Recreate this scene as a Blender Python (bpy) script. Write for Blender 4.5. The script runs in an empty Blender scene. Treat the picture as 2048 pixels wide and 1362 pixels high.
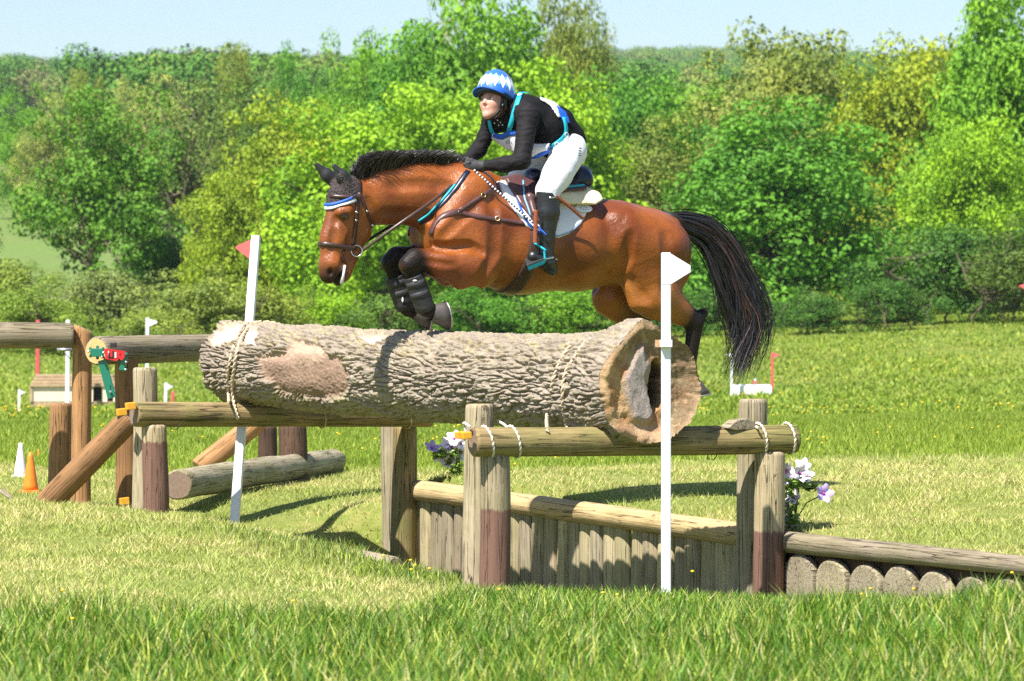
import bpy, bmesh, math, random
import numpy as np
from mathutils import Vector, Matrix
from mathutils.bvhtree import BVHTree

# ------------------------------------------------------------------ camera, sky, sun, exposure
SC = bpy.context.scene
COL = SC.collection
FPX = 8000.0                     # focal length in photo pixels (2048 wide)
EYE = 1.65                       # camera height in metres; the ground at the near right post is z = 0
HOR = 610.0                      # photo row of the horizon
cam_data = bpy.data.cameras.new('camera')
cam_data.sensor_width = 36.0
cam_data.lens = 36.0 * FPX / 2048.0
cam_data.shift_y = -(681.0 - HOR) / 2048.0
cam_data.clip_start = 0.5
cam_data.clip_end = 9000.0
cam_data.dof.use_dof = True
cam_data.dof.focus_distance = 24.2
cam_data.dof.aperture_fstop = 7.5
cam_data.dof.aperture_blades = 9
cam = bpy.data.objects.new('camera', cam_data)
COL.objects.link(cam)
cam.location = (0, 0, EYE)
cam.rotation_euler = (math.radians(90), 0, 0)
SC.camera = cam

SUN_DIR = Vector((-0.42, -0.53, 1.0)).normalized()      # towards the sun: left, a little behind the camera, high
sun_el = math.asin(SUN_DIR.z)
sun_az = math.atan2(SUN_DIR.x, SUN_DIR.y)
world = bpy.data.worlds.new('World')
SC.world = world
world.use_nodes = True
wn = world.node_tree
wn.nodes.clear()
sky = wn.nodes.new('ShaderNodeTexSky')
sky.sky_type = 'NISHITA'
sky.sun_disc = False
sky.sun_elevation = sun_el
sky.sun_rotation = sun_az
sky.altitude = 100
sky.air_density = 1.0
sky.dust_density = 0.6
sky.ozone_density = 3.0
bg = wn.nodes.new('ShaderNodeBackground')
bg.inputs['Strength'].default_value = 0.078
wo = wn.nodes.new('ShaderNodeOutputWorld')
wn.links.new(sky.outputs[0], bg.inputs['Color'])
wn.links.new(bg.outputs[0], wo.inputs['Surface'])
sun_l = bpy.data.lights.new('sun', 'SUN')
sun_l.energy = 5.0
sun_l.angle = math.radians(0.53)
sun_l.color = (1.0, 0.95, 0.87)
sun_o = bpy.data.objects.new('sun', sun_l)
COL.objects.link(sun_o)
sun_o.rotation_euler = SUN_DIR.to_track_quat('Z', 'Y').to_euler()
sun_o.location = (-20, -10, 40)
vs = SC.view_settings
vs.view_transform = 'Standard'
vs.look = 'None'
vs.exposure = 1.02
vs.gamma = 1.0
vs.use_curve_mapping = False
SC.render.engine = 'CYCLES'
SC.cycles.use_denoising = False
SC.cycles.max_bounces = 6
SC.cycles.diffuse_bounces = 3
SC.cycles.glossy_bounces = 2
SC.cycles.transmission_bounces = 3
SC.cycles.volume_bounces = 0
SC.cycles.transparent_max_bounces = 6
SC.cycles.sample_clamp_indirect = 6.0

# ------------------------------------------------------------------ helpers
RNG = np.random.default_rng(7)
random.seed(7)
V = lambda *a: np.array(a, dtype=float)

def W(px, py, Y):
    """a place in the world that the photo shows at (px, py), Y metres away"""
    return V((px - 1024.0) * Y / FPX, Y, EYE + (HOR - py) * Y / FPX)

class NT:
    def __init__(s, tree):
        s.t = tree
    def add(s, typ, ins=None, **props):
        n = s.t.nodes.new(typ)
        for k, v in props.items():
            setattr(n, k, v)
        for k, v in (ins or {}).items():
            sock = n.inputs[k]
            if isinstance(v, bpy.types.NodeSocket):
                s.t.links.new(v, sock)
            else:
                sock.default_value = v
        return n
    def math(s, op, a, b=0.0, c=None, clamp=False):
        ins = {0: a, 1: b}
        if c is not None:
            ins[2] = c
        return s.add('ShaderNodeMath', ins, operation=op, use_clamp=clamp).outputs[0]
    def mix(s, f, a, b, blend='MIX'):
        n = s.add('ShaderNodeMix', data_type='RGBA', blend_type=blend)
        for sock, v in ((n.inputs[0], f), (n.inputs[6], a), (n.inputs[7], b)):
            if isinstance(v, bpy.types.NodeSocket):
                s.t.links.new(v, sock)
            elif isinstance(v, (int, float)):
                sock.default_value = v
            else:
                sock.default_value = (*v[:3], 1.0)
        return n.outputs[2]
    def ramp(s, f, stops, interp='LINEAR'):
        n = s.add('ShaderNodeValToRGB', {0: f})
        r = n.color_ramp
        r.interpolation = interp
        while len(r.elements) < len(stops):
            r.elements.new(0.5)
        for e, (p, c) in zip(r.elements, stops):
            e.position = p
            e.color = (*c[:3], 1.0) if hasattr(c, '__len__') else (c, c, c, 1.0)
        return n.outputs[0]
    def noise(s, vec, scale, detail=4, rough=0.55, dist=0.0):
        n = s.add('ShaderNodeTexNoise', {'Scale': scale, 'Detail': detail, 'Roughness': rough, 'Distortion': dist})
        if vec is not None:
            s.t.links.new(vec, n.inputs['Vector'])
        return n.outputs[0]
    def mapping(s, vec, scale=(1, 1, 1), loc=(0, 0, 0)):
        return s.add('ShaderNodeMapping', {0: vec, 'Scale': scale, 'Location': loc}).outputs[0]
    def coords(s, which='Object'):
        return s.add('ShaderNodeTexCoord').outputs[which]
    def bump(s, h, strength=0.3, dist=0.01):
        return s.add('ShaderNodeBump', {'Height': h, 'Strength': strength, 'Distance': dist}).outputs[0]

def new_mat(name):
    m = bpy.data.materials.new(name)
    m.use_nodes = True
    m.node_tree.nodes.clear()
    nt = NT(m.node_tree)
    out = nt.add('ShaderNodeOutputMaterial')
    return m, nt, out

def principled(nt, out, color, rough=0.6, normal=None, **kw):
    b = nt.add('ShaderNodeBsdfPrincipled')
    def put(k, v):
        if isinstance(v, bpy.types.NodeSocket):
            nt.t.links.new(v, b.inputs[k])
        elif k in ('Base Color', 'Sheen Tint', 'Specular Tint') and len(v) == 3:
            b.inputs[k].default_value = (*v, 1)
        else:
            b.inputs[k].default_value = v
    put('Base Color', color)
    put('Roughness', rough)
    if normal is not None:
        put('Normal', normal)
    for k, v in kw.items():
        put(k.replace('_', ' '), v)
    nt.t.links.new(b.outputs[0], out.inputs['Surface'])
    return b

def plain(name, color, rough=0.6, var=0.12, scale=30.0, bump=0.15, **kw):
    """one colour with mottling and fine relief"""
    m, nt, out = new_mat(name)
    co = nt.coords()
    n = nt.noise(co, scale, 5, 0.6)
    n2 = nt.noise(co, scale * 0.13, 3)
    c = nt.mix(nt.ramp(n, [(0.3, 0), (0.7, 1)]), [x * (1 - var) for x in color], [min(1, x * (1 + var)) for x in color])
    c = nt.mix(nt.math('MULTIPLY', nt.ramp(n2, [(0.4, 0), (0.65, 1)]), 0.35), c, [x * (1 - 2 * var) for x in color])
    principled(nt, out, c, rough, nt.bump(n, bump, 0.004) if bump else None, **kw)
    return m

def np_mesh(name, verts, faces, smooth=True, attrs=None):
    """verts (n,3); faces: (m,3|4) array, or a list of arrays / lists"""
    me = bpy.data.meshes.new(name)
    verts = np.asarray(verts, dtype=np.float32)
    if isinstance(faces, np.ndarray):
        faces = [faces]
    arrs = []
    for f in faces:
        f = np.asarray(f, dtype=np.int32)
        if f.size:
            arrs.append(f)
    loops = np.concatenate([a.ravel() for a in arrs])
    totals = np.concatenate([np.full(len(a), a.shape[1], dtype=np.int32) for a in arrs])
    starts = np.concatenate([[0], np.cumsum(totals)[:-1]]).astype(np.int32)
    me.vertices.add(len(verts))
    me.vertices.foreach_set('co', verts.ravel())
    me.loops.add(len(loops))
    me.loops.foreach_set('vertex_index', loops)
    me.polygons.add(len(totals))
    me.polygons.foreach_set('loop_start', starts)
    me.polygons.foreach_set('loop_total', totals)
    me.polygons.foreach_set('use_smooth', np.full(len(totals), smooth, dtype=bool))
    for k, arr in (attrs or {}).items():
        arr = np.asarray(arr, dtype=np.float32)
        if arr.ndim == 1:
            a = me.attributes.new(k, 'FLOAT', 'POINT')
            a.data.foreach_set('value', arr)
        elif arr.shape[1] == 2:
            a = me.attributes.new(k, 'FLOAT2', 'POINT')
            a.data.foreach_set('vector', arr.ravel())
        else:
            if arr.shape[1] == 3:
                arr = np.concatenate([arr, np.ones((len(arr), 1), np.float32)], 1)
            a = me.attributes.new(k, 'FLOAT_COLOR', 'POINT')
            a.data.foreach_set('color', arr.ravel())
    me.update(calc_edges=True)
    me.validate()
    return me

def link(name, me, mat=None, parent=None, loc=None, mats=None):
    o = bpy.data.objects.new(name, me)
    COL.objects.link(o)
    if me is not None:
        for mm in (mats or ([mat] if mat else [])):
            if mm.name not in [x.name for x in me.materials if x]:
                me.materials.append(mm)
    if parent is not None:
        o.parent = parent
    if loc is not None:
        o.location = loc
    return o

def tag(o, label, cat, group=None, kind=None):
    o['label'] = label
    if cat:
        o['category'] = cat
    if group:
        o['group'] = group
    if kind:
        o['kind'] = kind
    return o

def empty(name, loc=(0, 0, 0), rot=None):
    o = bpy.data.objects.new(name, None)
    o.empty_display_size = 0.1
    COL.objects.link(o)
    o.location = loc
    if rot is not None:
        o.rotation_euler = rot
    return o

class MB:
    """collects simple solids into one mesh"""
    def __init__(s):
        s.v, s.q, s.t, s.n = [], [], [], 0
    def raw(s, v, quads=(), tris=()):
        v = np.asarray(v, float).reshape(-1, 3)
        if len(quads):
            s.q.append(np.asarray(quads, int) + s.n)
        if len(tris):
            s.t.append(np.asarray(tris, int) + s.n)
        s.v.append(v)
        s.n += len(v)
        return s
    def box(s, c, half, R=None):
        c = np.asarray(c, float)
        p = np.array([[x, y, z] for z in (-1, 1) for y in (-1, 1) for x in (-1, 1)], float) * np.asarray(half, float)
        if R is not None:
            p = p @ np.asarray(R, float).T
        return s.raw(p + c, [(0, 2, 3, 1), (4, 5, 7, 6), (0, 1, 5, 4), (2, 6, 7, 3), (0, 4, 6, 2), (1, 3, 7, 5)])
    def tube(s, pts, r, n=8, cap=True, flat=None):
        pts = np.asarray(pts, float)
        m = len(pts)
        r = np.broadcast_to(np.asarray(r, float), (m,))
        T = np.gradient(pts, axis=0)
        T /= np.linalg.norm(T, axis=1)[:, None] + 1e-9
        up = V(0, 0, 1) if abs(T[0, 2]) < 0.9 else V(1, 0, 0)
        N = np.cross(T, up)
        bad = np.linalg.norm(N, axis=1) < 1e-3
        N[bad] = V(1, 0, 0)
        N /= np.linalg.norm(N, axis=1)[:, None]
        B = np.cross(N, T)
        a = np.arange(n) * 2 * math.pi / n
        ring = pts[:, None] + r[:, None, None] * (np.cos(a)[None, :, None] * N[:, None] + np.sin(a)[None, :, None] * B[:, None])
        i = np.arange(m - 1)[:, None] * n
        j = np.arange(n)[None]
        jn = (j + 1) % n
        q = np.stack([i + j, i + jn, i + n + jn, i + n + j], -1).reshape(-1, 4)
        vv = ring.reshape(-1, 3)
        tris = []
        if cap:
            vv = np.concatenate([vv, pts[:1], pts[-1:]])
            k0 = m * n
            for jj in range(n):
                tris.append((k0, (jj + 1) % n, jj))
                tris.append((k0 + 1, (m - 1) * n + jj, (m - 1) * n + (jj + 1) % n))
        return s.raw(vv, q, tris)
    def ell(s, c, rad, R=None, nu=16, nv=10):
        th = np.linspace(0, math.pi, nv + 1)[1:-1]
        a = np.arange(nu) * 2 * math.pi / nu
        p = np.stack([np.sin(th)[:, None] * np.cos(a), np.sin(th)[:, None] * np.sin(a), np.cos(th)[:, None] + 0 * a], -1).reshape(-1, 3)
        p = np.concatenate([p, [[0, 0, 1], [0, 0, -1]]]) * np.asarray(rad, float)
        if R is not None:
            p = p @ np.asarray(R, float).T
        m = nv - 1
        i = np.arange(m - 1)[:, None] * nu
        j = np.arange(nu)[None]
        jn = (j + 1) % nu
        q = np.stack([i + j, i + nu + j, i + nu + jn, i + jn], -1).reshape(-1, 4)
        t = [(m * nu, jj, (jj + 1) % nu) for jj in range(nu)] + [(m * nu + 1, (m - 1) * nu + (jj + 1) % nu, (m - 1) * nu + jj) for jj in range(nu)]
        return s.raw(p + np.asarray(c, float), q, t)
    def prism(s, poly, a, b):
        """poly (n,2) in the local xy plane swept from z=a to z=b (callers rotate the object)"""
        poly = np.asarray(poly, float)
        n = len(poly)
        v = np.concatenate([np.c_[poly, np.full(n, a)], np.c_[poly, np.full(n, b)], [[*poly.mean(0), a], [*poly.mean(0), b]]])
        q = [(i, (i + 1) % n, n + (i + 1) % n, n + i) for i in range(n)]
        t = [(2 * n, (i + 1) % n, i) for i in range(n)] + [(2 * n + 1, n + i, n + (i + 1) % n) for i in range(n)]
        return s.raw(v, q, t)
    def mesh(s, name, smooth=False):
        f = []
        if s.q:
            f.append(np.concatenate(s.q))
        if s.t:
            f.append(np.concatenate(s.t))
        return np_mesh(name, np.concatenate(s.v), f, smooth)
    def build(s, name, mat, parent=None, smooth=False, bevel=0.0):
        o = link(name, s.mesh(name, smooth), mat, parent)
        if bevel:
            md = o.modifiers.new('bevel', 'BEVEL')
            md.width = bevel
            md.segments = 2
            md.limit_method = 'ANGLE'
        return o

# ---- numpy gradient noise
_perm = np.random.default_rng(11).permutation(256).astype(np.int32)
_perm = np.concatenate([_perm, _perm, _perm])
_g = np.random.default_rng(12).normal(size=(256, 3)).astype(np.float32)
_g /= np.linalg.norm(_g, axis=1)[:, None]
def pnoise(x, y, z):
    x, y, z = np.broadcast_arrays(np.asarray(x, np.float32), np.asarray(y, np.float32), np.asarray(z, np.float32))
    xi, yi, zi = np.floor(x).astype(np.int32), np.floor(y).astype(np.int32), np.floor(z).astype(np.int32)
    xf, yf, zf = x - xi, y - yi, z - zi
    u, v, w = [t * t * t * (t * (t * 6 - 15) + 10) for t in (xf, yf, zf)]
    out = 0
    for dx in (0, 1):
        for dy in (0, 1):
            for dz in (0, 1):
                h = _perm[_perm[_perm[(xi + dx) & 255] + ((yi + dy) & 255)] + ((zi + dz) & 255)]
                g = _g[h]
                d = g[..., 0] * (xf - dx) + g[..., 1] * (yf - dy) + g[..., 2] * (zf - dz)
                out = out + d * (u if dx else 1 - u) * (v if dy else 1 - v) * (w if dz else 1 - w)
    return out * 1.6
def fbm(x, y, z, o=4):
    s, a, f = 0, 1.0, 1.0
    for i in range(o):
        s = s + a * pnoise(x * f + 17.3 * i, y * f + 3.1 * i, z * f - 9.7 * i)
        a *= 0.5
        f *= 2.03
    return s
def sstep(a, b, x):
    t = np.clip((x - a) / (b - a), 0, 1)
    return t * t * (3 - 2 * t)
# ------------------------------------------------------------------ ground: one sheet from the near bank to the far ridge
def tps_fit(P, z, lam=1e-3):
    P = np.asarray(P, float)
    n = len(P)
    def U(r2):
        return 0.5 * r2 * np.log(r2 + 1e-12)
    K = U(((P[:, None] - P[None]) ** 2).sum(-1)) + lam * np.eye(n)
    A = np.zeros((n + 3, n + 3))
    A[:n, :n] = K
    A[:n, n] = 1
    A[:n, n + 1:] = P
    A[n, :n] = 1
    A[n + 1:, :n] = P.T
    s = np.linalg.solve(A, np.concatenate([z, [0, 0, 0]]))
    def f(Q):
        out = np.empty(len(Q))
        for i in range(0, len(Q), 20000):
            q = Q[i:i + 20000]
            out[i:i + 20000] = U(((q[:, None] - P[None]) ** 2).sum(-1)) @ s[:n] + s[n] + q @ s[n + 1:]
        return out
    return f

def from_photo(rows):
    w = np.array([W(*r) for r in rows])
    return w[:, :2], w[:, 2]

_up = from_photo([(850, 962, 27.3), (1150, 1006, 25.3), (1450, 1052, 23.6), (1700, 1092, 22.2), (2048, 1127, 20.9), (2300, 1150, 20.0),
                  (1024, 935, 33), (1500, 930, 31), (2048, 925, 30), (2500, 930, 29), (760, 1003, 28.0), (650, 1012, 28), (560, 1030, 27.4), (700, 985, 29.5), (300, 1003, 28.2), (0, 985, 29), (-300, 985, 29),
                  (0, 893, 40), (700, 886, 40), (1300, 870, 40), (2048, 870, 40), (0, 845, 50), (1024, 830, 50), (2048, 826, 50), (-800, 850, 48), (2900, 830, 48)])
_low = from_photo([(0, 1372, 14), (1024, 1376, 14), (2048, 1372, 13.5), (0, 1248, 17), (600, 1255, 17.2), (1024, 1262, 17.5), (1500, 1264, 18), (2048, 1214, 17),
                   (2400, 1195, 16.5), (1332, 1220, 22.1), (985, 1203, 22.3), (1560, 1212, 21.3), (800, 1142, 23.2), (690, 1108, 23.8), (500, 1066, 25.0),
                   (325, 1032, 26), (60, 1002, 26.8), (160, 1008, 27.5), (-300, 1000, 27), (468, 1062, 26.4), (600, 1078, 26.0), (1250, 1250, 23.5), (1000, 1225, 24.8), (640, 1072, 28.2), (770, 1140, 26.8), (850, 1180, 26.0), (1450, 1260, 22.9),
                   (700, 1108, 25.8), (720, 1066, 27.6), (0, 1110, 22), (350, 1120, 21.5), (700, 1175, 20.5), (1024, 1500, 11), (0, 1490, 11), (2048, 1480, 11), (300, 995, 29), (640, 1000, 29.5)])
f_up, f_low = tps_fit(*_up), tps_fit(*_low)
WALL_A = V(-0.643, 27.2)
WALL_D = V(0.4665, -0.8845)
WALL_N = V(0.8845, 0.4665)

_far = np.array([
    (-1500, 50, 855), (0, 50, 855), (1024, 50, 848), (2048, 50, 842), (3500, 50, 842),
    (-1500, 70, 838), (0, 70, 838), (1024, 70, 828), (2048, 70, 815), (3500, 70, 815),
    (-1500, 90, 820), (0, 90, 822), (1024, 90, 800), (1500, 90, 789), (2048, 90, 775), (3500, 90, 770),
    (0, 110, 768), (1024, 110, 745), (2048, 110, 720),
    (-1500, 130, 716), (0, 130, 718), (700, 130, 706), (1400, 130, 688), (2048, 130, 657), (3500, 130, 610),
    (-1500, 200, 640), (0, 200, 640), (1024, 200, 640), (2048, 200, 600), (3500, 200, 560),
    (-1500, 400, 380), (0, 400, 395), (700, 400, 420), (1024, 400, 430), (2048, 400, 420), (3500, 400, 420),
    (-1500, 900, 250), (0, 900, 262), (600, 900, 245), (1024, 900, 260), (1350, 900, 265), (2048, 900, 265), (3500, 900, 260),
    (-1500, 2500, 195), (0, 2500, 185), (350, 2500, 222), (800, 2500, 215), (1350, 2500, 168), (2048, 2500, 200), (3500, 2500, 190),
    (-1500, 4000, 260), (1024, 4000, 280), (3500, 4000, 260)], float)
f_far = tps_fit(np.c_[_far[:, 0] / 900, np.log(_far[:, 1]) * 1.6], _far[:, 2], 1e-2)

def ground_z(X, Y):
    X, Y = np.asarray(X, float), np.asarray(Y, float)
    sh = X.shape
    X, Y = X.ravel(), Y.ravel()
    Yc = np.clip(Y, 9, 60)
    Q = np.c_[np.clip(X, -9, 9), Yc]
    d = np.c_[X, Y] - WALL_A
    s, t = d @ WALL_N, d @ WALL_D
    wid = 2.2 * sstep(-0.1, -1.6, t)
    b = sstep(0.02 - wid, 0.12 * np.ones_like(s), s)
    z = f_low(Q) * (1 - b) + f_up(Q) * b
    Yf = np.clip(Y, 45, 4000)
    px = np.clip(1024 + X / np.maximum(Y, 1) * FPX, -1500, 3500)
    zf = EYE + (HOR - f_far(np.c_[px / 900, np.log(Yf) * 1.6])) * Yf / FPX
    k = sstep(40, 58, Y)
    z = z * (1 - k) + zf * k
    z = z + 0.012 * pnoise(X * 1.7, Y * 1.7, 0) * (1 - k) + 0.02 * pnoise(X * 0.5, Y * 0.5, 5)
    return z.reshape(sh)

def gz(x, y):
    return float(ground_z(np.array([x]), np.array([y]))[0])

# how much of the grass is mown short (0 long .. 1 mown)
def mown(X, Y):
    n = 0.6 * pnoise(X * 1.1, Y * 0.6, 3) + 0.3 * pnoise(X * 3, Y * 2, 8)
    front = 17.3 + 4.6 * sstep(-0.75, 0.35, X) + n
    d0, d1 = (X - WALL_A[0]) * WALL_N[0] + (Y - WALL_A[1]) * WALL_N[1], (X - WALL_A[0]) * WALL_D[0] + (Y - WALL_A[1]) * WALL_D[1]
    back = 32.0 - 1.2 * sstep(0, 4, X) + 1.5 * n
    m = np.maximum(sstep(0, 0.5, Y - front), (d0 > 0.05) & (d1 > -0.5)) * (1 - sstep(0, 1.2, Y - back))
    ditch = sstep(0.1, -0.05, d0) * sstep(1.2, 2.4, d1) * sstep(-3.0, -2.2, d0)
    return m * (1 - 0.85 * ditch)

def grass_colour(X, Y, r, r2):
    """r, r2 random per blade"""
    n = len(r)
    lush = np.array([[0.05, 0.13, 0.010], [0.14, 0.26, 0.018], [0.38, 0.43, 0.07], [0.085, 0.19, 0.018]])
    dry = np.array([[0.58, 0.50, 0.20], [0.47, 0.46, 0.13], [0.30, 0.38, 0.07], [0.68, 0.56, 0.29]])
    field = np.array([[0.105, 0.20, 0.015], [0.20, 0.29, 0.028], [0.31, 0.37, 0.055], [0.14, 0.235, 0.02]])
    i = np.minimum((r * 4).astype(int), 3)
    m = mown(X, Y)[:, None]
    patch = sstep(-0.30, 0.25, pnoise(X * 0.9, Y * 0.7, 21) + 0.6 * pnoise(X * 2.7, Y * 2.2, 23))[:, None]
    dr = dry[i] * patch + (dry[2] * 0.45 + dry[i] * 0.4 + lush[i] * 0.15) * (1 - patch)
    k = sstep(24, 34, Y)[:, None]
    lg = lush[i] * (1 - k) + field[i] * k
    pf = (0.5 + 0.5 * pnoise(X * 0.12, Y * 0.05, 31))[:, None]
    lg = lg * (1 + 0.25 * k * (pf - 0.5)) + k * pf * V(0.05, 0.035, 0.0)
    straw = ((r * 97.0) % 1.0 < 0.07)[:, None] * (1 - k)
    lg = lg * (1 - straw) + V(0.50, 0.46, 0.20) * straw
    c = lg * (1 - m) + dr * m
    return c * (0.75 + 0.5 * r2[:, None])

def build_ground():
    ys = np.concatenate([np.arange(5, 21, 0.25), np.arange(21, 29, 0.055), np.arange(29, 50, 0.4), 50 * 1.045 ** np.arange(0, 102)])
    a = np.concatenate([-np.geomspace(0.2, 1.2, 26)[::-1], np.linspace(-0.195, 0.195, 170), np.geomspace(0.2, 1.2, 26)])
    A, Y = np.meshgrid(a, ys)
    X = A * Y
    Z = ground_z(X, Y)
    h, w = X.shape
    i = np.arange(h - 1)[:, None] * w
    j = np.arange(w - 1)[None]
    q = np.stack([i + j, i + j + 1, i + w + j + 1, i + w + j], -1).reshape(-1, 4)
    x, y = X.ravel(), Y.ravel()
    r = 0.35 + 0.3 * RNG.random(len(x))
    c = grass_colour(x, y, r, 0.35 * np.ones(len(x)))
    # meadow and leaf litter beyond the field
    far = sstep(150, 200, y)[:, None]
    mead = np.array([0.17, 0.27, 0.06]) + 0.05 * pnoise(x * 0.01, y * 0.006, 2)[:, None]
    c = c * (1 - far) + mead * far
    soil = 0.82 - 0.12 * (1 - far)
    me = np_mesh('ground', np.c_[x, y, Z.ravel()], q, True, {'Col': np.clip(c * soil, 0.01, 1)})
    m, nt, out = new_mat('turf')
    att = nt.add('ShaderNodeAttribute', attribute_name='Col').outputs['Color']
    geo = nt.add('ShaderNodeNewGeometry').outputs['Position']
    n1 = nt.noise(nt.mapping(geo, (1, 0.7, 1)), 14.0, 6, 0.7)
    n2 = nt.noise(geo, 1.7, 4, 0.6)
    n3 = nt.noise(geo, 0.09, 4, 0.6)
    c = nt.mix(nt.ramp(n1, [(0.32, 0.0), (0.72, 1.0)]), nt.mix(0.45, att, (0.05, 0.06, 0.015)), att)
    c = nt.mix(nt.math('MULTIPLY', nt.ramp(n2, [(0.4, 0), (0.7, 1)]), 0.35), c, (0.30, 0.30, 0.10))
    c = nt.mix(nt.math('MULTIPLY', nt.ramp(n3, [(0.45, 0), (0.6, 1)]), 0.25), c, (0.12, 0.23, 0.04))
    principled(nt, out, c, 0.9, nt.bump(n1, 0.6, 0.05), Specular_IOR_Level=0.15)
    o = link('ground', me, m)
    tag(o, 'grass field rising to wooded hills', None, kind='structure')
    return o
build_ground()

# ------------------------------------------------------------------ grass blades
mgrass, nt, out = new_mat('grass_blade')
att = nt.add('ShaderNodeAttribute', attribute_name='Col').outputs['Color']
b = nt.add('ShaderNodeBsdfPrincipled', {'Base Color': att, 'Roughness': 0.55, 'Specular IOR Level': 0.3})
tr = nt.add('ShaderNodeBsdfTranslucent', {'Color': nt.mix(0.5, att, (0.35, 0.5, 0.05))})
ms = nt.add('ShaderNodeMixShader', {0: 0.22, 1: b.outputs[0], 2: tr.outputs[0]})
nt.t.links.new(ms.outputs[0], out.inputs['Surface'])

def scatter(n, y0, y1, margin, power=1.0):
    """uniform in ground area over the widening strip the photo sees"""
    y = RNG.random(n) ** power
    Y = np.sqrt(y0 ** 2 + (y1 ** 2 - y0 ** 2) * y)
    hw = 0.130 * Y + margin
    X = (RNG.random(n) * 2 - 1) * hw
    return X, Y

def blades(X, Y, h, w, lean, detailed, name, label, colfun=grass_colour, mat=mgrass):
    n = len(X)
    Z = ground_z(X, Y) - 0.005
    az = RNG.random(n) * 2 * math.pi
    face = RNG.normal(size=n) * 0.7                     # blades turned any way, mostly broadside to the light
    la = az
    dx, dy = np.cos(la) * lean * h, np.sin(la) * lean * h
    wx, wy = np.cos(face) * w / 2, np.sin(face) * w / 2
    P = np.c_[X, Y, Z]
    Wd = np.c_[wx, wy, 0 * wx]
    D = np.c_[dx, dy, 0 * dx]
    up = np.c_[0 * h, 0 * h, h]
    c = colfun(X, Y, RNG.random(n), RNG.random(n))
    if detailed:
        vs_ = np.stack([P - Wd, P + Wd, P + 0.5 * up + 0.22 * D - 0.8 * Wd, P + 0.5 * up + 0.22 * D + 0.8 * Wd, P + 0.97 * up + D], 1).reshape(-1, 3)
        base = np.arange(n)[:, None] * 5
        q = base + np.array([[0, 1, 3, 2]])
        t = base + np.array([[2, 3, 4]])
        col = np.repeat(c, 5, 0)
        faces = [q, t]
    else:
        vs_ = np.stack([P - Wd, P + Wd, P + up + D], 1).reshape(-1, 3)
        faces = [np.arange(n)[:, None] * 3 + np.array([[0, 1, 2]])]
        col = np.repeat(c, 3, 0)
    me = np_mesh(name, vs_, faces, False, {'Col': np.clip(col, 0.005, 1)})
    o = link(name, me, mat)
    tag(o, label, 'grass', kind='stuff')
    return o

def near_grass():
    X, Y = scatter(120000, 11.5, 24, 0.5)
    m = mown(X, Y)
    keep = RNG.random(len(X)) > m
    dd = np.c_[X, Y] - WALL_A
    keep &= ~((dd @ WALL_N > -0.12) & (dd @ WALL_D > -0.2))
    X, Y = X[keep], Y[keep]
    clump = 0.8 + 0.6 * pnoise(X * 2.0, Y * 2.0, 40)
    h = np.clip((0.06 + 0.085 * RNG.random(len(X)) ** 1.4) * clump, 0.03, 0.18)
    h *= 1.25 - 0.55 * sstep(17.0, 21, Y)
    blades(X, Y, h, 0.005 + 0.005 * RNG.random(len(X)), 0.15 + 0.5 * RNG.random(len(X)), True, 'long_grass', 'long bright green grass blades on the near bank')
near_grass()

def mown_grass():
    X, Y = scatter(330000, 15.5, 35, 0.5)
    m = mown(X, Y)
    keep = RNG.random(len(X)) < m + 0.04
    dd = np.c_[X, Y] - WALL_A
    keep &= ~((dd @ WALL_N > -0.07) & (dd @ WALL_N < 0.07) & (dd @ WALL_D > -0.2))
    X, Y = X[keep], Y[keep]
    clump = np.clip(0.8 + 0.6 * pnoise(X * 2.2, Y * 2.2, 50), 0.35, 1.6)
    h = (0.015 + 0.045 * RNG.random(len(X)) ** 1.8) * clump
    blades(X, Y, h, 0.004 + 0.005 * RNG.random(len(X)), 0.3 + 1.1 * RNG.random(len(X)), False, 'mown_grass', 'short mown yellowish grass around the log jump')
mown_grass()

def field_grass():
    X, Y = scatter(260000, 29.5, 62, 0.8, 1.35)
    keep = RNG.random(len(X)) > mown(X, Y)
    X, Y = X[keep], Y[keep]
    h = (0.035 + 0.055 * RNG.random(len(X))) * np.clip(0.85 + 0.5 * pnoise(X * 0.8, Y * 0.8, 60), 0.4, 1.5)
    X2, Y2 = scatter(120000, 62, 175, 2.0, 1.4)
    h2 = (0.05 + 0.08 * RNG.random(len(X2))) * np.clip(0.85 + 0.6 * pnoise(X2 * 0.25, Y2 * 0.15, 61), 0.3, 1.6)
    w = np.concatenate([0.007 + 0.008 * RNG.random(len(X)), 0.04 + 0.05 * RNG.random(len(X2))])
    X, Y, h = np.concatenate([X, X2]), np.concatenate([Y, Y2]), np.concatenate([h, h2])
    blades(X, Y, h, w, 0.2 + 0.6 * RNG.random(len(X)), False, 'field_grass', 'green meadow grass across the open field')
field_grass()

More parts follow.
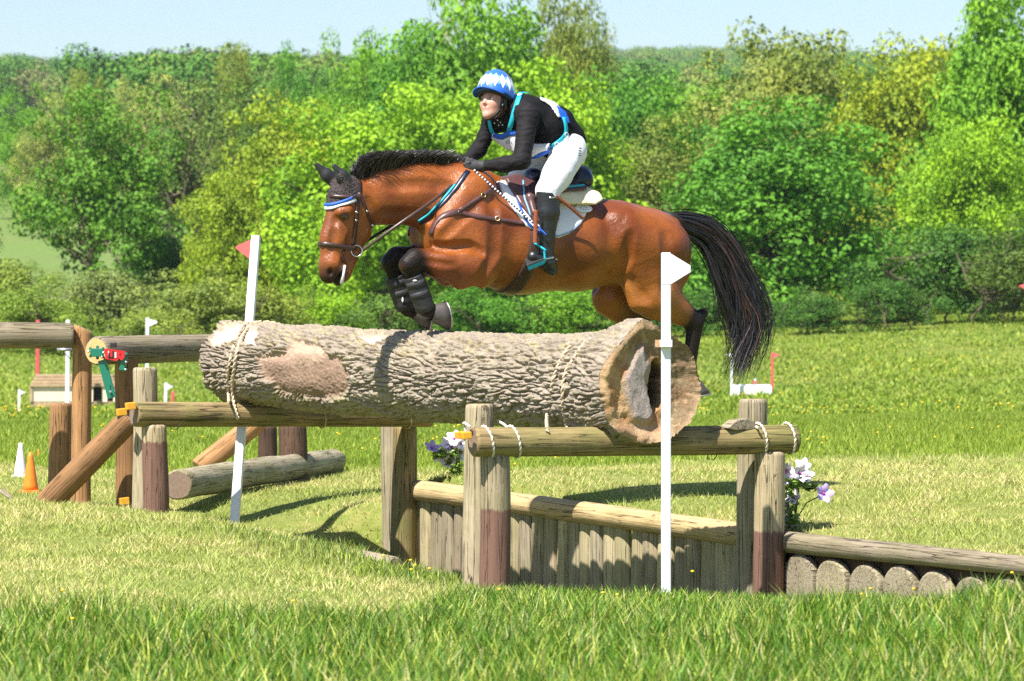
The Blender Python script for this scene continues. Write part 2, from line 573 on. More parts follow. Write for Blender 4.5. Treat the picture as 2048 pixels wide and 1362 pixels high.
myel = plain('buttercup_yellow', (0.80, 0.55, 0.02), 0.5, 0.1, 200, 0)
def wildflowers():
    mb = MB()
    spots = []
    for (px, py, Y, k, sx) in [(700, 905, 37, 6, 200), (520, 850, 46, 14, 200), (1600, 850, 46, 22, 130), (1700, 840, 50, 26, 170), (1950, 800, 62, 22, 160), (1500, 765, 92, 40, 160),
                               (1780, 740, 105, 26, 260), (1380, 845, 47, 24, 60), (1870, 905, 36, 10, 200), (40, 775, 82, 40, 90), (80, 830, 56, 22, 120), (260, 795, 72, 20, 160),
                               (300, 880, 41, 8, 200), (1600, 925, 33, 12, 60), (880, 900, 38, 10, 80), (1100, 930, 32, 6, 120), (820, 1180, 21, 5, 100), (1300, 1225, 19, 4, 300), (1750, 1170, 18, 4, 300), (600, 1300, 15.6, 3, 500)]:
        for _ in range(k if Y < 30 or px < 1000 else max(3, k // 2)):
            p = W(px + random.gauss(0, sx * 0.5), py, Y * random.uniform(0.93, 1.07))
            spots.append((p[0], p[1]))
    for x, y in spots:
        z = gz(x, y)
        s = 0.010 if y < 25 else (0.013 if y < 60 else 0.024)
        hh = random.uniform(0.10, 0.20)
        mb.ell((x, y, z + hh), (s, s, s * 0.6), nu=6, nv=4)
    o = mb.build('wildflowers', myel, None, True)
    tag(o, 'tiny yellow wildflowers dotted through the grass', 'wildflowers', kind='stuff')
wildflowers()
# ------------------------------------------------------------------ timber
def wood_mat(name, light, dark, green=0.0, paint=None, paint_z=0.0, streak=1.0, rough=0.8, crack=0.8):
    """weathered round timber; local z runs along the grain"""
    m, nt, out = new_mat(name)
    co = nt.coords()
    rnd = nt.add('ShaderNodeObjectInfo').outputs['Random']
    off = nt.add('ShaderNodeCombineXYZ', {0: nt.math('MULTIPLY', rnd, 31.0), 1: nt.math('MULTIPLY', rnd, 17.0), 2: nt.math('MULTIPLY', rnd, 53.0)}).outputs[0]
    cv = nt.add('ShaderNodeVectorMath', {0: co, 1: off}, operation='ADD').outputs[0]
    grain = nt.noise(nt.mapping(cv, (1, 1, 0.045)), 90 * streak, 5, 0.65, 0.3)
    wide = nt.noise(nt.mapping(cv, (1, 1, 0.12)), 14, 4, 0.6, 0.4)
    blot = nt.noise(cv, 5.0, 5, 0.65)
    c = nt.mix(nt.ramp(grain, [(0.28, 0), (0.68, 1)]), dark, light)
    c = nt.mix(nt.math('MULTIPLY', nt.ramp(wide, [(0.42, 0), (0.66, 1)]), 0.55), c, [0.55 * a + 0.45 * b for a, b in zip(light, dark)])
    c = nt.mix(nt.math('MULTIPLY', nt.ramp(blot, [(0.46, 0), (0.70, 1)]), 0.45), c, dark)
    c = nt.mix(1.0, c, nt.ramp(nt.math('FRACT', nt.math('MULTIPLY', rnd, 7.31)), [(0.0, (0.72, 0.70, 0.68)), (0.5, (0.95, 0.95, 0.95)), (1.0, (1.15, 1.12, 1.05))]), 'MULTIPLY')
    if green:
        c = nt.mix(nt.math('MULTIPLY', nt.ramp(nt.noise(cv, 3.3, 4, 0.6), [(0.40, 0), (0.66, 1)]), green), c, (0.17, 0.17, 0.05))
    ck = nt.noise(nt.mapping(cv, (1, 1, 0.03)), 26, 3, 0.5, 0.5)
    cr = nt.ramp(ck, [(0.482, 0), (0.5, 1), (0.518, 0)])
    crm = nt.math('MULTIPLY', cr, nt.ramp(blot, [(0.36, 0), (0.50, 1)]))
    c = nt.mix(nt.math('MULTIPLY', crm, crack), c, (0.04, 0.03, 0.02))
    if paint is not None:
        zz = nt.add('ShaderNodeSeparateXYZ', {0: co}).outputs[2]
        edge = nt.math('ADD', zz, nt.math('MULTIPLY', nt.math('SUBTRACT', nt.noise(nt.mapping(cv, (1, 1, 0.4)), 22, 5, 0.7), 0.5), 0.09))
        f = nt.ramp(nt.math('ADD', nt.math('MULTIPLY', nt.math('SUBTRACT', edge, paint_z), -60.0), 0.5), [(0, 0), (1, 1)])
        chips = nt.ramp(nt.noise(cv, 60, 4, 0.7), [(0.30, 0.55), (0.37, 1)])
        pc = nt.mix(nt.ramp(grain, [(0.3, 0), (0.7, 1)]), [x * 0.72 for x in paint], paint)
        c = nt.mix(nt.math('MULTIPLY', f, chips), c, pc)
    h = nt.math('SUBTRACT', nt.math('MULTIPLY', grain, 0.6), nt.math('MULTIPLY', crm, 1.5))
    principled(nt, out, c, rough, nt.bump(h, 0.8, 0.009), Specular_IOR_Level=0.25)
    return m

def end_mat(name, light, dark):
    m, nt, out = new_mat(name)
    co = nt.coords()
    sep = nt.add('ShaderNodeSeparateXYZ', {0: co})
    r = nt.math('SQRT', nt.math('ADD', nt.math('POWER', nt.math('ABSOLUTE', sep.outputs[0]), 2.0), nt.math('POWER', nt.math('ABSOLUTE', sep.outputs[1]), 2.0)))
    r = nt.math('ADD', r, nt.math('MULTIPLY', nt.noise(co, 18, 3), 0.02))
    rings = nt.math('SINE', nt.math('MULTIPLY', r, 700.0))
    n = nt.noise(co, 40, 5, 0.7)
    c = nt.mix(nt.ramp(n, [(0.3, 0), (0.7, 1)]), dark, light)
    c = nt.mix(nt.math('MULTIPLY', nt.math('MULTIPLY_ADD', rings, 0.5, 0.5), 0.3), c, dark)
    principled(nt, out, c, 0.85, nt.bump(nt.math('ADD', n, nt.math('MULTIPLY', rings, 0.25)), 0.4, 0.004))
    return m

M_grey = wood_mat('weathered_timber', (0.50, 0.43, 0.31), (0.22, 0.175, 0.115), 0.30)
M_greyP = None
M_rail = wood_mat('mossy_rail_timber', (0.42, 0.31, 0.16), (0.11, 0.08, 0.04), 0.7)
M_brown = wood_mat('brown_stained_timber', (0.46, 0.255, 0.115), (0.23, 0.12, 0.055), 0.0, crack=0.5)
M_dark = wood_mat('dark_stained_timber', (0.13, 0.075, 0.05), (0.055, 0.035, 0.025), 0.0)
M_silver = wood_mat('silver_grey_log', (0.46, 0.39, 0.29), (0.20, 0.16, 0.11), 0.25)
M_pale = wood_mat('pale_paling', (0.58, 0.49, 0.32), (0.34, 0.28, 0.16), 0.3, crack=0.35)
M_lichen = wood_mat('lichen_log', (0.50, 0.45, 0.34), (0.22, 0.17, 0.10), 0.5)
M_end = end_mat('timber_end_grain', (0.50, 0.36, 0.20), (0.28, 0.18, 0.09))
M_endfresh = end_mat('fresh_end_grain', (0.70, 0.47, 0.22), (0.55, 0.30, 0.10))
M_endold = end_mat('old_end_grain', (0.30, 0.21, 0.15), (0.16, 0.11, 0.08))

def log_mesh(name, L, r0, r1, seed, n=26, rings=14, wob=0.04, bev=0.012, slope=0.0, knots=True):
    """round timber along local z from 0 to L, chamfered ends; slope cuts the top at an angle"""
    rg = np.random.default_rng(seed)
    z = np.concatenate([[0.0, bev * 0.6], np.linspace(bev * 2, L - bev * 2, rings), [L - bev * 0.6, L]])
    a = np.arange(n) * 2 * math.pi / n
    A, Z = np.meshgrid(a, z)
    r = r0 + (r1 - r0) * Z / L
    r = r * (1 + wob * pnoise(np.cos(A) * 1.3 + seed * 3.1, np.sin(A) * 1.3, Z * 1.6 + seed) + 0.35 * wob * pnoise(np.cos(A) * 4, np.sin(A) * 4 + seed, Z * 3.0))
    r[0] -= bev
    r[-1] -= bev
    r[1] -= bev * 0.25
    r[-2] -= bev * 0.25
    bx = 0.10 * r0 * np.sin(Z / L * 3 + rg.random() * 6)
    by = 0.10 * r0 * np.sin(Z / L * 2.4 + rg.random() * 6)
    X, Y = np.cos(A) * r + bx, np.sin(A) * r + by
    if slope:
        Z = Z + (X * slope) * sstep(L * 0.7, L, Z)
    v = np.stack([X, Y, Z], -1).reshape(-1, 3)
    m = len(z)
    i = np.arange(m - 1)[:, None] * n
    j = np.arange(n)[None]
    jn = (j + 1) % n
    q = np.stack([i + j, i + jn, i + n + jn, i + n + j], -1).reshape(-1, 4)
    k0 = len(v)
    c0, c1 = v[:n].mean(0), v[-n:].mean(0)
    v = np.concatenate([v, [c0, c1]])
    t = np.array([(k0, (jj + 1) % n, jj) for jj in range(n)] + [(k0 + 1, (m - 1) * n + jj, (m - 1) * n + (jj + 1) % n) for jj in range(n)])
    me = np_mesh(name, v, [q, t], True)
    idx = np.zeros(len(me.polygons), dtype=np.int32)
    idx[len(q):] = 1
    sm = np.ones(len(me.polygons), dtype=bool)
    sm[len(q):] = False
    me.polygons.foreach_set('material_index', idx)
    me.polygons.foreach_set('use_smooth', sm)
    return me

def aim(o, A, B):
    d = Vector(B) - Vector(A)
    o.location = A
    o.rotation_mode = 'QUATERNION'
    o.rotation_quaternion = d.to_track_quat('Z', 'Y')
    return o

_seed = [100]
def timber(name, A, B, r0, r1, mat, end, parent=None, **kw):
    _seed[0] += 1
    A, B = np.asarray(A, float), np.asarray(B, float)
    L = float(np.linalg.norm(B - A))
    me = log_mesh(name, L, r0, r1, _seed[0], **kw)
    me.materials.append(mat)
    me.materials.append(end)
    o = link(name, me, None, parent)
    aim(o, A, B)
    if parent is None and abs((B - A)[2]) / L > 0.999:
        o.rotation_mode = 'XYZ'
        o.rotation_euler = (0, 0, random.uniform(-0.4, 0.4))
    return o

def post(px, py_top, Y, rpx, mat, label, cat='post', sink=0.12, end=None, paint=False, name='timber_post', group=None, **kw):
    """upright timber standing on the ground at photo column px"""
    x = (px - 1024) * Y / FPX
    zt = EYE + (HOR - py_top) * Y / FPX
    zb = gz(x, Y) - sink
    r = rpx * Y / FPX
    if paint:
        mat = wood_mat('timber_with_brown_stain', (0.50, 0.41, 0.27), (0.24, 0.19, 0.12), 0.25, paint=(0.21, 0.115, 0.085), paint_z=EYE + (HOR - paint) * Y / FPX - zb)
    o = timber(name, (x, Y, zb), (x, Y, zt), r * 1.03, r * 0.98, mat, end or M_end, **kw)
    return tag(o, label, cat, group)

# the two trestles that carry the big log
post(289, 735, 26.18, 24.5, M_grey, 'tall grey post standing behind the brown-painted stub under the far rail', group='trestle posts')
o = post(311, 849, 25.98, 26, M_greyP, 'short post painted brown below, under the near end of the far rail', paint=884, group='trestle posts')
post(789, 792, 27.32, 26, M_grey, 'grey post half hidden behind the olive stub at the paling wall', group='trestle posts')
post(807, 851, 27.10, 25, M_rail, 'short olive post at the left end of the paling wall under the mossy rail', group='trestle posts')
post(958, 808, 22.52, 29.5, M_grey, 'tall grey post rising above the roped near rail beside the pink flowers', group='trestle posts')
post(988, 908, 22.28, 30.5, M_greyP, 'short post painted brown below, under the roped rail end', paint=1020, group='trestle posts')
post(1504, 798, 23.12, 29.5, M_grey, 'tall split grey post behind the wooden chock on the near rail', group='trestle posts')
post(1536, 903, 22.92, 31, None, 'short post with worn brown stain beside the purple flowers', paint=1062, group='trestle posts')
o = timber('support_rail', W(268, 826, 25.92), W(862, 833, 27.02), 0.083, 0.078, M_rail, M_endold, rings=26)
tag(o, 'mossy round rail under the far end of the big log', 'rail')
NR_A, NR_B = W(944, 884, 22.2), W(1592, 876, 22.98)
o = timber('support_rail', NR_A, NR_B, 0.083, 0.084, M_rail, M_endold, rings=26)
tag(o, 'mossy round rail with rope loops under the near end of the big log', 'rail')
# wooden chock on the near rail
def chock():
    mb = MB()
    c = W(1478, 848, 22.82)
    poly = [(-0.115, -0.02), (-0.05, 0.022), (0.03, 0.032), (0.085, 0.01), (0.10, -0.03), (-0.06, -0.034)]
    mb.prism(poly, -0.045, 0.045)
    o = mb.build('wooden_chock', M_silver, None, False, 0.006)
    o.location = c
    o.rotation_euler = (math.radians(90), 0, math.radians(34))
    tag(o, 'split wedge of bark-edged wood chocked on the near rail', 'wedge')
chock()

# ------------------------------------------------------------------ paling wall
def wall_pt(t, z):
    p = WALL_A + WALL_D * t
    return V(p[0], p[1], z)
def wall_t(px):
    a = (px - 1024) / FPX
    return (a * WALL_A[1] - WALL_A[0]) / (WALL_D[0] - a * WALL_D[1])
M_pale2 = wood_mat('greyed_paling', (0.46, 0.38, 0.27), (0.22, 0.17, 0.11), 0.35, crack=0.5)
def paling_wall():
    root = empty('paling_wall', tuple(wall_pt(2.0, gz(*(WALL_A + WALL_D * 2.0 - WALL_N * 0.3)))))
    tag(root, 'low retaining wall of pale upright palings under a round top rail below the big log', 'retaining wall')
    inv = -np.array(root.location)
    def wz(px, py):
        t = wall_t(px)
        return wall_pt(t, EYE + (HOR - py) * (WALL_A[1] + WALL_D[1] * t) / FPX)
    A, B = wz(836, 981), wz(1560, 1076)
    o = timber('top_rail', A - 0.05 * V(*WALL_N, 0) + inv, B - 0.05 * V(*WALL_N, 0) + inv, 0.070, 0.068, wood_mat('tan_rail', (0.58, 0.44, 0.25), (0.34, 0.24, 0.12), 0.25), M_end, root, rings=30)
    meshes = []
    for k in range(6):
        me = log_mesh('paling', 0.95, 0.080, 0.076, 300 + k, n=18, rings=8, wob=0.07)
        me.materials.append((M_pale, M_grey, M_pale2)[k % 3])
        me.materials.append(M_end)
        meshes.append(me)
    t = wall_t(838)
    t1 = wall_t(1560)
    k = 0
    while t < t1:
        f = (t - wall_t(838)) / (t1 - wall_t(838))
        top = A * (1 - f) + B * f
        p = wall_pt(t, top[2] - 0.035 - 0.95)
        sc = random.uniform(0.88, 1.2)
        o = link('paling', meshes[random.randrange(6)], None, root)
        o.location = p + inv - 0.02 * V(*WALL_N, 0)
        o.rotation_euler = (random.uniform(-0.012, 0.012), random.uniform(-0.015, 0.015), math.atan2(WALL_D[1], WALL_D[0]))
        o.scale = (sc, 0.5, 1.0)
        t += 0.150 * sc + 0.012
        k += 1
    return root
paling_wall()

def kerb_wall():
    t0, t1 = wall_t(1572), wall_t(2120)
    def wz(px, py):
        t = wall_t(px)
        return wall_pt(t, EYE + (HOR - py) * (WALL_A[1] + WALL_D[1] * t) / FPX)
    root = empty('paling_wall', tuple(wall_pt((t0 + t1) / 2, 0.0)))
    tag(root, 'low retaining wall of round-topped half logs under a grey rail, running into long grass', 'retaining wall')
    inv = -np.array(root.location)
    A, B = wz(1566, 1080), wz(2120, 1140)
    off = -0.03 * V(*WALL_N, 0)
    o = timber('top_rail', A + off + inv, B + off + inv, 0.062, 0.052, M_silver, M_end, root, rings=30)
    # half logs with rounded heads
    w = 0.155
    prof = [(-w, -0.8), (w, -0.8)] + [(w * math.cos(a), -0.12 + 0.12 * math.sin(a)) for a in np.linspace(0, math.pi, 13)]
    mb = MB().prism(prof, -0.03, 0.03)
    me = mb.mesh('half_log')
    me.materials.append(M_silver)
    ang = math.atan2(WALL_D[1], WALL_D[0])
    t = t0 + 0.20
    k = 0
    while t < t1 + 0.1:
        f = (t - t0) / (t1 - t0)
        top = A * (1 - f) + B * f
        o = link('half_log', me, None, root)
        o.location = wall_pt(t, top[2] - 0.065 - 0.008 * (k % 3)) + inv + off * 0.6
        o.rotation_euler = (math.radians(90), random.uniform(-0.02, 0.02), ang)
        md = o.modifiers.new('bevel', 'BEVEL')
        md.width = 0.02
        md.segments = 3
        t += 0.345
        k += 1
    # backing boards between the heads
    mb = MB()
    c = (A + B) / 2
    L = np.linalg.norm(B - A)
    o = link('backing_board', MB().box((0, 0, 0), (L / 2, 0.015, 0.40)).mesh('backing_board'), M_dark, root)
    o.location = c + inv + V(*WALL_N, 0) * 0.035 - V(0, 0, 0.40)
    o.rotation_euler = (0, math.asin((A[2] - B[2]) / L), ang)
kerb_wall()
# kerb log of the near edge, mostly grown over
A, B = W(560, 1079, 24.55), W(790, 1122, 23.28)
o = timber('kerb_log', A - V(0, 0, 0.03), B - V(0, 0, 0.035), 0.05, 0.062, M_silver, M_endold, rings=20)
tag(o, 'thin grey log half sunk in mown grass at the edge of the ditch', 'log')
o = timber('ground_log', W(352, 972, 27.9), W(672, 922, 32.6), 0.108, 0.098, M_lichen, M_endold, rings=30, wob=0.07)
tag(o, 'lichen-grey log lying on the grass behind the brown-painted stub', 'log')

# ------------------------------------------------------------------ the brown rail fence on the left
g = 'brown fence timbers'
post(164, 655, 27.35, 19.5, M_brown, 'tallest brown post beside the sawn rail end with the green clip', name='fence_post', slope=-0.45, group=g)
post(254, 692, 26.75, 24, M_brown, 'brown post carrying the green and red safety clip', name='fence_post', slope=-0.4, group=g)
post(119, 806, 27.7, 22.5, M_brown, 'short brown stub post behind the slanting brace', name='fence_post', group=g)
post(534, 852, 31.9, 19.5, M_dark, 'dark brown post far behind the white pole with the red flag, left of its twin', name='fence_post', group=g)
post(583, 850, 31.3, 29, M_dark, 'broad dark brown post far behind the white pole, right of its twin', name='fence_post', group=g)
A = W(92, 1012, 26.5); B = W(262, 838, 26.42)
o = timber('brace_log', A, B, 0.086, 0.080, M_brown, M_end, rings=18)
tag(o, 'brown log brace slanting from the grass up to the post with the clip', 'brace')
o = timber('brace_log', W(398, 940, 31.0), W(520, 838, 31.2), 0.085, 0.08, M_brown, M_end)
tag(o, 'brown log brace slanting up behind the lying lichen-grey log', 'brace')
o = timber('fence_rail', W(-420, 672, 26.9), W(147, 671, 27.25), 0.09, 0.088, M_silver, M_endfresh, rings=26, wob=0.06)
tag(o, 'thick grey round rail ending at the tallest brown post', 'rail')
o = timber('fence_rail', W(190, 703, 26.45), W(700, 692, 29.4), 0.094, 0.092, M_silver, M_endfresh, rings=30, wob=0.05)
tag(o, 'thick grey round rail with fresh sawn end, running behind the big log', 'rail')
RAIL2 = o

# frangible clip
m_green = plain('green_enamel', (0.008, 0.17, 0.11), 0.35, 0.1, 60, 0.05, Coat_Weight=0.3)
m_red = plain('red_enamel', (0.62, 0.02, 0.025), 0.4, 0.1, 60, 0.05)
m_steel = plain('zinc_steel', (0.55, 0.56, 0.57), 0.35, 0.1, 60, 0.05, Metallic=0.8)
m_black = plain('black_rubber', (0.02, 0.02, 0.022), 0.6, 0.2, 40, 0.1)
m_white = plain('white_paint', (0.80, 0.80, 0.82), 0.45, 0.05, 20, 0.08)
m_yblk = plain('yellow_plastic', (0.72, 0.36, 0.03), 0.45, 0.08, 30, 0.05)
def clip():
    Y = 26.33
    c = W(205, 712, Y)
    root = empty('safety_clip', tuple(c))
    tag(root, 'green and red metal breakaway clip on the sawn rail end', 'clip')
    def at(px, py, dy=0.0):
        p = W(px, py, Y + dy)
        return p - c
    k = Y / FPX
    # bracket on the rail end
    mb = MB()
    mb.box(at(194, 705, -0.03), (13 * k, 0.03, 8.5 * k))
    for px, py in ((181, 697), (181, 712), (195, 694), (195, 716), (206, 714), (206, 697)):
        mb.tube([at(px, py, 0.0), at(px, py, -0.018)], 3.6 * k, 8)
    mb.build('rail_bracket', m_green, root, False, 0.004)
    bolt_me = MB().tube([V(0, -0.03, 0), V(0, -0.075, 0)], 2.3 * k, 10).mesh('bolt', True)
    for px, py in ((179, 703), (206, 714), (209, 705), (243, 709), (254, 724), (253, 739)):
        link('bolt', bolt_me, m_steel, root, at(px, py))
    # red latch plate
    poly = [(208, 697), (251, 702), (248, 717), (243, 721), (238, 717), (233, 722), (211, 718)]
    pv = [at(px, py, -0.04) for px, py in poly]
    pb = [at(px, py, -0.075) for px, py in poly]
    n = len(poly)
    mb = MB()
    mb.raw(pb + pv, [(i, (i + 1) % n, n + (i + 1) % n, n + i) for i in range(n)], [(0, i, i + 1) for i in range(1, n - 1)] + [(n, n + i + 1, n + i) for i in range(1, n - 1)])
    rp = mb.build('latch_plate', m_red, root)
    mb = MB()
    mb.box(at(218, 711, -0.077), (1.4 * k, 0.002, 5 * k)).box(at(221, 715, -0.077), (4 * k, 0.002, 1.3 * k)).box(at(226, 709, -0.077), (1.4 * k, 0.002, 7 * k))
    mb.build('slot', m_black, rp)
    mb = MB()
    mb.box(at(217, 706, -0.078), (0.9 * k, 0.001, 4.0 * k)).build('lettering', m_white, rp)
    MB().box(at(231, 710, -0.078), (1.6 * k, 0.001, 5.5 * k)).build('lettering', m_white, rp)
    # bracket on the post
    mb = MB()
    R = np.array(Matrix.Rotation(math.radians(12), 3, 'Y'))
    mb.box(at(247, 727, -0.02), (5.5 * k, 0.035, 14 * k), R)
    for px, py in ((253, 708), (254, 724), (253, 738), (246, 742), (238, 722)):
        mb.tube([at(px, py, 0.03), at(px, py, -0.02)], 3.4 * k, 8)
    mb.build('post_bracket', m_green, root, False, 0.004)
    # strut below
    a, b = at(204, 720, -0.02), at(224, 796, -0.02)
    d = b - a
    L = np.linalg.norm(d)
    ang = math.atan2(d[0], -d[2])
    R = np.array(Matrix.Rotation(-ang, 3, 'Y'))
    mb = MB().box((a + b) / 2, (8.5 * k, 0.012, L / 2), R)
    mb.build('strut', m_green, root, False, 0.003)
    mb = MB()
    for py in (772, 777):
        mb.tube([at(220.5, py, -0.03), at(220.5, py, -0.036)], 1.4 * k, 8)
    mb.build('strut_hole', m_black, root)
    mb = MB().tube([at(220.5, 783, -0.03), at(220.5, 783, -0.05)], 2.6 * k, 10)
    mb.build('pivot_bolt', m_steel, root)
    mb = MB().box(at(227, 690, 0.0), (6 * k, 0.03, 5 * k))
    mb.build('rubber_stop', m_black, root, False, 0.004)
clip()
# yellow pins where rails meet posts
def pin(pts, label):
    root = empty('yellow_pin', tuple(W(*pts[0])))
    for px, py, Y in pts:
        k = Y / FPX
        o = MB().box((0, 0, 0), (9.5 * k, 0.03, 7 * k)).build('pin_block', m_yblk, root, False, 0.004)
        o.location = Vector(W(px, py, Y)) - root.location
        o.rotation_euler = (0, math.radians(-6), math.radians(18))
    tag(root, label, 'pin')
pin([(261, 812, 25.86), (243, 824, 26.0)], 'pair of yellow blocks at the end of the far mossy rail')
pin([(248, 1002, 26.55)], 'single yellow block at the foot of the brown post with the clip')
pin([(921, 870, 22.15), (932, 871, 22.12)], 'pair of yellow blocks at the roped rail end above the pink flowers')
# metal bracket under the left rail
root = empty('steel_bracket', tuple(W(128, 699, 27.05)))
tag(root, 'thin steel bracket under the thick rail by the tallest brown post', 'bracket')
k = 27.05 / FPX
MB().tube([V(-14 * k, 0, 0), V(16 * k, 0, 0)], 3.2 * k, 8).build('bar', m_steel, root, True)
MB().tube([V(-2 * k, 0, -4 * k), V(14 * k, 0, -20 * k)], 0.8 * k, 6).build('stay', m_black, root, True)
# wire hooks below the rails
for (px, py, Y, lab) in ((352, 852, 26.0, 'bent wire hook under the far mossy rail'), (1426, 912, 22.95, 'small wire hook under the near mossy rail')):
    k = Y / FPX
    p = [V(-12 * k, 0, 4 * k), V(-10 * k, 0, -6 * k), V(2 * k, 0, -7 * k), V(10 * k, 0, 5 * k)]
    o = MB().tube(p, 1.1 * k, 6).build('wire_hook', m_black, None, True)
    o.location = W(px, py, Y)
    tag(o, lab, 'hook')
# ------------------------------------------------------------------ the big barked log
def poly_sdf(x, y, poly):
    """signed distance to a polygon, negative inside"""
    poly = np.asarray(poly, float)
    d = np.full(np.shape(x), 1e18)
    s = np.ones(np.shape(x))
    n = len(poly)
    for i in range(n):
        a, b = poly[i], poly[i - 1]
        ex, ey = b - a
        wx, wy = x - a[0], y - a[1]
        t = np.clip((wx * ex + wy * ey) / (ex * ex + ey * ey + 1e-12), 0, 1)
        d = np.minimum(d, (wx - ex * t) ** 2 + (wy - ey * t) ** 2)
        c1, c2, c3 = y >= a[1], y < b[1], ex * wy > ey * wx
        flip = (c1 & c2 & c3) | (~c1 & ~c2 & ~c3)
        s = np.where(flip, -s, s)
    return s * np.sqrt(d)

LOG_F, LOG_N = W(470, 722, 26.68), W(1300, 773, 22.45)
LOG_D = (LOG_N - LOG_F) / np.linalg.norm(LOG_N - LOG_F)
LOG_L = float(np.linalg.norm(LOG_N - LOG_F))
LOG_E1 = np.cross(V(0, 0, 1), LOG_D)
LOG_E1 /= np.linalg.norm(LOG_E1)
if LOG_E1[1] > 0:
    LOG_E1 = -LOG_E1                       # horizontal, towards the viewer's side
LOG_E2 = np.cross(LOG_D, LOG_E1)
if LOG_E2[2] < 0:
    LOG_E2 = -LOG_E2

def big_log():
    root = empty('fallen_log', tuple((LOG_F + LOG_N) / 2 - V(0, 0, 0.33)))
    tag(root, 'huge grey-barked log laid across two rails under the jumping horse', 'log')
    org = np.array(root.location)
    ns, nt_ = 640, 460
    s = np.linspace(0, 1, ns)
    th = np.arange(nt_) * 2 * math.pi / nt_
    T, S = np.meshgrid(th, s)
    r = np.interp(S, [0, 0.3, 0.6, 0.8, 0.92, 1.0], [0.250, 0.246, 0.244, 0.262, 0.285, 0.308])
    lump = 0.02 * pnoise(np.cos(T) * 1.2 + 4, np.sin(T) * 1.2, S * 5) + 0.012 * pnoise(np.cos(T) * 2.5, np.sin(T) * 2.5, S * 14)
    r = r + lump
    # a raised lip over the top of the cut end
    r = r + 0.055 * np.exp(-((T - math.pi * 0.47) / 0.22) ** 2) * sstep(0.9, 1.0, S)
    ax = S * LOG_L
    cx, cy = np.cos(T) * r, np.sin(T) * r
    sag = -0.022 * np.sin(math.pi * S) 
    # furrowed bark: long ridges along the trunk, interlaced
    wx = 0.035 * pnoise(cx * 7, cy * 7, ax * 2.2)
    wy = 0.035 * pnoise(cx * 7 + 31, cy * 7, ax * 2.2)
    n1 = pnoise((cx + wx) * 36, (cy + wy) * 36, ax * 5.0)
    n2 = pnoise((cx - wy) * 56 + 9, (cy + wx) * 56, ax * 9)
    n3 = pnoise(cx * 60, cy * 60, ax * 42)
    br = pnoise(cx * 13 + 5, cy * 13, ax * 15)
    ridge = np.clip(np.abs(n1) * 3.6, 0, 1) ** 0.65
    ridge2 = np.clip(np.abs(n2) * 3.0, 0, 1)
    brk = np.clip(np.abs(br) * 6.0, 0, 1)
    bark = 0.030 * ridge * (0.6 + 0.4 * brk) + 0.008 * ridge2 + 0.0025 * n3 - 0.008
    P = LOG_F + LOG_D * ax[..., None] + LOG_E1 * cx[..., None] + LOG_E2 * cy[..., None] + V(0, 0, 1) * sag[..., None]
    px, py = 1024 + P[..., 0] / P[..., 1] * FPX, HOR - (P[..., 2] - EYE) / P[..., 1] * FPX
    Nn = LOG_E1 * np.cos(T)[..., None] + LOG_E2 * np.sin(T)[..., None]
    facing = (Nn * (P - V(0, 0, EYE))).sum(-1) < 0
    jx, jy = 9 * pnoise(px * 0.05, py * 0.05, 1.5) + 4 * pnoise(px * 0.2, py * 0.2, 3), 6 * pnoise(px * 0.05, py * 0.05, 7.5) + 4 * pnoise(px * 0.2, py * 0.2, 9)
    def patch(poly, soft=5.0):
        d = poly_sdf(px + jx, py + jy, poly)
        return sstep(soft, -soft, d) * facing
    pA = patch([(522, 716), (566, 704), (585, 684), (640, 688), (655, 712), (680, 714), (702, 752), (690, 786), (640, 796), (556, 786), (543, 764), (520, 742)])
    pB = patch([(425, 662), (470, 652), (512, 655), (516, 695), (470, 682), (428, 690)])
    pC = patch([(722, 672), (760, 668), (776, 680), (742, 688)])
    bare = np.clip(pA + pB + pC, 0, 1)
    fib = 0.6 * pnoise(cx * 60, cy * 60, ax * 45) + 0.5 * pnoise(cx * 25, cy * 25, ax * 60) + 0.5 * pnoise(cx * 9, cy * 9, ax * 12)
    bark = bark * (1 - 0.6 * sstep(0.97, 1.0, S))
    rr = r + bark * (1 - bare) + bare * (-0.012 + 0.006 * fib)
    end = 0.022 * pnoise(np.cos(T) * 2, np.sin(T) * 2, 2.0) + 0.006 * pnoise(np.cos(T) * 9, np.sin(T) * 9, 4.0)
    ax = ax - 0.045 * np.cos(T) * sstep(0.8, 1.0, S) + end * (sstep(0.93, 1.0, S) + 1.6 * sstep(0.05, 0.0, S))
    P = LOG_F + LOG_D * ax[..., None] + LOG_E1 * (np.cos(T) * rr)[..., None] + LOG_E2 * (np.sin(T) * rr)[..., None] + V(0, 0, 1) * sag[..., None]
    tone = 0.5 + 0.5 * pnoise(cx * 5, cy * 5, ax * 3)
    lightc, midc = V(0.41, 0.345, 0.27), V(0.27, 0.22, 0.165)
    c = lightc * tone[..., None] + midc * (1 - tone[..., None])
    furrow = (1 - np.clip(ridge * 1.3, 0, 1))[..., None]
    c = c * (1 - 0.6 * furrow) + V(0.13, 0.08, 0.05) * 0.6 * furrow       # crevice shade painted into the furrows, in inner-bark red-brown
    c = c * (0.85 + 0.25 * pnoise(cx * 40, cy * 40, ax * 30))[..., None]
    lich = (sstep(0.12, 0.42, pnoise(cx * 26, cy * 26, ax * 22) + 0.35 * pnoise(cx * 6, cy * 6, ax * 4)) * sstep(0.1, 0.8, np.sin(T)))[..., None]
    c = c * (1 - 0.35 * lich) + V(0.48, 0.41, 0.12) * 0.35 * lich
    moss = (sstep(-0.1, -0.75, np.sin(T)) * sstep(-0.2, 0.3, pnoise(cx * 6, cy * 6, ax * 3)))[..., None]
    c = c * (1 - 0.5 * moss) + V(0.30, 0.27, 0.10) * 0.5 * moss
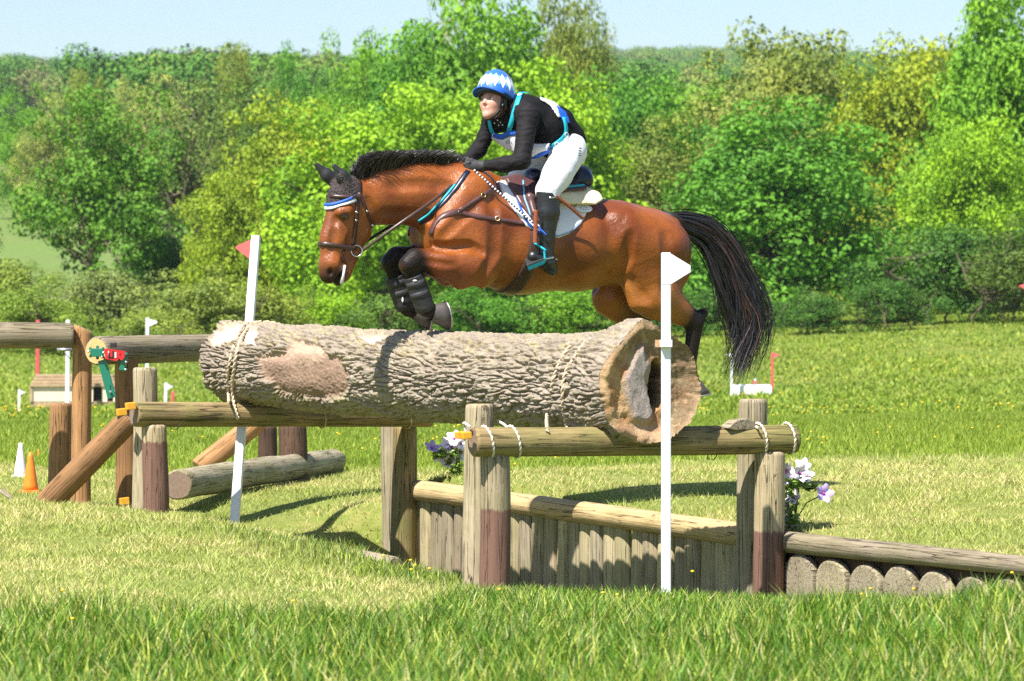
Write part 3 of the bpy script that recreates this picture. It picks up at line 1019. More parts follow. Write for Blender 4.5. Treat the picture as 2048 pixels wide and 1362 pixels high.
    upper = sstep(735, 705, py + 14 * pnoise(px * 0.03, py * 0.04, 3))[..., None]
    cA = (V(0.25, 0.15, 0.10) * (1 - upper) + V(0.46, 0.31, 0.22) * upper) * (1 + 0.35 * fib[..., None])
    cB = V(0.58, 0.48, 0.37) * (1 + 0.12 * fib[..., None])
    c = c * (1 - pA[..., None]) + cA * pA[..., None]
    pp = np.clip(pB + pC, 0, 1)[..., None]
    c = c * (1 - pp) + cB * pp
    i = np.arange(ns - 1)[:, None] * nt_
    j = np.arange(nt_)[None]
    jn = (j + 1) % nt_
    q = np.stack([i + j, i + nt_ + j, i + nt_ + jn, i + jn], -1).reshape(-1, 4)
    m, nt, out = new_mat('furrowed_bark')
    att = nt.add('ShaderNodeAttribute', attribute_name='Col').outputs['Color']
    co = nt.coords()
    n = nt.noise(co, 120, 5, 0.7)
    cc = nt.mix(nt.ramp(n, [(0.3, 0), (0.7, 1)]), nt.mix(0.35, att, (0.10, 0.07, 0.05)), nt.mix(0.12, att, (0.8, 0.75, 0.66)))
    principled(nt, out, cc, 0.92, nt.bump(n, 0.5, 0.004), Specular_IOR_Level=0.12)
    verts = P.reshape(-1, 3) - org
    o = link('trunk', np_mesh('trunk', verts, q, True, {'Col': np.clip(c.reshape(-1, 3), 0.01, 1)}), m, root)
    bvh = BVHTree.FromPolygons([tuple(v) for v in (verts[::1] + org)], [tuple(f) for f in q.tolist()])
    # ---- cut face: rim to hollow heart
    nr = 56
    idx = np.arange(0, nt_, 2)
    rim = P[-1, idx]
    thf = th[idx]
    nn = len(idx)
    rho = np.linspace(1, 0.0, nr)
    Rr, Tt = np.meshgrid(rho, thf, indexing='ij')
    cen = LOG_N + LOG_D * 0.0
    rimv = rim - cen
    rimd = rimv @ LOG_D
    rimp = rimv - LOG_D * rimd[:, None]
    rims = sum(np.roll(rimp, k, 0) for k in range(-9, 10)) / 19.0 * 1.01
    base = cen + rims[None] * Rr[..., None] + (rimp - rims)[None] * (Rr ** 16)[..., None]
    hx, hz = np.cos(Tt) * Rr * -1.0, np.sin(Tt) * Rr       # hx: to the right as the camera sees it
    side = -1.0 if np.dot(LOG_E1, V(1, 0, 0)) < 0 else 1.0
    hx = np.cos(Tt) * Rr * side
    wob = 0.10 * pnoise(hx * 4, hz * 4, 1) + 0.05 * pnoise(hx * 11, hz * 11, 3)
    hole = ((hx - 0.22 + wob * 0.8) / 0.19) ** 2 + ((hz - 0.02 + wob) / 0.46) ** 2
    inh = sstep(1.10, 0.72, hole)
    rough = 0.010 * fbm(hx * 4, hz * 4, 5, 4)
    slab = sstep(0.1, -0.06, poly_sdf(hx + 0.05 * pnoise(hx * 6, hz * 6, 9), hz, [(-0.50, 0.10), (-0.36, 0.42), (-0.12, 0.62), (0.02, 0.36), (-0.02, 0.02), (0.12, -0.45), (0.0, -0.62), (-0.26, -0.55), (-0.42, -0.22)]))
    dep = -0.02 * (1 - Rr) - 0.15 * inh + rough * (1 - 0.75 * slab) - 0.03 * (1 - slab) * sstep(0.95, 0.7, Rr) + rimd[None] * Rr ** 14
    Fp = base + LOG_D * dep[..., None]
    n_a = pnoise(hx * 3 + 2, hz * 3, 7)
    n_b = pnoise(hx * 14, hz * 5, 2)
    n_c = fbm(hx * 9, hz * 9, 8, 3)
    tan, rust, dark, grey, cream = V(0.56, 0.36, 0.17), V(0.44, 0.18, 0.045), V(0.06, 0.04, 0.025), V(0.50, 0.43, 0.41), V(0.70, 0.52, 0.30)
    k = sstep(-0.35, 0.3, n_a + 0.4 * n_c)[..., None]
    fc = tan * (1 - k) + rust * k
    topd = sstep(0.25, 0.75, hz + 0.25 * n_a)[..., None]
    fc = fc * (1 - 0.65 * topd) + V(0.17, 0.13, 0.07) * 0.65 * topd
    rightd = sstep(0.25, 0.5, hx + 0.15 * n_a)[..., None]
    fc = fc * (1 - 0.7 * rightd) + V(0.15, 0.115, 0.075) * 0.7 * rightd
    cr = sstep(0.15, 0.5, n_c)[..., None]
    fc = fc * (1 - 0.45 * cr) + cream * 0.45 * cr
    sg = (grey * (0.85 + 0.25 * n_b[..., None] + 0.25 * pnoise(hx * 40, hz * 7, 1)[..., None]))
    fc = fc * (1 - slab[..., None]) + sg * slab[..., None]
    lowp = (sstep(-0.5, -0.75, hz) * (1 - rightd[..., 0]))[..., None]
    fc = fc * (1 - 0.6 * lowp) + V(0.58, 0.38, 0.24) * 0.6 * lowp
    hin = sstep(0.25, 0.8, inh)[..., None]
    fc = fc * (1 - hin) + dark * hin
    rimb = sstep(0.93, 0.97, Rr)[..., None]
    fc = fc * (1 - 0.6 * rimb) + V(0.40, 0.26, 0.15) * 0.6 * rimb
    i = np.arange(nr - 1)[:, None] * nn
    j = np.arange(nn)[None]
    jn = (j + 1) % nn
    q2 = np.stack([i + j, i + nn + j, i + nn + jn, i + jn], -1).reshape(-1, 4)
    m2, nt, out = new_mat('rotten_heartwood')
    att = nt.add('ShaderNodeAttribute', attribute_name='Col').outputs['Color']
    co = nt.coords()
    n = nt.noise(co, 70, 6, 0.75)
    cc = nt.mix(nt.ramp(n, [(0.3, 0), (0.7, 1)]), nt.mix(0.3, att, (0.06, 0.035, 0.02)), nt.mix(0.15, att, (0.85, 0.7, 0.5)))
    principled(nt, out, cc, 0.9, nt.bump(n, 0.9, 0.012), Specular_IOR_Level=0.15)
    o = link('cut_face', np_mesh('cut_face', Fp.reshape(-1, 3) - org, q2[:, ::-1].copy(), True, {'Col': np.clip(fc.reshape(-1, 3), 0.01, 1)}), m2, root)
    o['label'] = 'hollow rotten cut end of the log, grey, rust and tan'
    # far end cap
    ring = P[0, ::8]
    c0 = ring.mean(0) + LOG_D * 0.02
    vv = np.concatenate([ring, [c0]]) - org
    kk = len(ring)
    link('far_end', np_mesh('far_end', vv, np.array([(a, kk, (a + 1) % kk) for a in range(kk)]), False), M_endold, root)
    return root, bvh
LOG, LOG_BVH = big_log()

def ray_world(bvh, px, py):
    o = Vector((0, 0, EYE))
    d = Vector(((px - 1024) / FPX, 1.0, (HOR - py) / FPX)).normalized()
    hit, n, _, dist = bvh.ray_cast(o, d)
    return hit, n

m_rope, nt, out = new_mat('sisal_rope')
co = nt.coords()
n = nt.noise(co, 160, 4, 0.7)
principled(nt, out, nt.mix(n, (0.42, 0.32, 0.20), (0.75, 0.63, 0.46)), 0.9, nt.bump(n, 0.8, 0.006))
m_wrope, nt, out = new_mat('white_cord')
co = nt.coords()
n = nt.noise(co, 140, 4, 0.7)
principled(nt, out, nt.mix(n, (0.55, 0.47, 0.36), (0.84, 0.78, 0.66)), 0.9, nt.bump(n, 0.8, 0.006))

def rope_strand(pts, r):
    """smooth the polyline, then twist two yarns round it"""
    pts = np.asarray(pts, float)
    for _ in range(2):
        a = pts[:-1] * 0.75 + pts[1:] * 0.25
        b = pts[:-1] * 0.25 + pts[1:] * 0.75
        pts = np.concatenate([pts[:1], np.stack([a, b], 1).reshape(-1, 3), pts[-1:]])
    seg = np.linalg.norm(np.diff(pts, axis=0), axis=1)
    L = np.concatenate([[0], np.cumsum(seg)])
    n = max(8, int(L[-1] / 0.014))
    u = np.linspace(0, L[-1], n)
    p = np.stack([np.interp(u, L, pts[:, k]) for k in range(3)], 1)
    T = np.gradient(p, axis=0)
    T /= np.linalg.norm(T, axis=1)[:, None] + 1e-9
    N = np.cross(T, V(0.3, 0.9, 0.2))
    N /= np.linalg.norm(N, axis=1)[:, None] + 1e-9
    B = np.cross(T, N)
    ph = u / (r * 7) * 2 * math.pi
    out = []
    for k in (0, math.pi):
        out.append(p + (N * np.cos(ph + k)[:, None] + B * np.sin(ph + k)[:, None]) * r * 0.5)
    return out

def log_rope(strands, label, rail_pts, r=0.0115):
    root = empty('lashing_rope', tuple(W(*rail_pts[0])))
    org = np.array(root.location)
    for st, rp in zip(strands, rail_pts):
        pts = []
        for px, py in st:
            hit, nn = ray_world(LOG_BVH, px, py)
            if hit is None:
                continue
            pts.append(np.array(hit + nn * 0.016))
        # over the top and away down the far side
        s = np.dot(pts[0] - LOG_F, LOG_D)
        rad = 0.29
        over = [LOG_F + LOG_D * (s + 0.10 * k) + (LOG_E1 * math.cos(a) + LOG_E2 * math.sin(a)) * rad for k, a in ((2, -2.9), (1.6, 2.6), (1.0, 2.1))]
        pts = over + pts + [W(*rp)]
        mb = MB()
        for y in rope_strand(pts, r):
            mb.tube(y - org, r * 0.62, 6)
        mb.build('strand', m_rope, root, True)
    tag(root, label, 'rope')
log_rope([[(497, 645), (480, 668), (464, 712), (458, 752), (456, 790)], [(520, 643), (495, 660), (478, 700), (470, 750), (468, 790)]],
         'double tan rope looped over the far end of the big log', [(458, 804, 25.98), (476, 838, 26.1)])
log_rope([[(1160, 676), (1132, 705), (1112, 745), (1102, 790), (1097, 835)], [(1186, 672), (1155, 706), (1134, 745), (1127, 785), (1129, 830), (1134, 850)]],
         'double tan rope looped over the big log near its cut end', [(1095, 862, 22.30), (1142, 895, 22.45)])

def rail_loop(A, B, t, r, tilt, label, mat=m_wrope, rr=0.008, tail=None, turn=0.0):
    A, B = np.asarray(A), np.asarray(B)
    d = (B - A) / np.linalg.norm(B - A)
    e1 = np.cross(d, V(0, 0, 1))
    e1 /= np.linalg.norm(e1)
    e2 = np.cross(e1, d)
    c = A + (B - A) * t
    a = np.linspace(0, 2 * math.pi, 25)
    pts = c + (np.cos(a)[:, None] * e1 + np.sin(a)[:, None] * e2) * (r + rr * 0.7) + d * (tilt * np.sin(a + turn))[:, None]
    root = empty('rope_loop', tuple(c))
    mb = MB()
    for y in rope_strand(pts, rr):
        mb.tube(y - c, rr * 0.62, 6)
    mb.build('loop', mat, root, True)
    if tail is not None:
        mb = MB()
        for y in rope_strand(tail, rr):
            mb.tube(y - c, rr * 0.62, 6)
        mb.build('loose_end', mat, root, True)
    tag(root, label, 'rope')
rail_loop(NR_A, NR_B, 0.045, 0.083, -0.02, 'white cord round the rail end and the tall post by the pink flowers', tail=[W(940, 853, 22.16), W(925, 842, 22.3), W(932, 862, 22.3), W(929, 880, 22.2)])
rail_loop(NR_A, NR_B, 0.125, 0.083, -0.02, 'white cord round the near rail just right of its stub post', tail=[W(1020, 860, 22.3), W(1008, 848, 22.45), W(996, 842, 22.6)])
rail_loop(NR_A, NR_B, 0.885, 0.084, -0.015, 'white cord round the near rail in front of the split grey post', tail=[W(1516, 856, 22.78), W(1503, 848, 22.95), W(1495, 850, 23.0)])
rail_loop(NR_A, NR_B, 0.975, 0.084, -0.012, 'white cord round the far tip of the near rail')
rail_loop(W(268, 826, 25.92), W(862, 833, 27.02), 0.615, 0.081, -0.02, 'thin tan cord round the middle of the far mossy rail', m_rope, 0.006)
rail_loop(W(268, 826, 25.92), W(862, 833, 27.02), 0.91, 0.079, -0.02, 'thin tan cord round the far mossy rail beside its olive post', m_rope, 0.005)

# ------------------------------------------------------------------ flags and poles
m_pole = plain('white_pvc', (0.80, 0.80, 0.84), 0.35, 0.04, 25, 0.05)
m_rust = plain('rusty_plate', (0.50, 0.30, 0.15), 0.7, 0.3, 90, 0.2)
m_redflag, nt, out = new_mat('red_flag_plastic')
pb = nt.add('ShaderNodeBsdfPrincipled', {'Base Color': (0.80, 0.22, 0.21, 1), 'Roughness': 0.45})
tb = nt.add('ShaderNodeBsdfTranslucent', {'Color': (0.98, 0.45, 0.42, 1)})
nt.t.links.new(nt.add('ShaderNodeMixShader', {0: 0.4, 1: pb.outputs[0], 2: tb.outputs[0]}).outputs[0], out.inputs['Surface'])
m_redpole = plain('red_pole', (0.62, 0.10, 0.10), 0.5, 0.08, 20, 0.05)

def flag_pole(base, top, half, flag_px, Y, mat, fmat, label, name='flag_pole', group=None, sink=0.15, thick=0.004):
    base, top = np.asarray(base, float), np.asarray(top, float)
    root = empty(name, tuple(base))
    d = top - base
    L = np.linalg.norm(d)
    o = MB().box((0, 0, (L - sink) / 2), (half, half, (L + sink) / 2)).build('pole', mat, root, False, half * 0.25)
    o.rotation_mode = 'QUATERNION'
    o.rotation_quaternion = Vector(d).to_track_quat('Z', 'Y')
    if flag_px:
        n = len(flag_px)
        f = [W(px, py, Y - half - 0.002) - base for px, py in flag_px]
        bk = [p + V(0, thick, 0) for p in f]
        mb = MB().raw(f + bk, [(i, (i + 1) % n, n + (i + 1) % n, n + i) for i in range(n)], [(0, i + 1, i) for i in range(1, n - 1)] + [(n, n + i, n + i + 1) for i in range(1, n - 1)])
        mb.build('flag', fmat, root)
    tag(root, label, 'flag pole', group)
    return root
g = 'flag poles'
flag_pole(W(468, 1060, 26.45), W(512, 473, 27.25), 0.029, [(503, 478), (500, 519), (470, 496), (472, 492)], 27.30, m_pole, m_redflag, 'leaning white pole with red triangular flag behind the big log', group=g)
rp = flag_pole(W(1332, 1220, 22.05), W(1332, 505, 22.05), 0.0265, [(1323, 506), (1343, 508), (1381, 531), (1381, 544), (1342, 568), (1323, 568)], 22.05, m_pole, m_white, 'upright white pole with white flag beside the hollow log end', group=g)
c = np.array(rp.location)
mb = MB().box(W(1332, 687, 22.02) - c, (0.034, 0.034, 0.020))
mb.build('clamp', m_pole, rp, False, 0.003)
mb = MB().box(W(1318, 687, 22.08) - c, (0.022, 0.004, 0.020))
mb.build('clamp_plate', m_rust, rp)

# ------------------------------------------------------------------ cones
m_or = plain('orange_cone_plastic', (0.85, 0.22, 0.015), 0.5, 0.08, 30, 0.05)
m_wc = plain('white_cone_plastic', (0.85, 0.78, 0.74), 0.5, 0.05, 30, 0.05)
def cone(px, py, Y, hpx, mat, label):
    x = (px - 1024) * Y / FPX
    z = gz(x, Y)
    h = hpx * Y / FPX
    root = empty('marker_cone', (x, Y, z))
    a = np.linspace(0, 1, 8)
    mb = MB().tube([V(0, 0, 0.01 + h * t) for t in a], [h * (0.21 - 0.155 * t) for t in a], 20)
    mb.build('cone_body', mat, root, True)
    MB().box((0, 0, 0.008), (h * 0.25, h * 0.25, 0.010)).build('base_plate', mat, root, False, 0.004)
    tag(root, label, 'cone', 'marker cones')
cone(61, 985, 28.6, 78, m_or, 'bright orange cone on the grass by the brace log')
cone(41, 960, 30.0, 66, m_wc, 'white cone just behind the bright orange one')
cone(77, 940, 36.5, 18, m_or, 'tiny orange cone in the grass beyond the white cone')
o = timber('wood_scrap', W(2, 980, 27.0), W(24, 998, 26.8), 0.018, 0.014, M_silver, M_endold, n=10, rings=5)
tag(o, 'broken scrap of grey wood on the grass by the cones', 'stick')

# ------------------------------------------------------------------ small jumps out in the field
def roofed_jump():
    Y = 90.0
    k = Y / FPX
    x0 = (150 - 1024) * k
    z = gz(x0, Y)
    root = empty('roofed_jump', (x0, Y, z))
    tag(root, 'low roofed wooden jump with cream panel and dark openings out in the field', 'jump')
    mt = plain('field_jump_timber', (0.42, 0.30, 0.18), 0.8, 0.2, 8, 0.2)
    mp = plain('cream_panel', (0.72, 0.62, 0.48), 0.7, 0.08, 8, 0.1)
    md = plain('dark_opening', (0.03, 0.025, 0.02), 0.9, 0.2, 8, 0.0)
    h = 0.80
    MB().box((-0.47, 0, 0.30), (0.46, 0.30, 0.17)).build('side_panel', mp, root)
    MB().box((0.0, 0.02, 0.08), (0.96, 0.32, 0.06)).build('sill', mt, root)
    for k2, zz in enumerate((0.50, 0.57, 0.64, 0.71)):
        MB().box((0.0, 0, zz), (0.97 - 0.03 * k2, 0.36 - 0.06 * k2, 0.032)).build('roof_board', mt, root, False, 0.01)
    for xx in (0.06, 0.38, 0.70, 0.95):
        MB().box((xx, -0.27, 0.30), (0.06, 0.05, 0.17)).build('upright', mp, root)
    MB().box((0.52, 0.05, 0.30), (0.43, 0.25, 0.165)).build('opening', md, root)
    MB().box((-0.95, 0, 0.30), (0.035, 0.33, 0.17)).build('corner_post', mt, root)
roofed_jump()
def far_pole(px, py0, py1, Y, w, mat, fl, fmat, label):
    k = Y / FPX
    b = W(px, py0, Y)
    b[2] = min(b[2], gz(b[0], b[1]))
    return flag_pole(b, W(px + 1, py1, Y), w * k / 2, fl, Y, mat, fmat, label, group=g, sink=0.05, thick=0.01)
far_pole(75, 825, 640, 91.5, 8, m_redpole, None, None, 'red pole standing behind the roofed jump')
far_pole(135, 825, 640, 88.9, 8, m_pole, None, None, 'white pole standing in front of the roofed jump')
far_pole(294, 760, 636, 104, 7, m_pole, [(294, 637), (314, 642), (314, 646), (298, 653), (294, 653)], m_white, 'white pole and flag rising behind the fresh-sawn rail')
far_pole(38, 800, 779, 86, 5, m_pole, [(37, 779), (52, 785), (38, 790)], m_white, 'short white flag in the grass left of the roofed jump')
far_pole(331, 800, 766, 86, 6, m_pole, [(330, 766), (347, 773), (331, 781)], m_white, 'short white flag beside the tall grey trestle post')
far_pole(345, 800, 784, 88, 6, m_redpole, [(342, 784), (349, 782), (349, 792)], m_redflag, 'tiny red flag low in the grass past the tall grey post')
far_pole(2052, 660, 566, 120, 5, m_redpole, [(2052, 566), (2036, 572), (2052, 579)], m_redflag, 'red flag at the edge of the far woodland')
def white_jump():
    Y = 90.0
    k = Y / FPX
    c = W(1503, 781, Y)
    c[2] = gz(c[0], Y)
    root = empty('white_jump', tuple(c))
    tag(root, 'small white box jump far out in the field behind the tail', 'jump')
    MB().box((0, 0, 0.09), (40 * k, 0.2, 0.10)).build('box', m_white, root, False, 0.01)
    MB().box((0, 0.02, 0.20), (38 * k, 0.16, 0.02)).build('lid', m_white, root, False, 0.01)
white_jump()
far_pole(1463, 790, 708, 89.5, 5, m_pole, [(1450, 709), (1463, 706), (1463, 714)], m_white, 'white pole at the left side of the small white jump')
far_pole(1544, 788, 705, 90.5, 5, m_redpole, [(1547, 705), (1562, 710), (1547, 716)], m_redflag, 'red pole with red flag at the right side of the small white jump')
far_pole(1509, 775, 757, 89.5, 5, m_pole, [(1505, 760), (1518, 764), (1507, 770)], m_redflag, 'short white stake with pink flag on the small white jump')

# ------------------------------------------------------------------ flowering bushes
m_leaf_b = plain('bush_leaf', (0.16, 0.27, 0.03), 0.5, 0.35, 40, 0)
m_petal1 = plain('pink_white_petal', (0.94, 0.82, 0.93), 0.6, 0.12, 60, 0)
m_petal2 = plain('lilac_petal', (0.56, 0.42, 0.82), 0.6, 0.15, 60, 0)
m_core = plain('magenta_flower_centre', (0.45, 0.05, 0.35), 0.6, 0.2, 60, 0)
m_stem = plain('green_stem', (0.10, 0.16, 0.03), 0.6, 0.2, 40, 0)
def flower_mesh(mat):
    mb = MB()
    for k in range(5):
        a = k * 2 * math.pi / 5
        R = np.array(Matrix.Rotation(a, 3, 'Z') @ Matrix.Rotation(math.radians(-32), 3, 'Y'))
        pts = []
        for u in np.linspace(0, 1, 4):
            for w in (-1, 0, 1):
                ww = 0.36 * math.sin(math.pi * (0.12 + 0.78 * u)) * w
                pts.append(R @ V(u, ww, -0.12 * abs(w) + 0.1 * math.sin(u * 3)))
        q = [(r * 3 + c, r * 3 + c + 1, r * 3 + c + 4, r * 3 + c + 3) for r in range(3) for c in range(2)]
        mb.raw(pts, q)
    me = mb.mesh('flower', True)
    me.materials.append(mat)
    return me
FM1, FM2 = flower_mesh(m_petal1), flower_mesh(m_petal2)
core_me = MB().ell((0, 0, 0.12), (0.13, 0.13, 0.22), nu=8, nv=6).mesh('flower_centre', True)
core_me.materials.append(m_core)
def bush(px, py, Y, flowers, col, label, pick):
    k = Y / FPX
    b = W(px, py, Y)
    b[2] = gz(b[0], b[1])
    root = empty('flower_bush', tuple(b))
    tag(root, label, 'flowers', 'flowers at the jump')
    lv, lq = [], []
    rg = random.Random(int(px))
    stems = MB()
    for fx, fy in flowers:
        p = W(fx, fy, Y + rg.uniform(-0.05, 0.05)) - b
        sb = V(rg.uniform(-0.03, 0.03), rg.uniform(-0.03, 0.03), 0)
        stems.tube([sb, sb * 0.6 + p * 0.5 + V(0, 0, 0.05), p], 0.004, 5)
        f = link('flower', FM1 if rg.random() < pick else FM2, None, root)
        f.location = p
        s = rg.uniform(0.055, 0.070)
        f.scale = (s, s, s)
        dirv = Vector((rg.uniform(-0.7, 0.5), -0.8, rg.uniform(-0.2, 0.9)))
        f.rotation_euler = dirv.to_track_quat('Z', 'Y').to_euler()
        cc = link('flower_centre', core_me, None, f)
    stems.build('stem', m_stem, root, True)
    mb = MB()
    for _ in range(520):
        cx, cy, rx, ry = col[rg.randrange(len(col))]
        p = W(cx + rg.gauss(0, rx * 0.5), cy + rg.gauss(0, ry * 0.5), Y + rg.gauss(0, 0.05)) - b
        if p[2] < 0.01:
            continue
        R = np.array(Matrix.Rotation(rg.uniform(0, 6.28), 3, 'Z') @ Matrix.Rotation(rg.uniform(-1.2, 1.2), 3, 'X'))
        s = rg.uniform(0.020, 0.042)
        mb.raw([p, p + R @ V(s * 0.5, s * 0.35, s * 0.1), p + R @ V(s * 1.1, 0, 0), p + R @ V(s * 0.5, -s * 0.35, s * 0.1)], [(0, 1, 2, 3)])
    fo = mb.build('foliage', m_leaf_b, root)
    fo['kind'] = 'stuff'
bush(915, 968, 27.15, [(909, 879), (897, 889), (921, 888), (905, 897), (919, 905), (884, 912), (902, 926), (863, 898), (915, 915)], [(910, 945, 14, 26), (905, 910, 18, 14), (880, 908, 10, 10), (912, 960, 12, 14)],
     'bush of pink and white artificial flowers left of the tall roped post', 0.97)
bush(1584, 1062, 23.25, [(1572, 942), (1578, 955), (1606, 934), (1611, 950), (1598, 946), (1588, 996), (1646, 988), (1570, 1024), (1577, 1046)], [(1580, 1000, 16, 34), (1590, 965, 20, 12), (1582, 1040, 14, 16), (1620, 975, 10, 6)],
     'bush of purple and lilac artificial flowers beside the worn brown post', 0.35)
# ------------------------------------------------------------------ trees
mleaf, nt, out = new_mat('leaf')
oc = nt.add('ShaderNodeObjectInfo').outputs['Color']
tint = nt.add('ShaderNodeAttribute', attribute_name='tint').outputs['Fac']
hue = nt.mix(nt.ramp(tint, [(0.0, 0.0), (1.0, 1.0)]), nt.mix(1.0, oc, (0.62, 0.70, 0.75), 'MULTIPLY'), nt.mix(1.0, oc, (1.45, 1.30, 0.95), 'MULTIPLY'))
pb = nt.add('ShaderNodeBsdfPrincipled', {'Base Color': hue, 'Roughness': 0.55, 'Specular IOR Level': 0.18})
tb = nt.add('ShaderNodeBsdfTranslucent', {'Color': nt.mix(1.0, hue, (1.5, 1.6, 0.5), 'MULTIPLY')})
nt.t.links.new(nt.add('ShaderNodeMixShader', {0: 0.16, 1: pb.outputs[0], 2: tb.outputs[0]}).outputs[0], out.inputs['Surface'])
mtrunk = wood_mat('tree_bark', (0.20, 0.16, 0.12), (0.07, 0.055, 0.04), 0.3)

def leaves_at(P, D, size, rg):
    """one folded leaf quad per point P facing D"""
    n = len(P)
    D = D / (np.linalg.norm(D, axis=1)[:, None] + 1e-9)
    a = rg.normal(size=(n, 3))
    U = np.cross(D, a)
    U /= np.linalg.norm(U, axis=1)[:, None] + 1e-9
    S = np.cross(D, U)
    s = (size * (0.6 + 0.8 * rg.random(n)))[:, None]
    v = np.stack([P - U * s * 0.5, P + S * s * 0.36 + D * s * 0.12, P + U * s * 0.55, P - S * s * 0.36 + D * s * 0.12], 1).reshape(-1, 3)
    return v

def crown(name, seed, rad, zc, n_clump, per, leaf, clump_r, shell=0.55, up=0.35, lobes=0.25, gap=0.0):
    """leaf clumps spread through an uneven crown; returns mesh and clump centres"""
    rg = np.random.default_rng(seed)
    d = rg.normal(size=(n_clump, 3))
    d /= np.linalg.norm(d, axis=1)[:, None]
    d[:, 2] = np.where(d[:, 2] < -0.8, -d[:, 2] * 0.6, d[:, 2])
    rr = rg.random(n_clump) ** shell
    edge = 1 + lobes * pnoise(d[:, 0] * 1.9 + seed, d[:, 1] * 1.9, d[:, 2] * 1.9) * 1.6
    C = d * (rr * edge)[:, None] * np.array(rad) + V(0, 0, zc)
    cr = clump_r * (0.55 + 0.8 * rg.random(n_clump))
    cnt = (per * (cr / clump_r) ** 1.6).astype(int) + 4
    ci = np.repeat(np.arange(n_clump), cnt)
    m = len(ci)
    q = rg.normal(size=(m, 3))
    q /= np.linalg.norm(q, axis=1)[:, None]
    rad_l = (0.55 + 0.5 * rg.random(m) ** 0.6)
    P = C[ci] + q * (cr[ci] * rad_l)[:, None] * V(1.15, 1.15, 0.75)
    D = q + rg.normal(size=(m, 3)) * 0.42 + V(0, 0, up)
    v = leaves_at(P, D, np.full(m, leaf), rg)
    t = np.clip(0.5 + 0.22 * rg.normal(size=n_clump)[ci] + 0.2 * rg.normal(size=m), 0, 1)
    f = np.arange(m * 4).reshape(-1, 4)
    me = np_mesh(name, v, f, False, {'tint': np.repeat(t, 4)})
    me.materials.append(mleaf)
    return me, C

def limbs(name, seed, C, H, r0, n_limb, fork=0.25, bare=None, lean=0.0, multi=1):
    rg = np.random.default_rng(seed)
    mb = MB()
    for s in range(multi):
        bx, by = (rg.normal() * 0.9, rg.normal() * 0.6) if multi > 1 else (0, 0)
        zt = np.linspace(-0.3, H * 0.72, 7)
        wob = np.cumsum(rg.normal(size=(7, 2)) * 0.13, 0) * (1 if multi == 1 else 1.8)
        tr = np.c_[bx + wob[:, 0] + lean * zt, by + wob[:, 1], zt]
        mb.tube(tr, np.linspace(r0, r0 * 0.35, 7) * (1 if multi == 1 else 0.7), 8)
        pick = C[rg.permutation(len(C))[:n_limb]]
        for c in pick:
            k = rg.uniform(fork, 0.9)
            st = np.array([np.interp(k * 6, np.arange(7), tr[:, a]) for a in range(3)])
            mid = (st + c) / 2 + V(0, 0, -0.08 * H * rg.random()) + rg.normal(size=3) * 0.2
            mb.tube([st, mid, c], [r0 * 0.38, r0 * 0.22, r0 * 0.07], 5, cap=False)
    if bare is not None:
        for _ in range(bare):
            z0 = H * rg.uniform(0.3, 0.7)
            a = rg.uniform(0, 6.28)
            L = rg.uniform(1.5, 4)
            p0 = V(0, 0, z0)
            p1 = p0 + V(math.cos(a), math.sin(a), 0.9) * L * 0.5
            p2 = p1 + V(math.cos(a + 0.4), math.sin(a), 1.2) * L * 0.5
            mb.tube([p0, p1, p2], [r0 * 0.25, r0 * 0.14, 0.02], 4, cap=False)
    me = mb.mesh(name, True)
    me.materials.append(mtrunk)
    return me

PROTO = {}
def proto(key, H, wid, crown_args, limb_args):
    me, C = crown('crown', **crown_args)
    tr = limbs('trunk', C=C, H=H, **limb_args)
    PROTO.setdefault(key, []).append((H, wid, me, tr))
for s in (1, 2):
    proto('dense', 10.0, 9.4, dict(seed=s, rad=(4.3, 4.3, 5.0), zc=4.6, n_clump=210, per=170, leaf=0.20, clump_r=0.92, shell=0.36, lobes=0.26), dict(seed=s, r0=0.30, n_limb=16))
for s in (3, 4):
    proto('airy', 10.0, 8.0, dict(seed=s, rad=(3.7, 3.7, 4.6), zc=5.2, n_clump=130, per=130, leaf=0.19, clump_r=0.80, shell=0.5, lobes=0.42), dict(seed=s, r0=0.24, n_limb=26, bare=8))
for s in (5, 6):
    proto('feathery', 10.0, 7.4, dict(seed=s, rad=(3.4, 3.4, 5.0), zc=4.7, n_clump=250, per=95, leaf=0.15, clump_r=0.66, shell=0.45, up=0.6, lobes=0.34), dict(seed=s, r0=0.22, n_limb=24, bare=6))
proto('thin', 10.0, 5.6, dict(seed=8, rad=(2.5, 2.5, 3.6), zc=6.3, n_clump=95, per=46, leaf=0.17, clump_r=0.55, shell=0.6, lobes=0.45), dict(seed=8, r0=0.20, n_limb=24, bare=18, multi=2))
for s in (9, 10):
    proto('shrub', 4.0, 5.2, dict(seed=s, rad=(2.4, 2.0, 1.9), zc=1.9, n_clump=120, per=110, leaf=0.12, clump_r=0.50, shell=0.45, up=0.5, lobes=0.35), dict(seed=s, r0=0.07, n_limb=16, multi=4))
_tc = [0]
def tree(kind, px, top, width, Y, colour, label, name='tree', group=None, cat='tree'):
    _tc[0] += 1
    pr = PROTO[kind]
    H, wid, me, tr = pr[_tc[0] % len(pr)]
    x = (px - 1024) * Y / FPX
    z = gz(x, Y)
    gp = HOR - (z - EYE) * FPX / Y
    h = (gp - top) * Y / FPX
    sx = width * Y / FPX / wid
    root = empty(name, (x, Y, z - 0.05))
    root.rotation_euler = (0, 0, random.uniform(0, 6.28))
    root.scale = (sx, sx, h / H)
    c = link('crown', me, None, root)
    c.color = (*colour, 1)
    link('stem' if kind == 'shrub' else 'trunk', tr, None, root)
    tag(root, label, cat, group)
    return root
gT, gS = 'trees along the field edge', 'shrubs along the field edge'
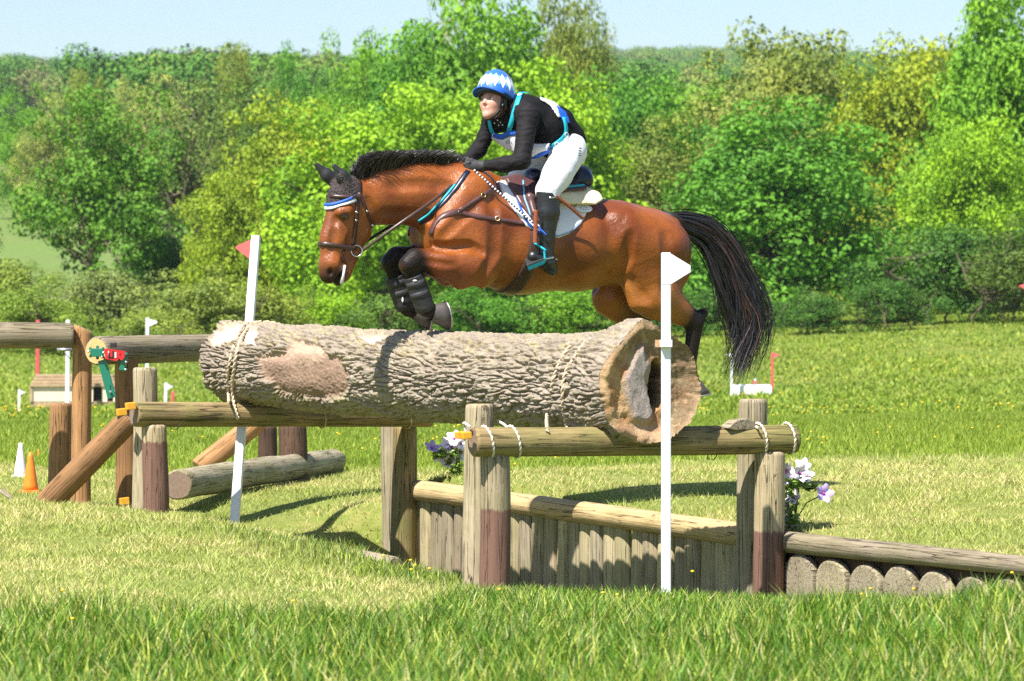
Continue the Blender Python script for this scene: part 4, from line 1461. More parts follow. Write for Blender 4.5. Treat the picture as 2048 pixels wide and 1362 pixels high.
GREEN, BRIGHT, LIME, YEL, OLIVE, DEEP, PALE = (0.10, 0.26, 0.03), (0.16, 0.34, 0.03), (0.23, 0.41, 0.025), (0.27, 0.36, 0.03), (0.20, 0.26, 0.05), (0.07, 0.17, 0.03), (0.32, 0.37, 0.10)
TREES = [
    ('dense', 1545, 192, 520, 150, GREEN, 'big round deep green tree behind the horse tail'),
    ('dense', 790, 150, 500, 162, LIME, 'broad lime green tree behind the horse neck and mane'),
    ('dense', 1075, 120, 450, 168, LIME, 'broad lime green tree directly behind the rider'),
    ('dense', 600, 172, 330, 172, YEL, 'yellow-green tree rising behind the red-flagged pole'),
    ('dense', 965, -45, 470, 205, BRIGHT, 'tall green tree topping the skyline behind the blue helmet'),
    ('dense', 1140, -50, 210, 232, OLIVE, 'tall narrow olive tree on the skyline right of the rider'),
    ('feathery', 1190, 60, 130, 236, PALE, 'pale blossoming treetop on the skyline right of the tall olive tree'),
    ('feathery', 905, -2, 120, 238, PALE, 'pale bare-twigged treetop on the skyline left of the tall green tree'),
    ('dense', 850, 45, 340, 204, GREEN, 'green tree stepping down the skyline left of the tallest rider-side tree'),
    ('dense', 470, 325, 220, 169, (0.26, 0.36, 0.03), 'lower yellow-green tree left of the red-flagged pole'),
    ('dense', 690, 190, 270, 180, BRIGHT, 'green tree between the yellow-green tree and the horse ears'),
    ('dense', 1390, 150, 280, 200, BRIGHT, 'green tree above the horse croup beside the pale feathery tree'),
    ('airy', 722, 80, 190, 215, BRIGHT, 'slim green treetop against the sky above the yellow-green tree'),
    ('airy', 583, 88, 120, 262, GREEN, 'lone dark green tree standing against the sky on the near ridge'),
    ('airy', 460, 98, 120, 300, OLIVE, 'lone olive oak-like tree with domed crown against the far hills'),
    ('dense', 1255, 120, 360, 192, GREEN, 'green tree filling the gap right of the rider'),
    ('feathery', 1290, 235, 330, 178, OLIVE, 'olive tree just above the horse croup'),
    ('dense', 1580, 30, 410, 205, OLIVE, 'tall olive yellow tree above the big round green one'),
    ('feathery', 1470, 130, 240, 198, PALE, 'pale feathery tree left of the tall olive yellow one'),
    ('dense', 1810, 50, 380, 196, (0.27, 0.35, 0.03), 'tall yellow tree right of the big round green one'),
    ('dense', 2020, -90, 400, 166, BRIGHT, 'tallest bright green tree at the right-hand wood edge'),
    ('dense', 1935, 215, 290, 160, LIME, 'lime green tree in front of the tallest bright one'),
    ('airy', 195, 185, 340, 172, (0.11, 0.25, 0.03), 'full green tree with dark forked trunk in the left valley'),
    ('thin', 375, 185, 260, 184, (0.16, 0.24, 0.06), 'thin half-bare tree with pale stems right of the full green tree'),
    ('thin', 490, 180, 230, 190, (0.15, 0.25, 0.05), 'thin leafy tree beside the yellow-green tree'),
    ('feathery', 40, 165, 150, 352, BRIGHT, 'bright round tree by the far paddock fence'),
    ('airy', 178, 148, 130, 335, OLIVE, 'olive tree standing between the far paddock and the hills'),
    ('feathery', 268, 160, 160, 345, PALE, 'pale brownish budding tree in the middle distance'),
    ('feathery', 95, 195, 140, 320, PALE, 'pale budding tree just left of the far olive tree'),
    ('thin', 345, 160, 140, 330, PALE, 'grey half-bare tree in the middle distance'),
    ('dense', -210, 180, 380, 168, GREEN, 'green tree past the left-hand valley'),
    ('dense', 2330, 20, 420, 170, BRIGHT, 'bright tree past the right-hand wood edge'),
]
for t in TREES:
    tree(*t, name='tree', group=gT)
SHRUBS = [
    (1905, 425, 330, 142, DEEP, 'large dark olive shrub under the tall yellow tree'),
    (2070, 445, 300, 138, (0.09, 0.15, 0.03), 'large olive shrub under the tallest bright tree'),
    (1775, 545, 200, 136, DEEP, 'dark shrub at the foot of the big round tree, right side'),
    (1620, 575, 180, 137, DEEP, 'dark shrub at the foot of the big round tree, left side'),
    (1440, 560, 200, 140, DEEP, 'dark shrub seen through the horse tail'),
    (1310, 545, 230, 141, GREEN, 'green shrub behind the horse hind legs'),
    (1130, 560, 260, 140, BRIGHT, 'bright green shrub below the horse belly'),
    (960, 560, 250, 139, GREEN, 'green shrub behind the front hooves'),
    (800, 570, 260, 141, (0.12, 0.22, 0.04), 'green shrub below the horse muzzle'),
    (650, 560, 240, 143, LIME, 'lime shrub behind the far end of the big log'),
    (520, 555, 230, 139, (0.22, 0.29, 0.05), 'yellowish shrub at the foot of the red-flagged pole'),
    (385, 540, 280, 137, (0.24, 0.31, 0.07), 'pale yellow-green shrub above the fresh-sawn rail'),
    (215, 520, 290, 141, (0.19, 0.25, 0.08), 'twiggy pale shrub at the foot of the full green tree'),
    (70, 560, 260, 138, (0.20, 0.30, 0.05), 'yellow-green shrub above the thick left rail'),
    (20, 500, 230, 160, (0.22, 0.30, 0.06), 'tall yellow-green shrub at the left valley edge'),
    (130, 640, 200, 134, (0.17, 0.27, 0.04), 'low shrub right behind the roofed jump'),
    (300, 610, 230, 133, (0.24, 0.32, 0.06), 'low yellow-green shrub behind the white flag'),
    (-130, 500, 300, 142, (0.18, 0.28, 0.04), 'yellow-green shrub left of the thick rail'),
    (2260, 440, 320, 140, DEEP, 'dark shrub past the right-hand wood edge'),
    (330, 420, 170, 176, DEEP, 'dark thicket under the thin half-bare tree'),
    (1700, 330, 200, 172, YEL, 'yellow bush wedged between the big round tree and the yellow tree'),
    (1800, 400, 200, 165, PALE, 'pale dry-twigged bush above the large dark olive shrub'),
]
for px, top, wd, Y, col, lab in SHRUBS:
    tree('shrub', px, top, wd, Y, col, lab, name='shrub', group=gS, cat='shrub')

# ------------------------------------------------------------------ far woodland: one mass on the hills
def woodland():
    rg = np.random.default_rng(77)
    me, C = crown('far_crown', 21, (5.2, 5.2, 5.4), 6.0, 46, 150, 0.36, 1.7, shell=0.4, lobes=0.3)
    src = bpy.data.objects.new('far_crown', me)
    n = 5200
    Y = np.exp(rg.uniform(math.log(430), math.log(2750), n))
    px = rg.uniform(-700, 2750, n)
    X = (px - 1024) * Y / FPX
    keep = (Y > 760) | (pnoise(X * 0.02, Y * 0.008, 4) > 0.12)
    keep &= ~((px < 110) & (Y < 640))
    X, Y = X[keep], Y[keep]
    Z = ground_z(X, Y)
    me2 = np_mesh('far_woodland', np.c_[X, Y, Z], np.array([[0, 1, 2]]), False,
                  {'sc': (0.75 + 0.7 * rg.random(len(X))) * (1 + 0.25 * sstep(900, 2200, Y)), 'rot': rg.random(len(X)) * 6.28, 'hue': rg.random(len(X))})
    o = link('far_woodland', me2)
    m, nt, out = new_mat('far_leaf')
    hue = nt.add('ShaderNodeAttribute', attribute_name='hue', attribute_type='INSTANCER').outputs['Fac']
    tint = nt.add('ShaderNodeAttribute', attribute_name='tint').outputs['Fac']
    c = nt.ramp(hue, [(0.0, (0.07, 0.17, 0.03)), (0.4, (0.10, 0.22, 0.035)), (0.7, (0.15, 0.27, 0.04)), (0.88, (0.22, 0.26, 0.07)), (1.0, (0.25, 0.22, 0.11))])
    c = nt.mix(tint, nt.mix(1.0, c, (0.7, 0.7, 0.7), 'MULTIPLY'), nt.mix(1.0, c, (1.3, 1.3, 1.1), 'MULTIPLY'))
    principled(nt, out, c, 0.7, Specular_IOR_Level=0.1)
    me.materials.clear()
    me.materials.append(m)
    ng = bpy.data.node_groups.new('plant_woodland', 'GeometryNodeTree')
    ng.interface.new_socket('Geometry', in_out='INPUT', socket_type='NodeSocketGeometry')
    ng.interface.new_socket('Geometry', in_out='OUTPUT', socket_type='NodeSocketGeometry')
    N = ng.nodes
    gi, go = N.new('NodeGroupInput'), N.new('NodeGroupOutput')
    oi = N.new('GeometryNodeObjectInfo')
    oi.inputs['Object'].default_value = src
    pts = N.new('GeometryNodeMeshToPoints')
    ip = N.new('GeometryNodeInstanceOnPoints')
    def attr(nm):
        a = N.new('GeometryNodeInputNamedAttribute')
        a.data_type = 'FLOAT'
        a.inputs['Name'].default_value = nm
        return a.outputs['Attribute']
    cx = N.new('ShaderNodeCombineXYZ')
    L = ng.links
    L.new(gi.outputs[0], pts.inputs['Mesh'])
    L.new(pts.outputs[0], ip.inputs['Points'])
    L.new(oi.outputs['Geometry'], ip.inputs['Instance'])
    L.new(attr('rot'), cx.inputs[2])
    L.new(cx.outputs[0], ip.inputs['Rotation'])
    L.new(attr('sc'), ip.inputs['Scale'])
    L.new(ip.outputs[0], go.inputs[0])
    md = o.modifiers.new('plant', 'NODES')
    md.node_group = ng
    tag(o, 'far woodland covering the hazy hills', 'woodland', kind='stuff')
woodland()
# far paddock fence on the left slope
def far_fence():
    Y = 470.0
    root = empty('paddock_fence', tuple(W(30, 268, Y)))
    b = np.array(root.location)
    mf = plain('weathered_board', (0.55, 0.38, 0.25), 0.8, 0.15, 2, 0)
    xs = np.linspace(-160, 85, 15)
    pts = []
    for px in xs:
        x = (px - 1024) * Y / FPX
        pts.append(V(x, Y, gz(x, Y)) - b)
    for p in pts:
        MB().box(p + V(0, 0, 0.7), (0.08, 0.08, 0.8)).build('fence_post', mf, root)
    for h in (0.6, 1.0, 1.4):
        for a, c in zip(pts[:-1], pts[1:]):
            MB().tube([a + V(0, -0.1, h), c + V(0, -0.1, h)], 0.085, 4).build('rail', mf, root)
    tag(root, 'brown board paddock fence on the far left slope', 'fence')
far_fence()

# ------------------------------------------------------------------ air
def haze():
    m, nt, out = new_mat('haze_air')
    v = nt.add('ShaderNodeVolumePrincipled', {'Color': (0.72, 0.86, 1.0, 1), 'Density': HAZE_DENSITY, 'Anisotropy': 0.0})
    nt.t.links.new(v.outputs[0], out.inputs['Volume'])
    o = link('haze', MB().box((0, 2200, 110), (5600, 2260, 124)).mesh('haze'), m)
    tag(o, 'thin blue summer haze over the hills', 'haze', kind='stuff')
HAZE_DENSITY = 0.00009
haze()
# ------------------------------------------------------------------ smooth solids for the horse and rider
PSI = math.radians(25)
HS, HC = math.sin(PSI), math.cos(PSI)
H_O = W(1100, 480, 24.75)                      # middle of the horse
def hp(px, py, v=0.0):
    """point of the horse frame (forward, left, up) seen at (px, py), v metres left of its middle plane"""
    a = (px - 1024.0) / FPX
    u = (a * (H_O[1] - v * HC) - H_O[0] - v * HS) / (a * HS - HC)
    Y = H_O[1] - u * HS - v * HC
    return V(u, v, EYE + (HOR - py) * Y / FPX - H_O[2])
KPX = 24.75 / FPX
def h_world(p):
    p = np.asarray(p, float)
    return np.stack([H_O[0] - p[..., 0] * HC + p[..., 1] * HS, H_O[1] - p[..., 0] * HS - p[..., 1] * HC, H_O[2] + p[..., 2]], -1)
def h_px(p):
    w = h_world(p)
    return 1024 + w[..., 0] / w[..., 1] * FPX, HOR - (w[..., 2] - EYE) / w[..., 1] * FPX
def h_root(name):
    return empty(name, tuple(H_O), (0, 0, math.pi + PSI))

class Field:
    def __init__(s, lo, hi, h):
        s.lo, s.h = np.asarray(lo, float), h
        s.n = np.ceil((np.asarray(hi, float) - s.lo) / h).astype(int) + 1
        s.ax = [(s.lo[k] + h * np.arange(s.n[k])).astype(np.float32) for k in range(3)]
        s.D = np.full(s.n, 0.3, np.float32)
    def block(s, lo, hi, pad):
        i0 = np.clip(np.floor((lo - pad - s.lo) / s.h).astype(int), 0, s.n)
        i1 = np.clip(np.ceil((hi + pad - s.lo) / s.h).astype(int) + 1, 0, s.n)
        if (i1 <= i0).any():
            return None
        sl = tuple(slice(a, b) for a, b in zip(i0, i1))
        return sl, s.ax[0][sl[0]][:, None, None], s.ax[1][sl[1]][None, :, None], s.ax[2][sl[2]][None, None, :]
    def merge(s, sl, d, k, cut=False):
        a = s.D[sl]
        if cut:
            d = -d
            h = np.clip(k - np.abs(a - d), 0, None) / k
            s.D[sl] = np.maximum(a, d) + h * h * k * 0.25
        else:
            h = np.clip(k - np.abs(a - d), 0, None) / k
            s.D[sl] = np.minimum(a, d) - h * h * k * 0.25
    def rc(s, a, b, ra, rb, fl=1.0, k=0.03, cut=False):
        a, b = np.asarray(a, float), np.asarray(b, float)
        R = max(ra, rb) * max(1, fl)
        blk = s.block(np.minimum(a, b) - R, np.maximum(a, b) + R, 0.05 + k)
        if blk is None:
            return s
        sl, x, y, z = blk
        d = b - a
        L2 = float(d @ d) + 1e-9
        x, y, z = x - np.float32(a[0]), y - np.float32(a[1]), z - np.float32(a[2])
        t = np.clip((x * np.float32(d[0]) + y * np.float32(d[1]) + z * np.float32(d[2])) / np.float32(L2), 0, 1)
        dist = np.sqrt((x - t * np.float32(d[0])) ** 2 + ((y - t * np.float32(d[1])) / np.float32(fl)) ** 2 + (z - t * np.float32(d[2])) ** 2) - (np.float32(ra) + t * np.float32(rb - ra))
        s.merge(sl, (dist * np.float32(min(1.0, fl) if fl < 1 else 1.0)).astype(np.float32), np.float32(k), cut)
        return s
    def ell(s, c, rad, M=None, k=0.03, cut=False):
        c, rad = np.asarray(c, float), np.asarray(rad, float)
        R = rad.max()
        blk = s.block(c - R, c + R, 0.05 + k)
        if blk is None:
            return s
        sl, x, y, z = blk
        x, y, z = x - np.float32(c[0]), y - np.float32(c[1]), z - np.float32(c[2])
        M = np.eye(3) if M is None else np.asarray(M)           # columns: local axes
        q = []
        for i in range(3):
            q.append((x * np.float32(M[0, i]) + y * np.float32(M[1, i]) + z * np.float32(M[2, i])) / np.float32(rad[i]))
        k0 = np.sqrt(q[0] ** 2 + q[1] ** 2 + q[2] ** 2)
        k1 = np.sqrt((q[0] / np.float32(rad[0])) ** 2 + (q[1] / np.float32(rad[1])) ** 2 + (q[2] / np.float32(rad[2])) ** 2) + 1e-6
        s.merge(sl, (k0 * (k0 - 1) / k1).astype(np.float32), np.float32(k), cut)
        return s
    def mesh(s, D=None):
        """surface nets"""
        D = s.D if D is None else D
        ins = D < 0
        n = np.array(D.shape)
        acc = np.zeros((*(n - 1), 3), np.float32)
        cnt = np.zeros(n - 1, np.float32)
        def sub(A, o):
            return A[o[0]:n[0] - 1 + o[0], o[1]:n[1] - 1 + o[1], o[2]:n[2] - 1 + o[2]]
        mixed = None
        for o in np.ndindex(2, 2, 2):
            m = sub(ins, o)
            mixed = m.astype(np.int8) if mixed is None else mixed + m
        act = (mixed > 0) & (mixed < 8)
        cells = np.argwhere(act)
        if len(cells) == 0:
            return np.zeros((0, 3)), np.zeros((0, 4), int)
        P = np.zeros((len(cells), 3), np.float32)
        C = np.zeros(len(cells), np.float32)
        for ax in range(3):
            for o in np.ndindex(2, 2):
                o0 = list(o)
                o0.insert(ax, 0)
                o1 = list(o)
                o1.insert(ax, 1)
                a = D[tuple((cells + o0).T)]
                b = D[tuple((cells + o1).T)]
                cross = (a < 0) != (b < 0)
                t = np.where(cross, a / np.where(cross, a - b, 1), 0)
                p = np.tile(np.array(o0, np.float32), (len(cells), 1))
                p[:, ax] = t
                P += p * cross[:, None]
                C += cross
        V_ = s.lo + (cells + P / C[:, None]) * s.h
        idx = np.full(n - 1, -1, np.int32)
        idx[act] = np.arange(len(cells))
        quads = []
        for ax in range(3):
            a0 = [slice(None)] * 3
            a1 = [slice(None)] * 3
            a0[ax], a1[ax] = slice(0, -1), slice(1, None)
            A, B = ins[tuple(a0)], ins[tuple(a1)]
            e = np.argwhere(A != B)
            b_, c_ = (ax + 1) % 3, (ax + 2) % 3
            ok = (e[:, b_] > 0) & (e[:, c_] > 0) & (e[:, b_] < n[b_] - 1) & (e[:, c_] < n[c_] - 1)
            e = e[ok]
            s_in = A[tuple(e.T)]
            def cell(db, dc):
                q = e.copy()
                q[:, b_] -= db
                q[:, c_] -= dc
                return idx[tuple(q.T)]
            q = np.stack([cell(1, 1), cell(0, 1), cell(0, 0), cell(1, 0)], 1)
            q[~s_in] = q[~s_in][:, ::-1]
            quads.append(q)
        q = np.concatenate(quads)
        return V_, q[(q >= 0).all(1)]
    def grid(s):
        return s.ax[0][:, None, None], s.ax[1][None, :, None], s.ax[2][None, None, :]

def seg_dist(P, a, b):
    a, b = np.asarray(a), np.asarray(b)
    d = b - a
    t = np.clip(((P - a) @ d) / (d @ d), 0, 1)
    return np.linalg.norm(P - a - t[:, None] * d, axis=1), t

mir = lambda p: p * V(1, -1, 1)
# ------------------------------------------------------------------ horse
HF = Field((-1.15, -0.48, -1.12), (1.62, 0.48, 0.62), 0.0085)
def hrc(A, B, ra, rb, fl=1.0, k=0.03, sym=False, F=None, grow=0.0):
    F = F or HF
    a, b = hp(*A), hp(*B)
    F.rc(a, b, ra * KPX + grow, rb * KPX + grow, fl, k)
    if sym:
        F.rc(mir(a), mir(b), ra * KPX + grow, rb * KPX + grow, fl, k)
def horse_field():
    # trunk
    hrc((925, 468), (1040, 483), 90, 103, 0.84, 0.04)
    hrc((1040, 483), (1150, 488), 103, 92, 0.90, 0.04)
    hrc((1150, 488), (1225, 486), 92, 80, 0.95, 0.05)
    hrc((1225, 486), (1290, 490), 80, 74, 0.95, 0.05)
    # withers and back
    hrc((925, 382), (1015, 402), 52, 42, 0.42, 0.05)
    hrc((1010, 418), (1200, 446), 46, 44, 1.0, 0.06)
    # croup, hips, buttocks
    hrc((1245, 474, 0.11), (1320, 496, 0.11), 66, 62, 1.0, 0.05, sym=True)
    hrc((1240, 438, 0.0), (1338, 456, 0.0), 33, 24, 1.1, 0.05)
    hrc((1330, 500, 0.11), (1342, 540, 0.12), 48, 40, 0.9, 0.05, sym=True)
    hrc((1228, 440, 0.19), (1236, 444, 0.19), 15, 12, 1.0, 0.06, sym=True)
    # breast, shoulders
    hrc((902, 452), (910, 498), 38, 44, 1.5, 0.05)
    hrc((950, 392, 0.10), (900, 462, 0.155), 48, 42, 0.62, 0.04, sym=True)
    hrc((904, 476, 0.155), (948, 528, 0.17), 38, 45, 0.7, 0.04, sym=True)
    hrc((985, 452, 0.20), (965, 530, 0.19), 36, 34, 0.5, 0.05, sym=True)
    # neck
    hrc((915, 404), (832, 389), 80, 58, 0.60, 0.05)
    hrc((832, 389), (768, 396), 58, 48, 0.52, 0.04)
    hrc((768, 396), (728, 402), 48, 42, 0.52, 0.04)
    hrc((860, 345), (760, 356), 15, 13, 0.9, 0.05)
    # head
    hrc((700, 400), (673, 480), 45, 32, 0.60, 0.03)
    hrc((722, 424), (717, 456), 39, 29, 0.56, 0.03)
    hrc((673, 480), (664, 531), 32, 25, 0.68, 0.03)
    hrc((664, 531), (657, 549), 24, 18, 1.0, 0.03)
    hrc((686, 552), (676, 564), 12, 8, 1.3, 0.015)
    hrc((724, 462), (692, 546), 15, 11, 0.9, 0.03)
    hrc((682, 424, 0.062), (694, 421, 0.066), 12, 12, 1.0, 0.02, sym=True)
    hrc((672, 455, 0.055), (684, 480, 0.06), 5, 4, 1.0, 0.03, sym=True)
    # nostrils
    # ears
    hrc((702, 378, 0.045), (684, 352, 0.05), 13, 11, 0.8, 0.02)
    hrc((684, 352, 0.05), (668, 333, 0.052), 11, 2.5, 0.7, 0.01)
    hrc((682, 372, -0.045), (654, 350, -0.05), 13, 11, 0.8, 0.02)
    hrc((654, 350, -0.05), (632, 330, -0.052), 11, 2.5, 0.7, 0.01)
    # near foreleg, folded
    hrc((944, 532, 0.17), (885, 527, 0.165), 44, 31, 0.85, 0.03)
    hrc((885, 527, 0.165), (836, 519, 0.155), 31, 21, 0.95, 0.03)
    hrc((918, 552, 0.17), (890, 548, 0.165), 26, 18, 0.8, 0.03)
    hrc((830, 519, 0.15), (818, 530, 0.15), 22, 20, 0.95, 0.015)
    hrc((822, 533, 0.15), (848, 610, 0.14), 17, 14, 0.8, 0.015)
    hrc((849, 610, 0.14), (854, 619, 0.14), 18, 16, 0.9, 0.012)
    hrc((854, 619, 0.14), (876, 631, 0.138), 15, 14, 0.9, 0.012)
    # far foreleg
    hrc((930, 530, -0.15), (850, 522, -0.13), 40, 29, 0.85, 0.03)
    hrc((850, 522, -0.13), (797, 516, -0.11), 29, 22, 0.9, 0.03)
    hrc((792, 516, -0.11), (782, 526, -0.11), 22, 20, 0.95, 0.015)
    hrc((783, 530, -0.11), (806, 606, -0.10), 17, 14, 0.8, 0.015)
    hrc((807, 606, -0.10), (814, 616, -0.10), 18, 16, 0.9, 0.012)
    hrc((814, 616, -0.10), (838, 628, -0.10), 15, 14, 0.9, 0.012)
    # near hind
    hrc((1292, 515, 0.15), (1312, 578, 0.165), 80, 55, 0.60, 0.05)
    hrc((1270, 575, 0.175), (1276, 605, 0.18), 22, 20, 0.8, 0.04)
    hrc((1314, 596, 0.165), (1386, 640, 0.155), 46, 19, 0.78, 0.03)
    hrc((1384, 642, 0.155), (1407, 626, 0.15), 20, 10, 0.8, 0.02)
    hrc((1390, 648, 0.155), (1378, 735, 0.15), 18, 13, 0.85, 0.02)
    hrc((1378, 738, 0.15), (1378, 748, 0.15), 17, 16, 0.9, 0.012)
    hrc((1378, 748, 0.15), (1392, 775, 0.15), 14, 13, 0.9, 0.012)
    # far hind, drawn under the belly
    hrc((1270, 510, -0.14), (1232, 585, -0.16), 76, 50, 0.60, 0.05)
    hrc((1228, 592, -0.16), (1300, 672, -0.15), 45, 20, 0.8, 0.03)
    hrc((1300, 674, -0.15), (1322, 662, -0.15), 20, 11, 0.8, 0.02)
    hrc((1302, 680, -0.15), (1288, 765, -0.15), 18, 13, 0.85, 0.02)
    hrc((1288, 768, -0.15), (1300, 800, -0.15), 15, 13, 0.9, 0.012)
horse_field()
def to_local(wp):
    d = np.asarray(wp, float) - H_O
    return V(-d[0] * HC - d[1] * HS, d[0] * HS - d[1] * HC, d[2])
CAM_L = to_local((0, 0, EYE))
def ray_local(bvh, px, py):
    wd = V((px - 1024) / FPX, 1.0, (HOR - py) / FPX)
    d = V(-wd[0] * HC - wd[1] * HS, wd[0] * HS - wd[1] * HC, wd[2])
    hit, nrm, _, _ = bvh.ray_cast(Vector(CAM_L), Vector(d).normalized())
    if hit is None:
        return None, None
    return np.array(hit), np.array(nrm)
def dense(pts, step=7.0):
    out = []
    for a, b in zip(pts[:-1], pts[1:]):
        n = max(1, int(math.hypot(b[0] - a[0], b[1] - a[1]) / step))
        out += [(a[0] + (b[0] - a[0]) * k / n, a[1] + (b[1] - a[1]) * k / n) for k in range(n)]
    return out + [pts[-1]]
# shallow muscle relief
def relief():
    x, y, z = HF.grid()
    n = pnoise(HF.ax[0][:, None, None] * 6, HF.ax[1][None, :, None] * 6, HF.ax[2][None, None, :] * 6)
    HF.D += (0.003 * n).astype(np.float32)
    v0, q0 = HF.mesh()
    bv = BVHTree.FromPolygons([tuple(v) for v in v0], [tuple(q) for q in q0.tolist()])
    def groove(pts, r, dep, k=0.02):
        """a soft furrow along a line on the flank, on both sides"""
        C = []
        for px, py in dense(pts, 8):
            h, n = ray_local(bv, px, py)
            if h is not None:
                C.append(h + n * (r - dep))
        for a, b in zip(C[:-1], C[1:]):
            HF.rc(a, b, r, r, 1.0, k, cut=True)
            HF.rc(mir(a), mir(b), r, r, 1.0, k, cut=True)
    groove([(990, 500), (955, 572)], 0.045, 0.008)
    groove([(872, 496), (900, 494), (940, 492), (965, 505)], 0.03, 0.020)                 # above the forearm
    groove([(880, 562), (915, 580), (950, 578)], 0.03, 0.010)
    groove([(945, 415), (910, 450), (885, 475)], 0.05, 0.007)                # front of the shoulder blade
    groove([(985, 400), (990, 460), (985, 520)], 0.06, 0.008)                # behind the shoulder
    groove([(770, 425), (830, 428), (870, 440)], 0.04, 0.008)                # jugular groove
    groove([(780, 372), (850, 368), (910, 375)], 0.06, 0.006)
    groove([(1225, 560), (1252, 520), (1262, 470)], 0.05, 0.012)             # flank
    groove([(1262, 560), (1290, 600)], 0.05, 0.006)
    groove([(1330, 470), (1338, 530), (1330, 590)], 0.06, 0.007)             # between thigh muscles
    groove([(1130, 560), (1200, 535)], 0.07, 0.005)
    groove([(700, 470), (690, 510), (684, 530)], 0.02, 0.004)                # cheek
    groove([(672, 440), (662, 500)], 0.025, 0.004)
    groove([(735, 400), (752, 430), (748, 470)], 0.025, 0.005)
    groove([(905, 530), (850, 522)], 0.02, 0.003)
    groove([(672, 561), (684, 547), (694, 530)], 0.010, 0.006, 0.008)         # mouth
    h, n = ray_local(bv, 661, 545)
    for p in (h + n * 0.002, mir(h + n * 0.002)):
        HF.ell(p, (0.017, 0.020, 0.026), None, 0.012, cut=True)
relief()
HV, HQ = HF.mesh()
H_BVH = BVHTree.FromPolygons([tuple(v) for v in HV], [tuple(q) for q in HQ.tolist()])

def coat_colours(Vv):
    P = Vv
    px, py = h_px(P)
    bay, red, gold, black = V(0.155, 0.036, 0.006), V(0.30, 0.082, 0.011), V(0.42, 0.165, 0.028), V(0.014, 0.011, 0.010)
    n = fbm(P[:, 0] * 3, P[:, 1] * 3, P[:, 2] * 3, 3)
    t = sstep(-0.5, 0.6, n)[:, None]
    c = bay * (1 - t) + red * t
    belly = sstep(-0.16, -0.34, P[:, 2]) * sstep(0.9, 0.5, P[:, 0])
    fl = sstep(0.25, 0.0, np.linalg.norm((P - hp(1225, 560, 0.2)) * V(1, 0.6, 1), axis=1))
    g = np.clip(0.45 * belly + 0.4 * fl, 0, 1)[:, None]
    c = c * (1 - g) + gold * g
    # black points; on the far legs the black is carried higher
    b = np.zeros(len(P))
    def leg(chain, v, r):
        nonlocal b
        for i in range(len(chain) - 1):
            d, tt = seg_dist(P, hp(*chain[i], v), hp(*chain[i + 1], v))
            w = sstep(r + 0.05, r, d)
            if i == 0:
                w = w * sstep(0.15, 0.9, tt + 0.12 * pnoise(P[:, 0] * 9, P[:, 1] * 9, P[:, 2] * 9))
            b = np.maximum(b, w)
    leg([(862, 524), (824, 522), (850, 615), (905, 650)], 0.15, 0.075)
    leg([(940, 528), (786, 520), (810, 612), (862, 642)], -0.11, 0.075)
    leg([(1345, 612), (1392, 642), (1384, 745), (1406, 800)], 0.15, 0.08)
    leg([(1200, 560), (1302, 676), (1288, 768), (1310, 822)], -0.15, 0.08)  # blackened from the stifle down to paint in the body's shade
    # dark forearm streak, dark muzzle, dark ears
    mz = sstep(0.13, 0.06, np.linalg.norm(P - hp(662, 556, 0.0), axis=1))
    b = np.maximum(b, 0.93 * mz)
    rim = sstep(0.045, 0.02, np.linalg.norm(P - hp(689, 433, 0.085), axis=1))
    b = np.maximum(b, 0.6 * rim)
    for a_, e_, v_ in (((702, 374), (668, 333), 0.05), ((682, 370), (632, 330), -0.05)):
        d, tt = seg_dist(P, hp(*a_, v_), hp(*e_, v_))
        b = np.maximum(b, sstep(0.06, 0.04, d))
    d, tt = seg_dist(P, hp(695, 390, 0.0), hp(655, 540, 0.0))
    face = sstep(0.03, -0.03, P[:, 1] * 0 + (h_px(P)[0] - (700 - (py - 390) * 0.3)) * KPX) * sstep(380, 420, py) * sstep(570, 540, py) * (P[:, 0] > 1.0)
    c = c * (1 - 0.35 * face[:, None]) + V(0.13, 0.045, 0.02) * 0.35 * face[:, None]
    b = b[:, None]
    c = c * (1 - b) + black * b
    # hooves
    hoof = np.zeros(len(P))
    hc = V(0.20, 0.175, 0.15) * (1 + 0.25 * pnoise(P[:, 0] * 60, P[:, 1] * 8, P[:, 2] * 60))[:, None]
    c = c * (1 - hoof[:, None]) + hc * hoof[:, None]
    return np.clip(c, 0.004, 1), b[:, 0], hoof
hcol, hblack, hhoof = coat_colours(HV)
m_coat, nt, out = new_mat('bay_coat')
att = nt.add('ShaderNodeAttribute', attribute_name='Col').outputs['Color']
co = nt.coords()
hair = nt.noise(nt.mapping(co, (60, 200, 240)), 1.0, 3, 0.6)
vein = nt.add('ShaderNodeTexVoronoi', {'Vector': nt.add('ShaderNodeVectorMath', {0: co, 1: nt.add('ShaderNodeTexNoise', {'Vector': co, 'Scale': 9.0, 'Detail': 3}).outputs['Color']}, operation='ADD').outputs[0], 'Scale': 6.0}, feature='DISTANCE_TO_EDGE').outputs['Distance']
vl = nt.ramp(vein, [(0.0, 1), (0.09, 0)])
vm = nt.math('MULTIPLY', vl, nt.ramp(nt.noise(co, 3.0, 2), [(0.48, 0), (0.62, 1)]))
big = nt.noise(co, 11.0, 3, 0.5)
wr = nt.ramp(nt.math('ABSOLUTE', nt.math('SUBTRACT', nt.noise(co, 26.0, 4, 0.6, 0.6), 0.5)), [(0.0, 0), (0.09, 1)])
hgt = nt.math('ADD', nt.math('ADD', nt.math('MULTIPLY', hair, 0.10), nt.math('MULTIPLY', vm, 0.10)), nt.math('MULTIPLY_ADD', wr, 0.16, nt.math('MULTIPLY', big, 0.45)))
cc = nt.mix(nt.ramp(hair, [(0.3, 0), (0.7, 1)]), nt.mix(0.22, att, (0.02, 0.008, 0.004)), att)
mott = nt.noise(co, 24.0, 4, 0.6)
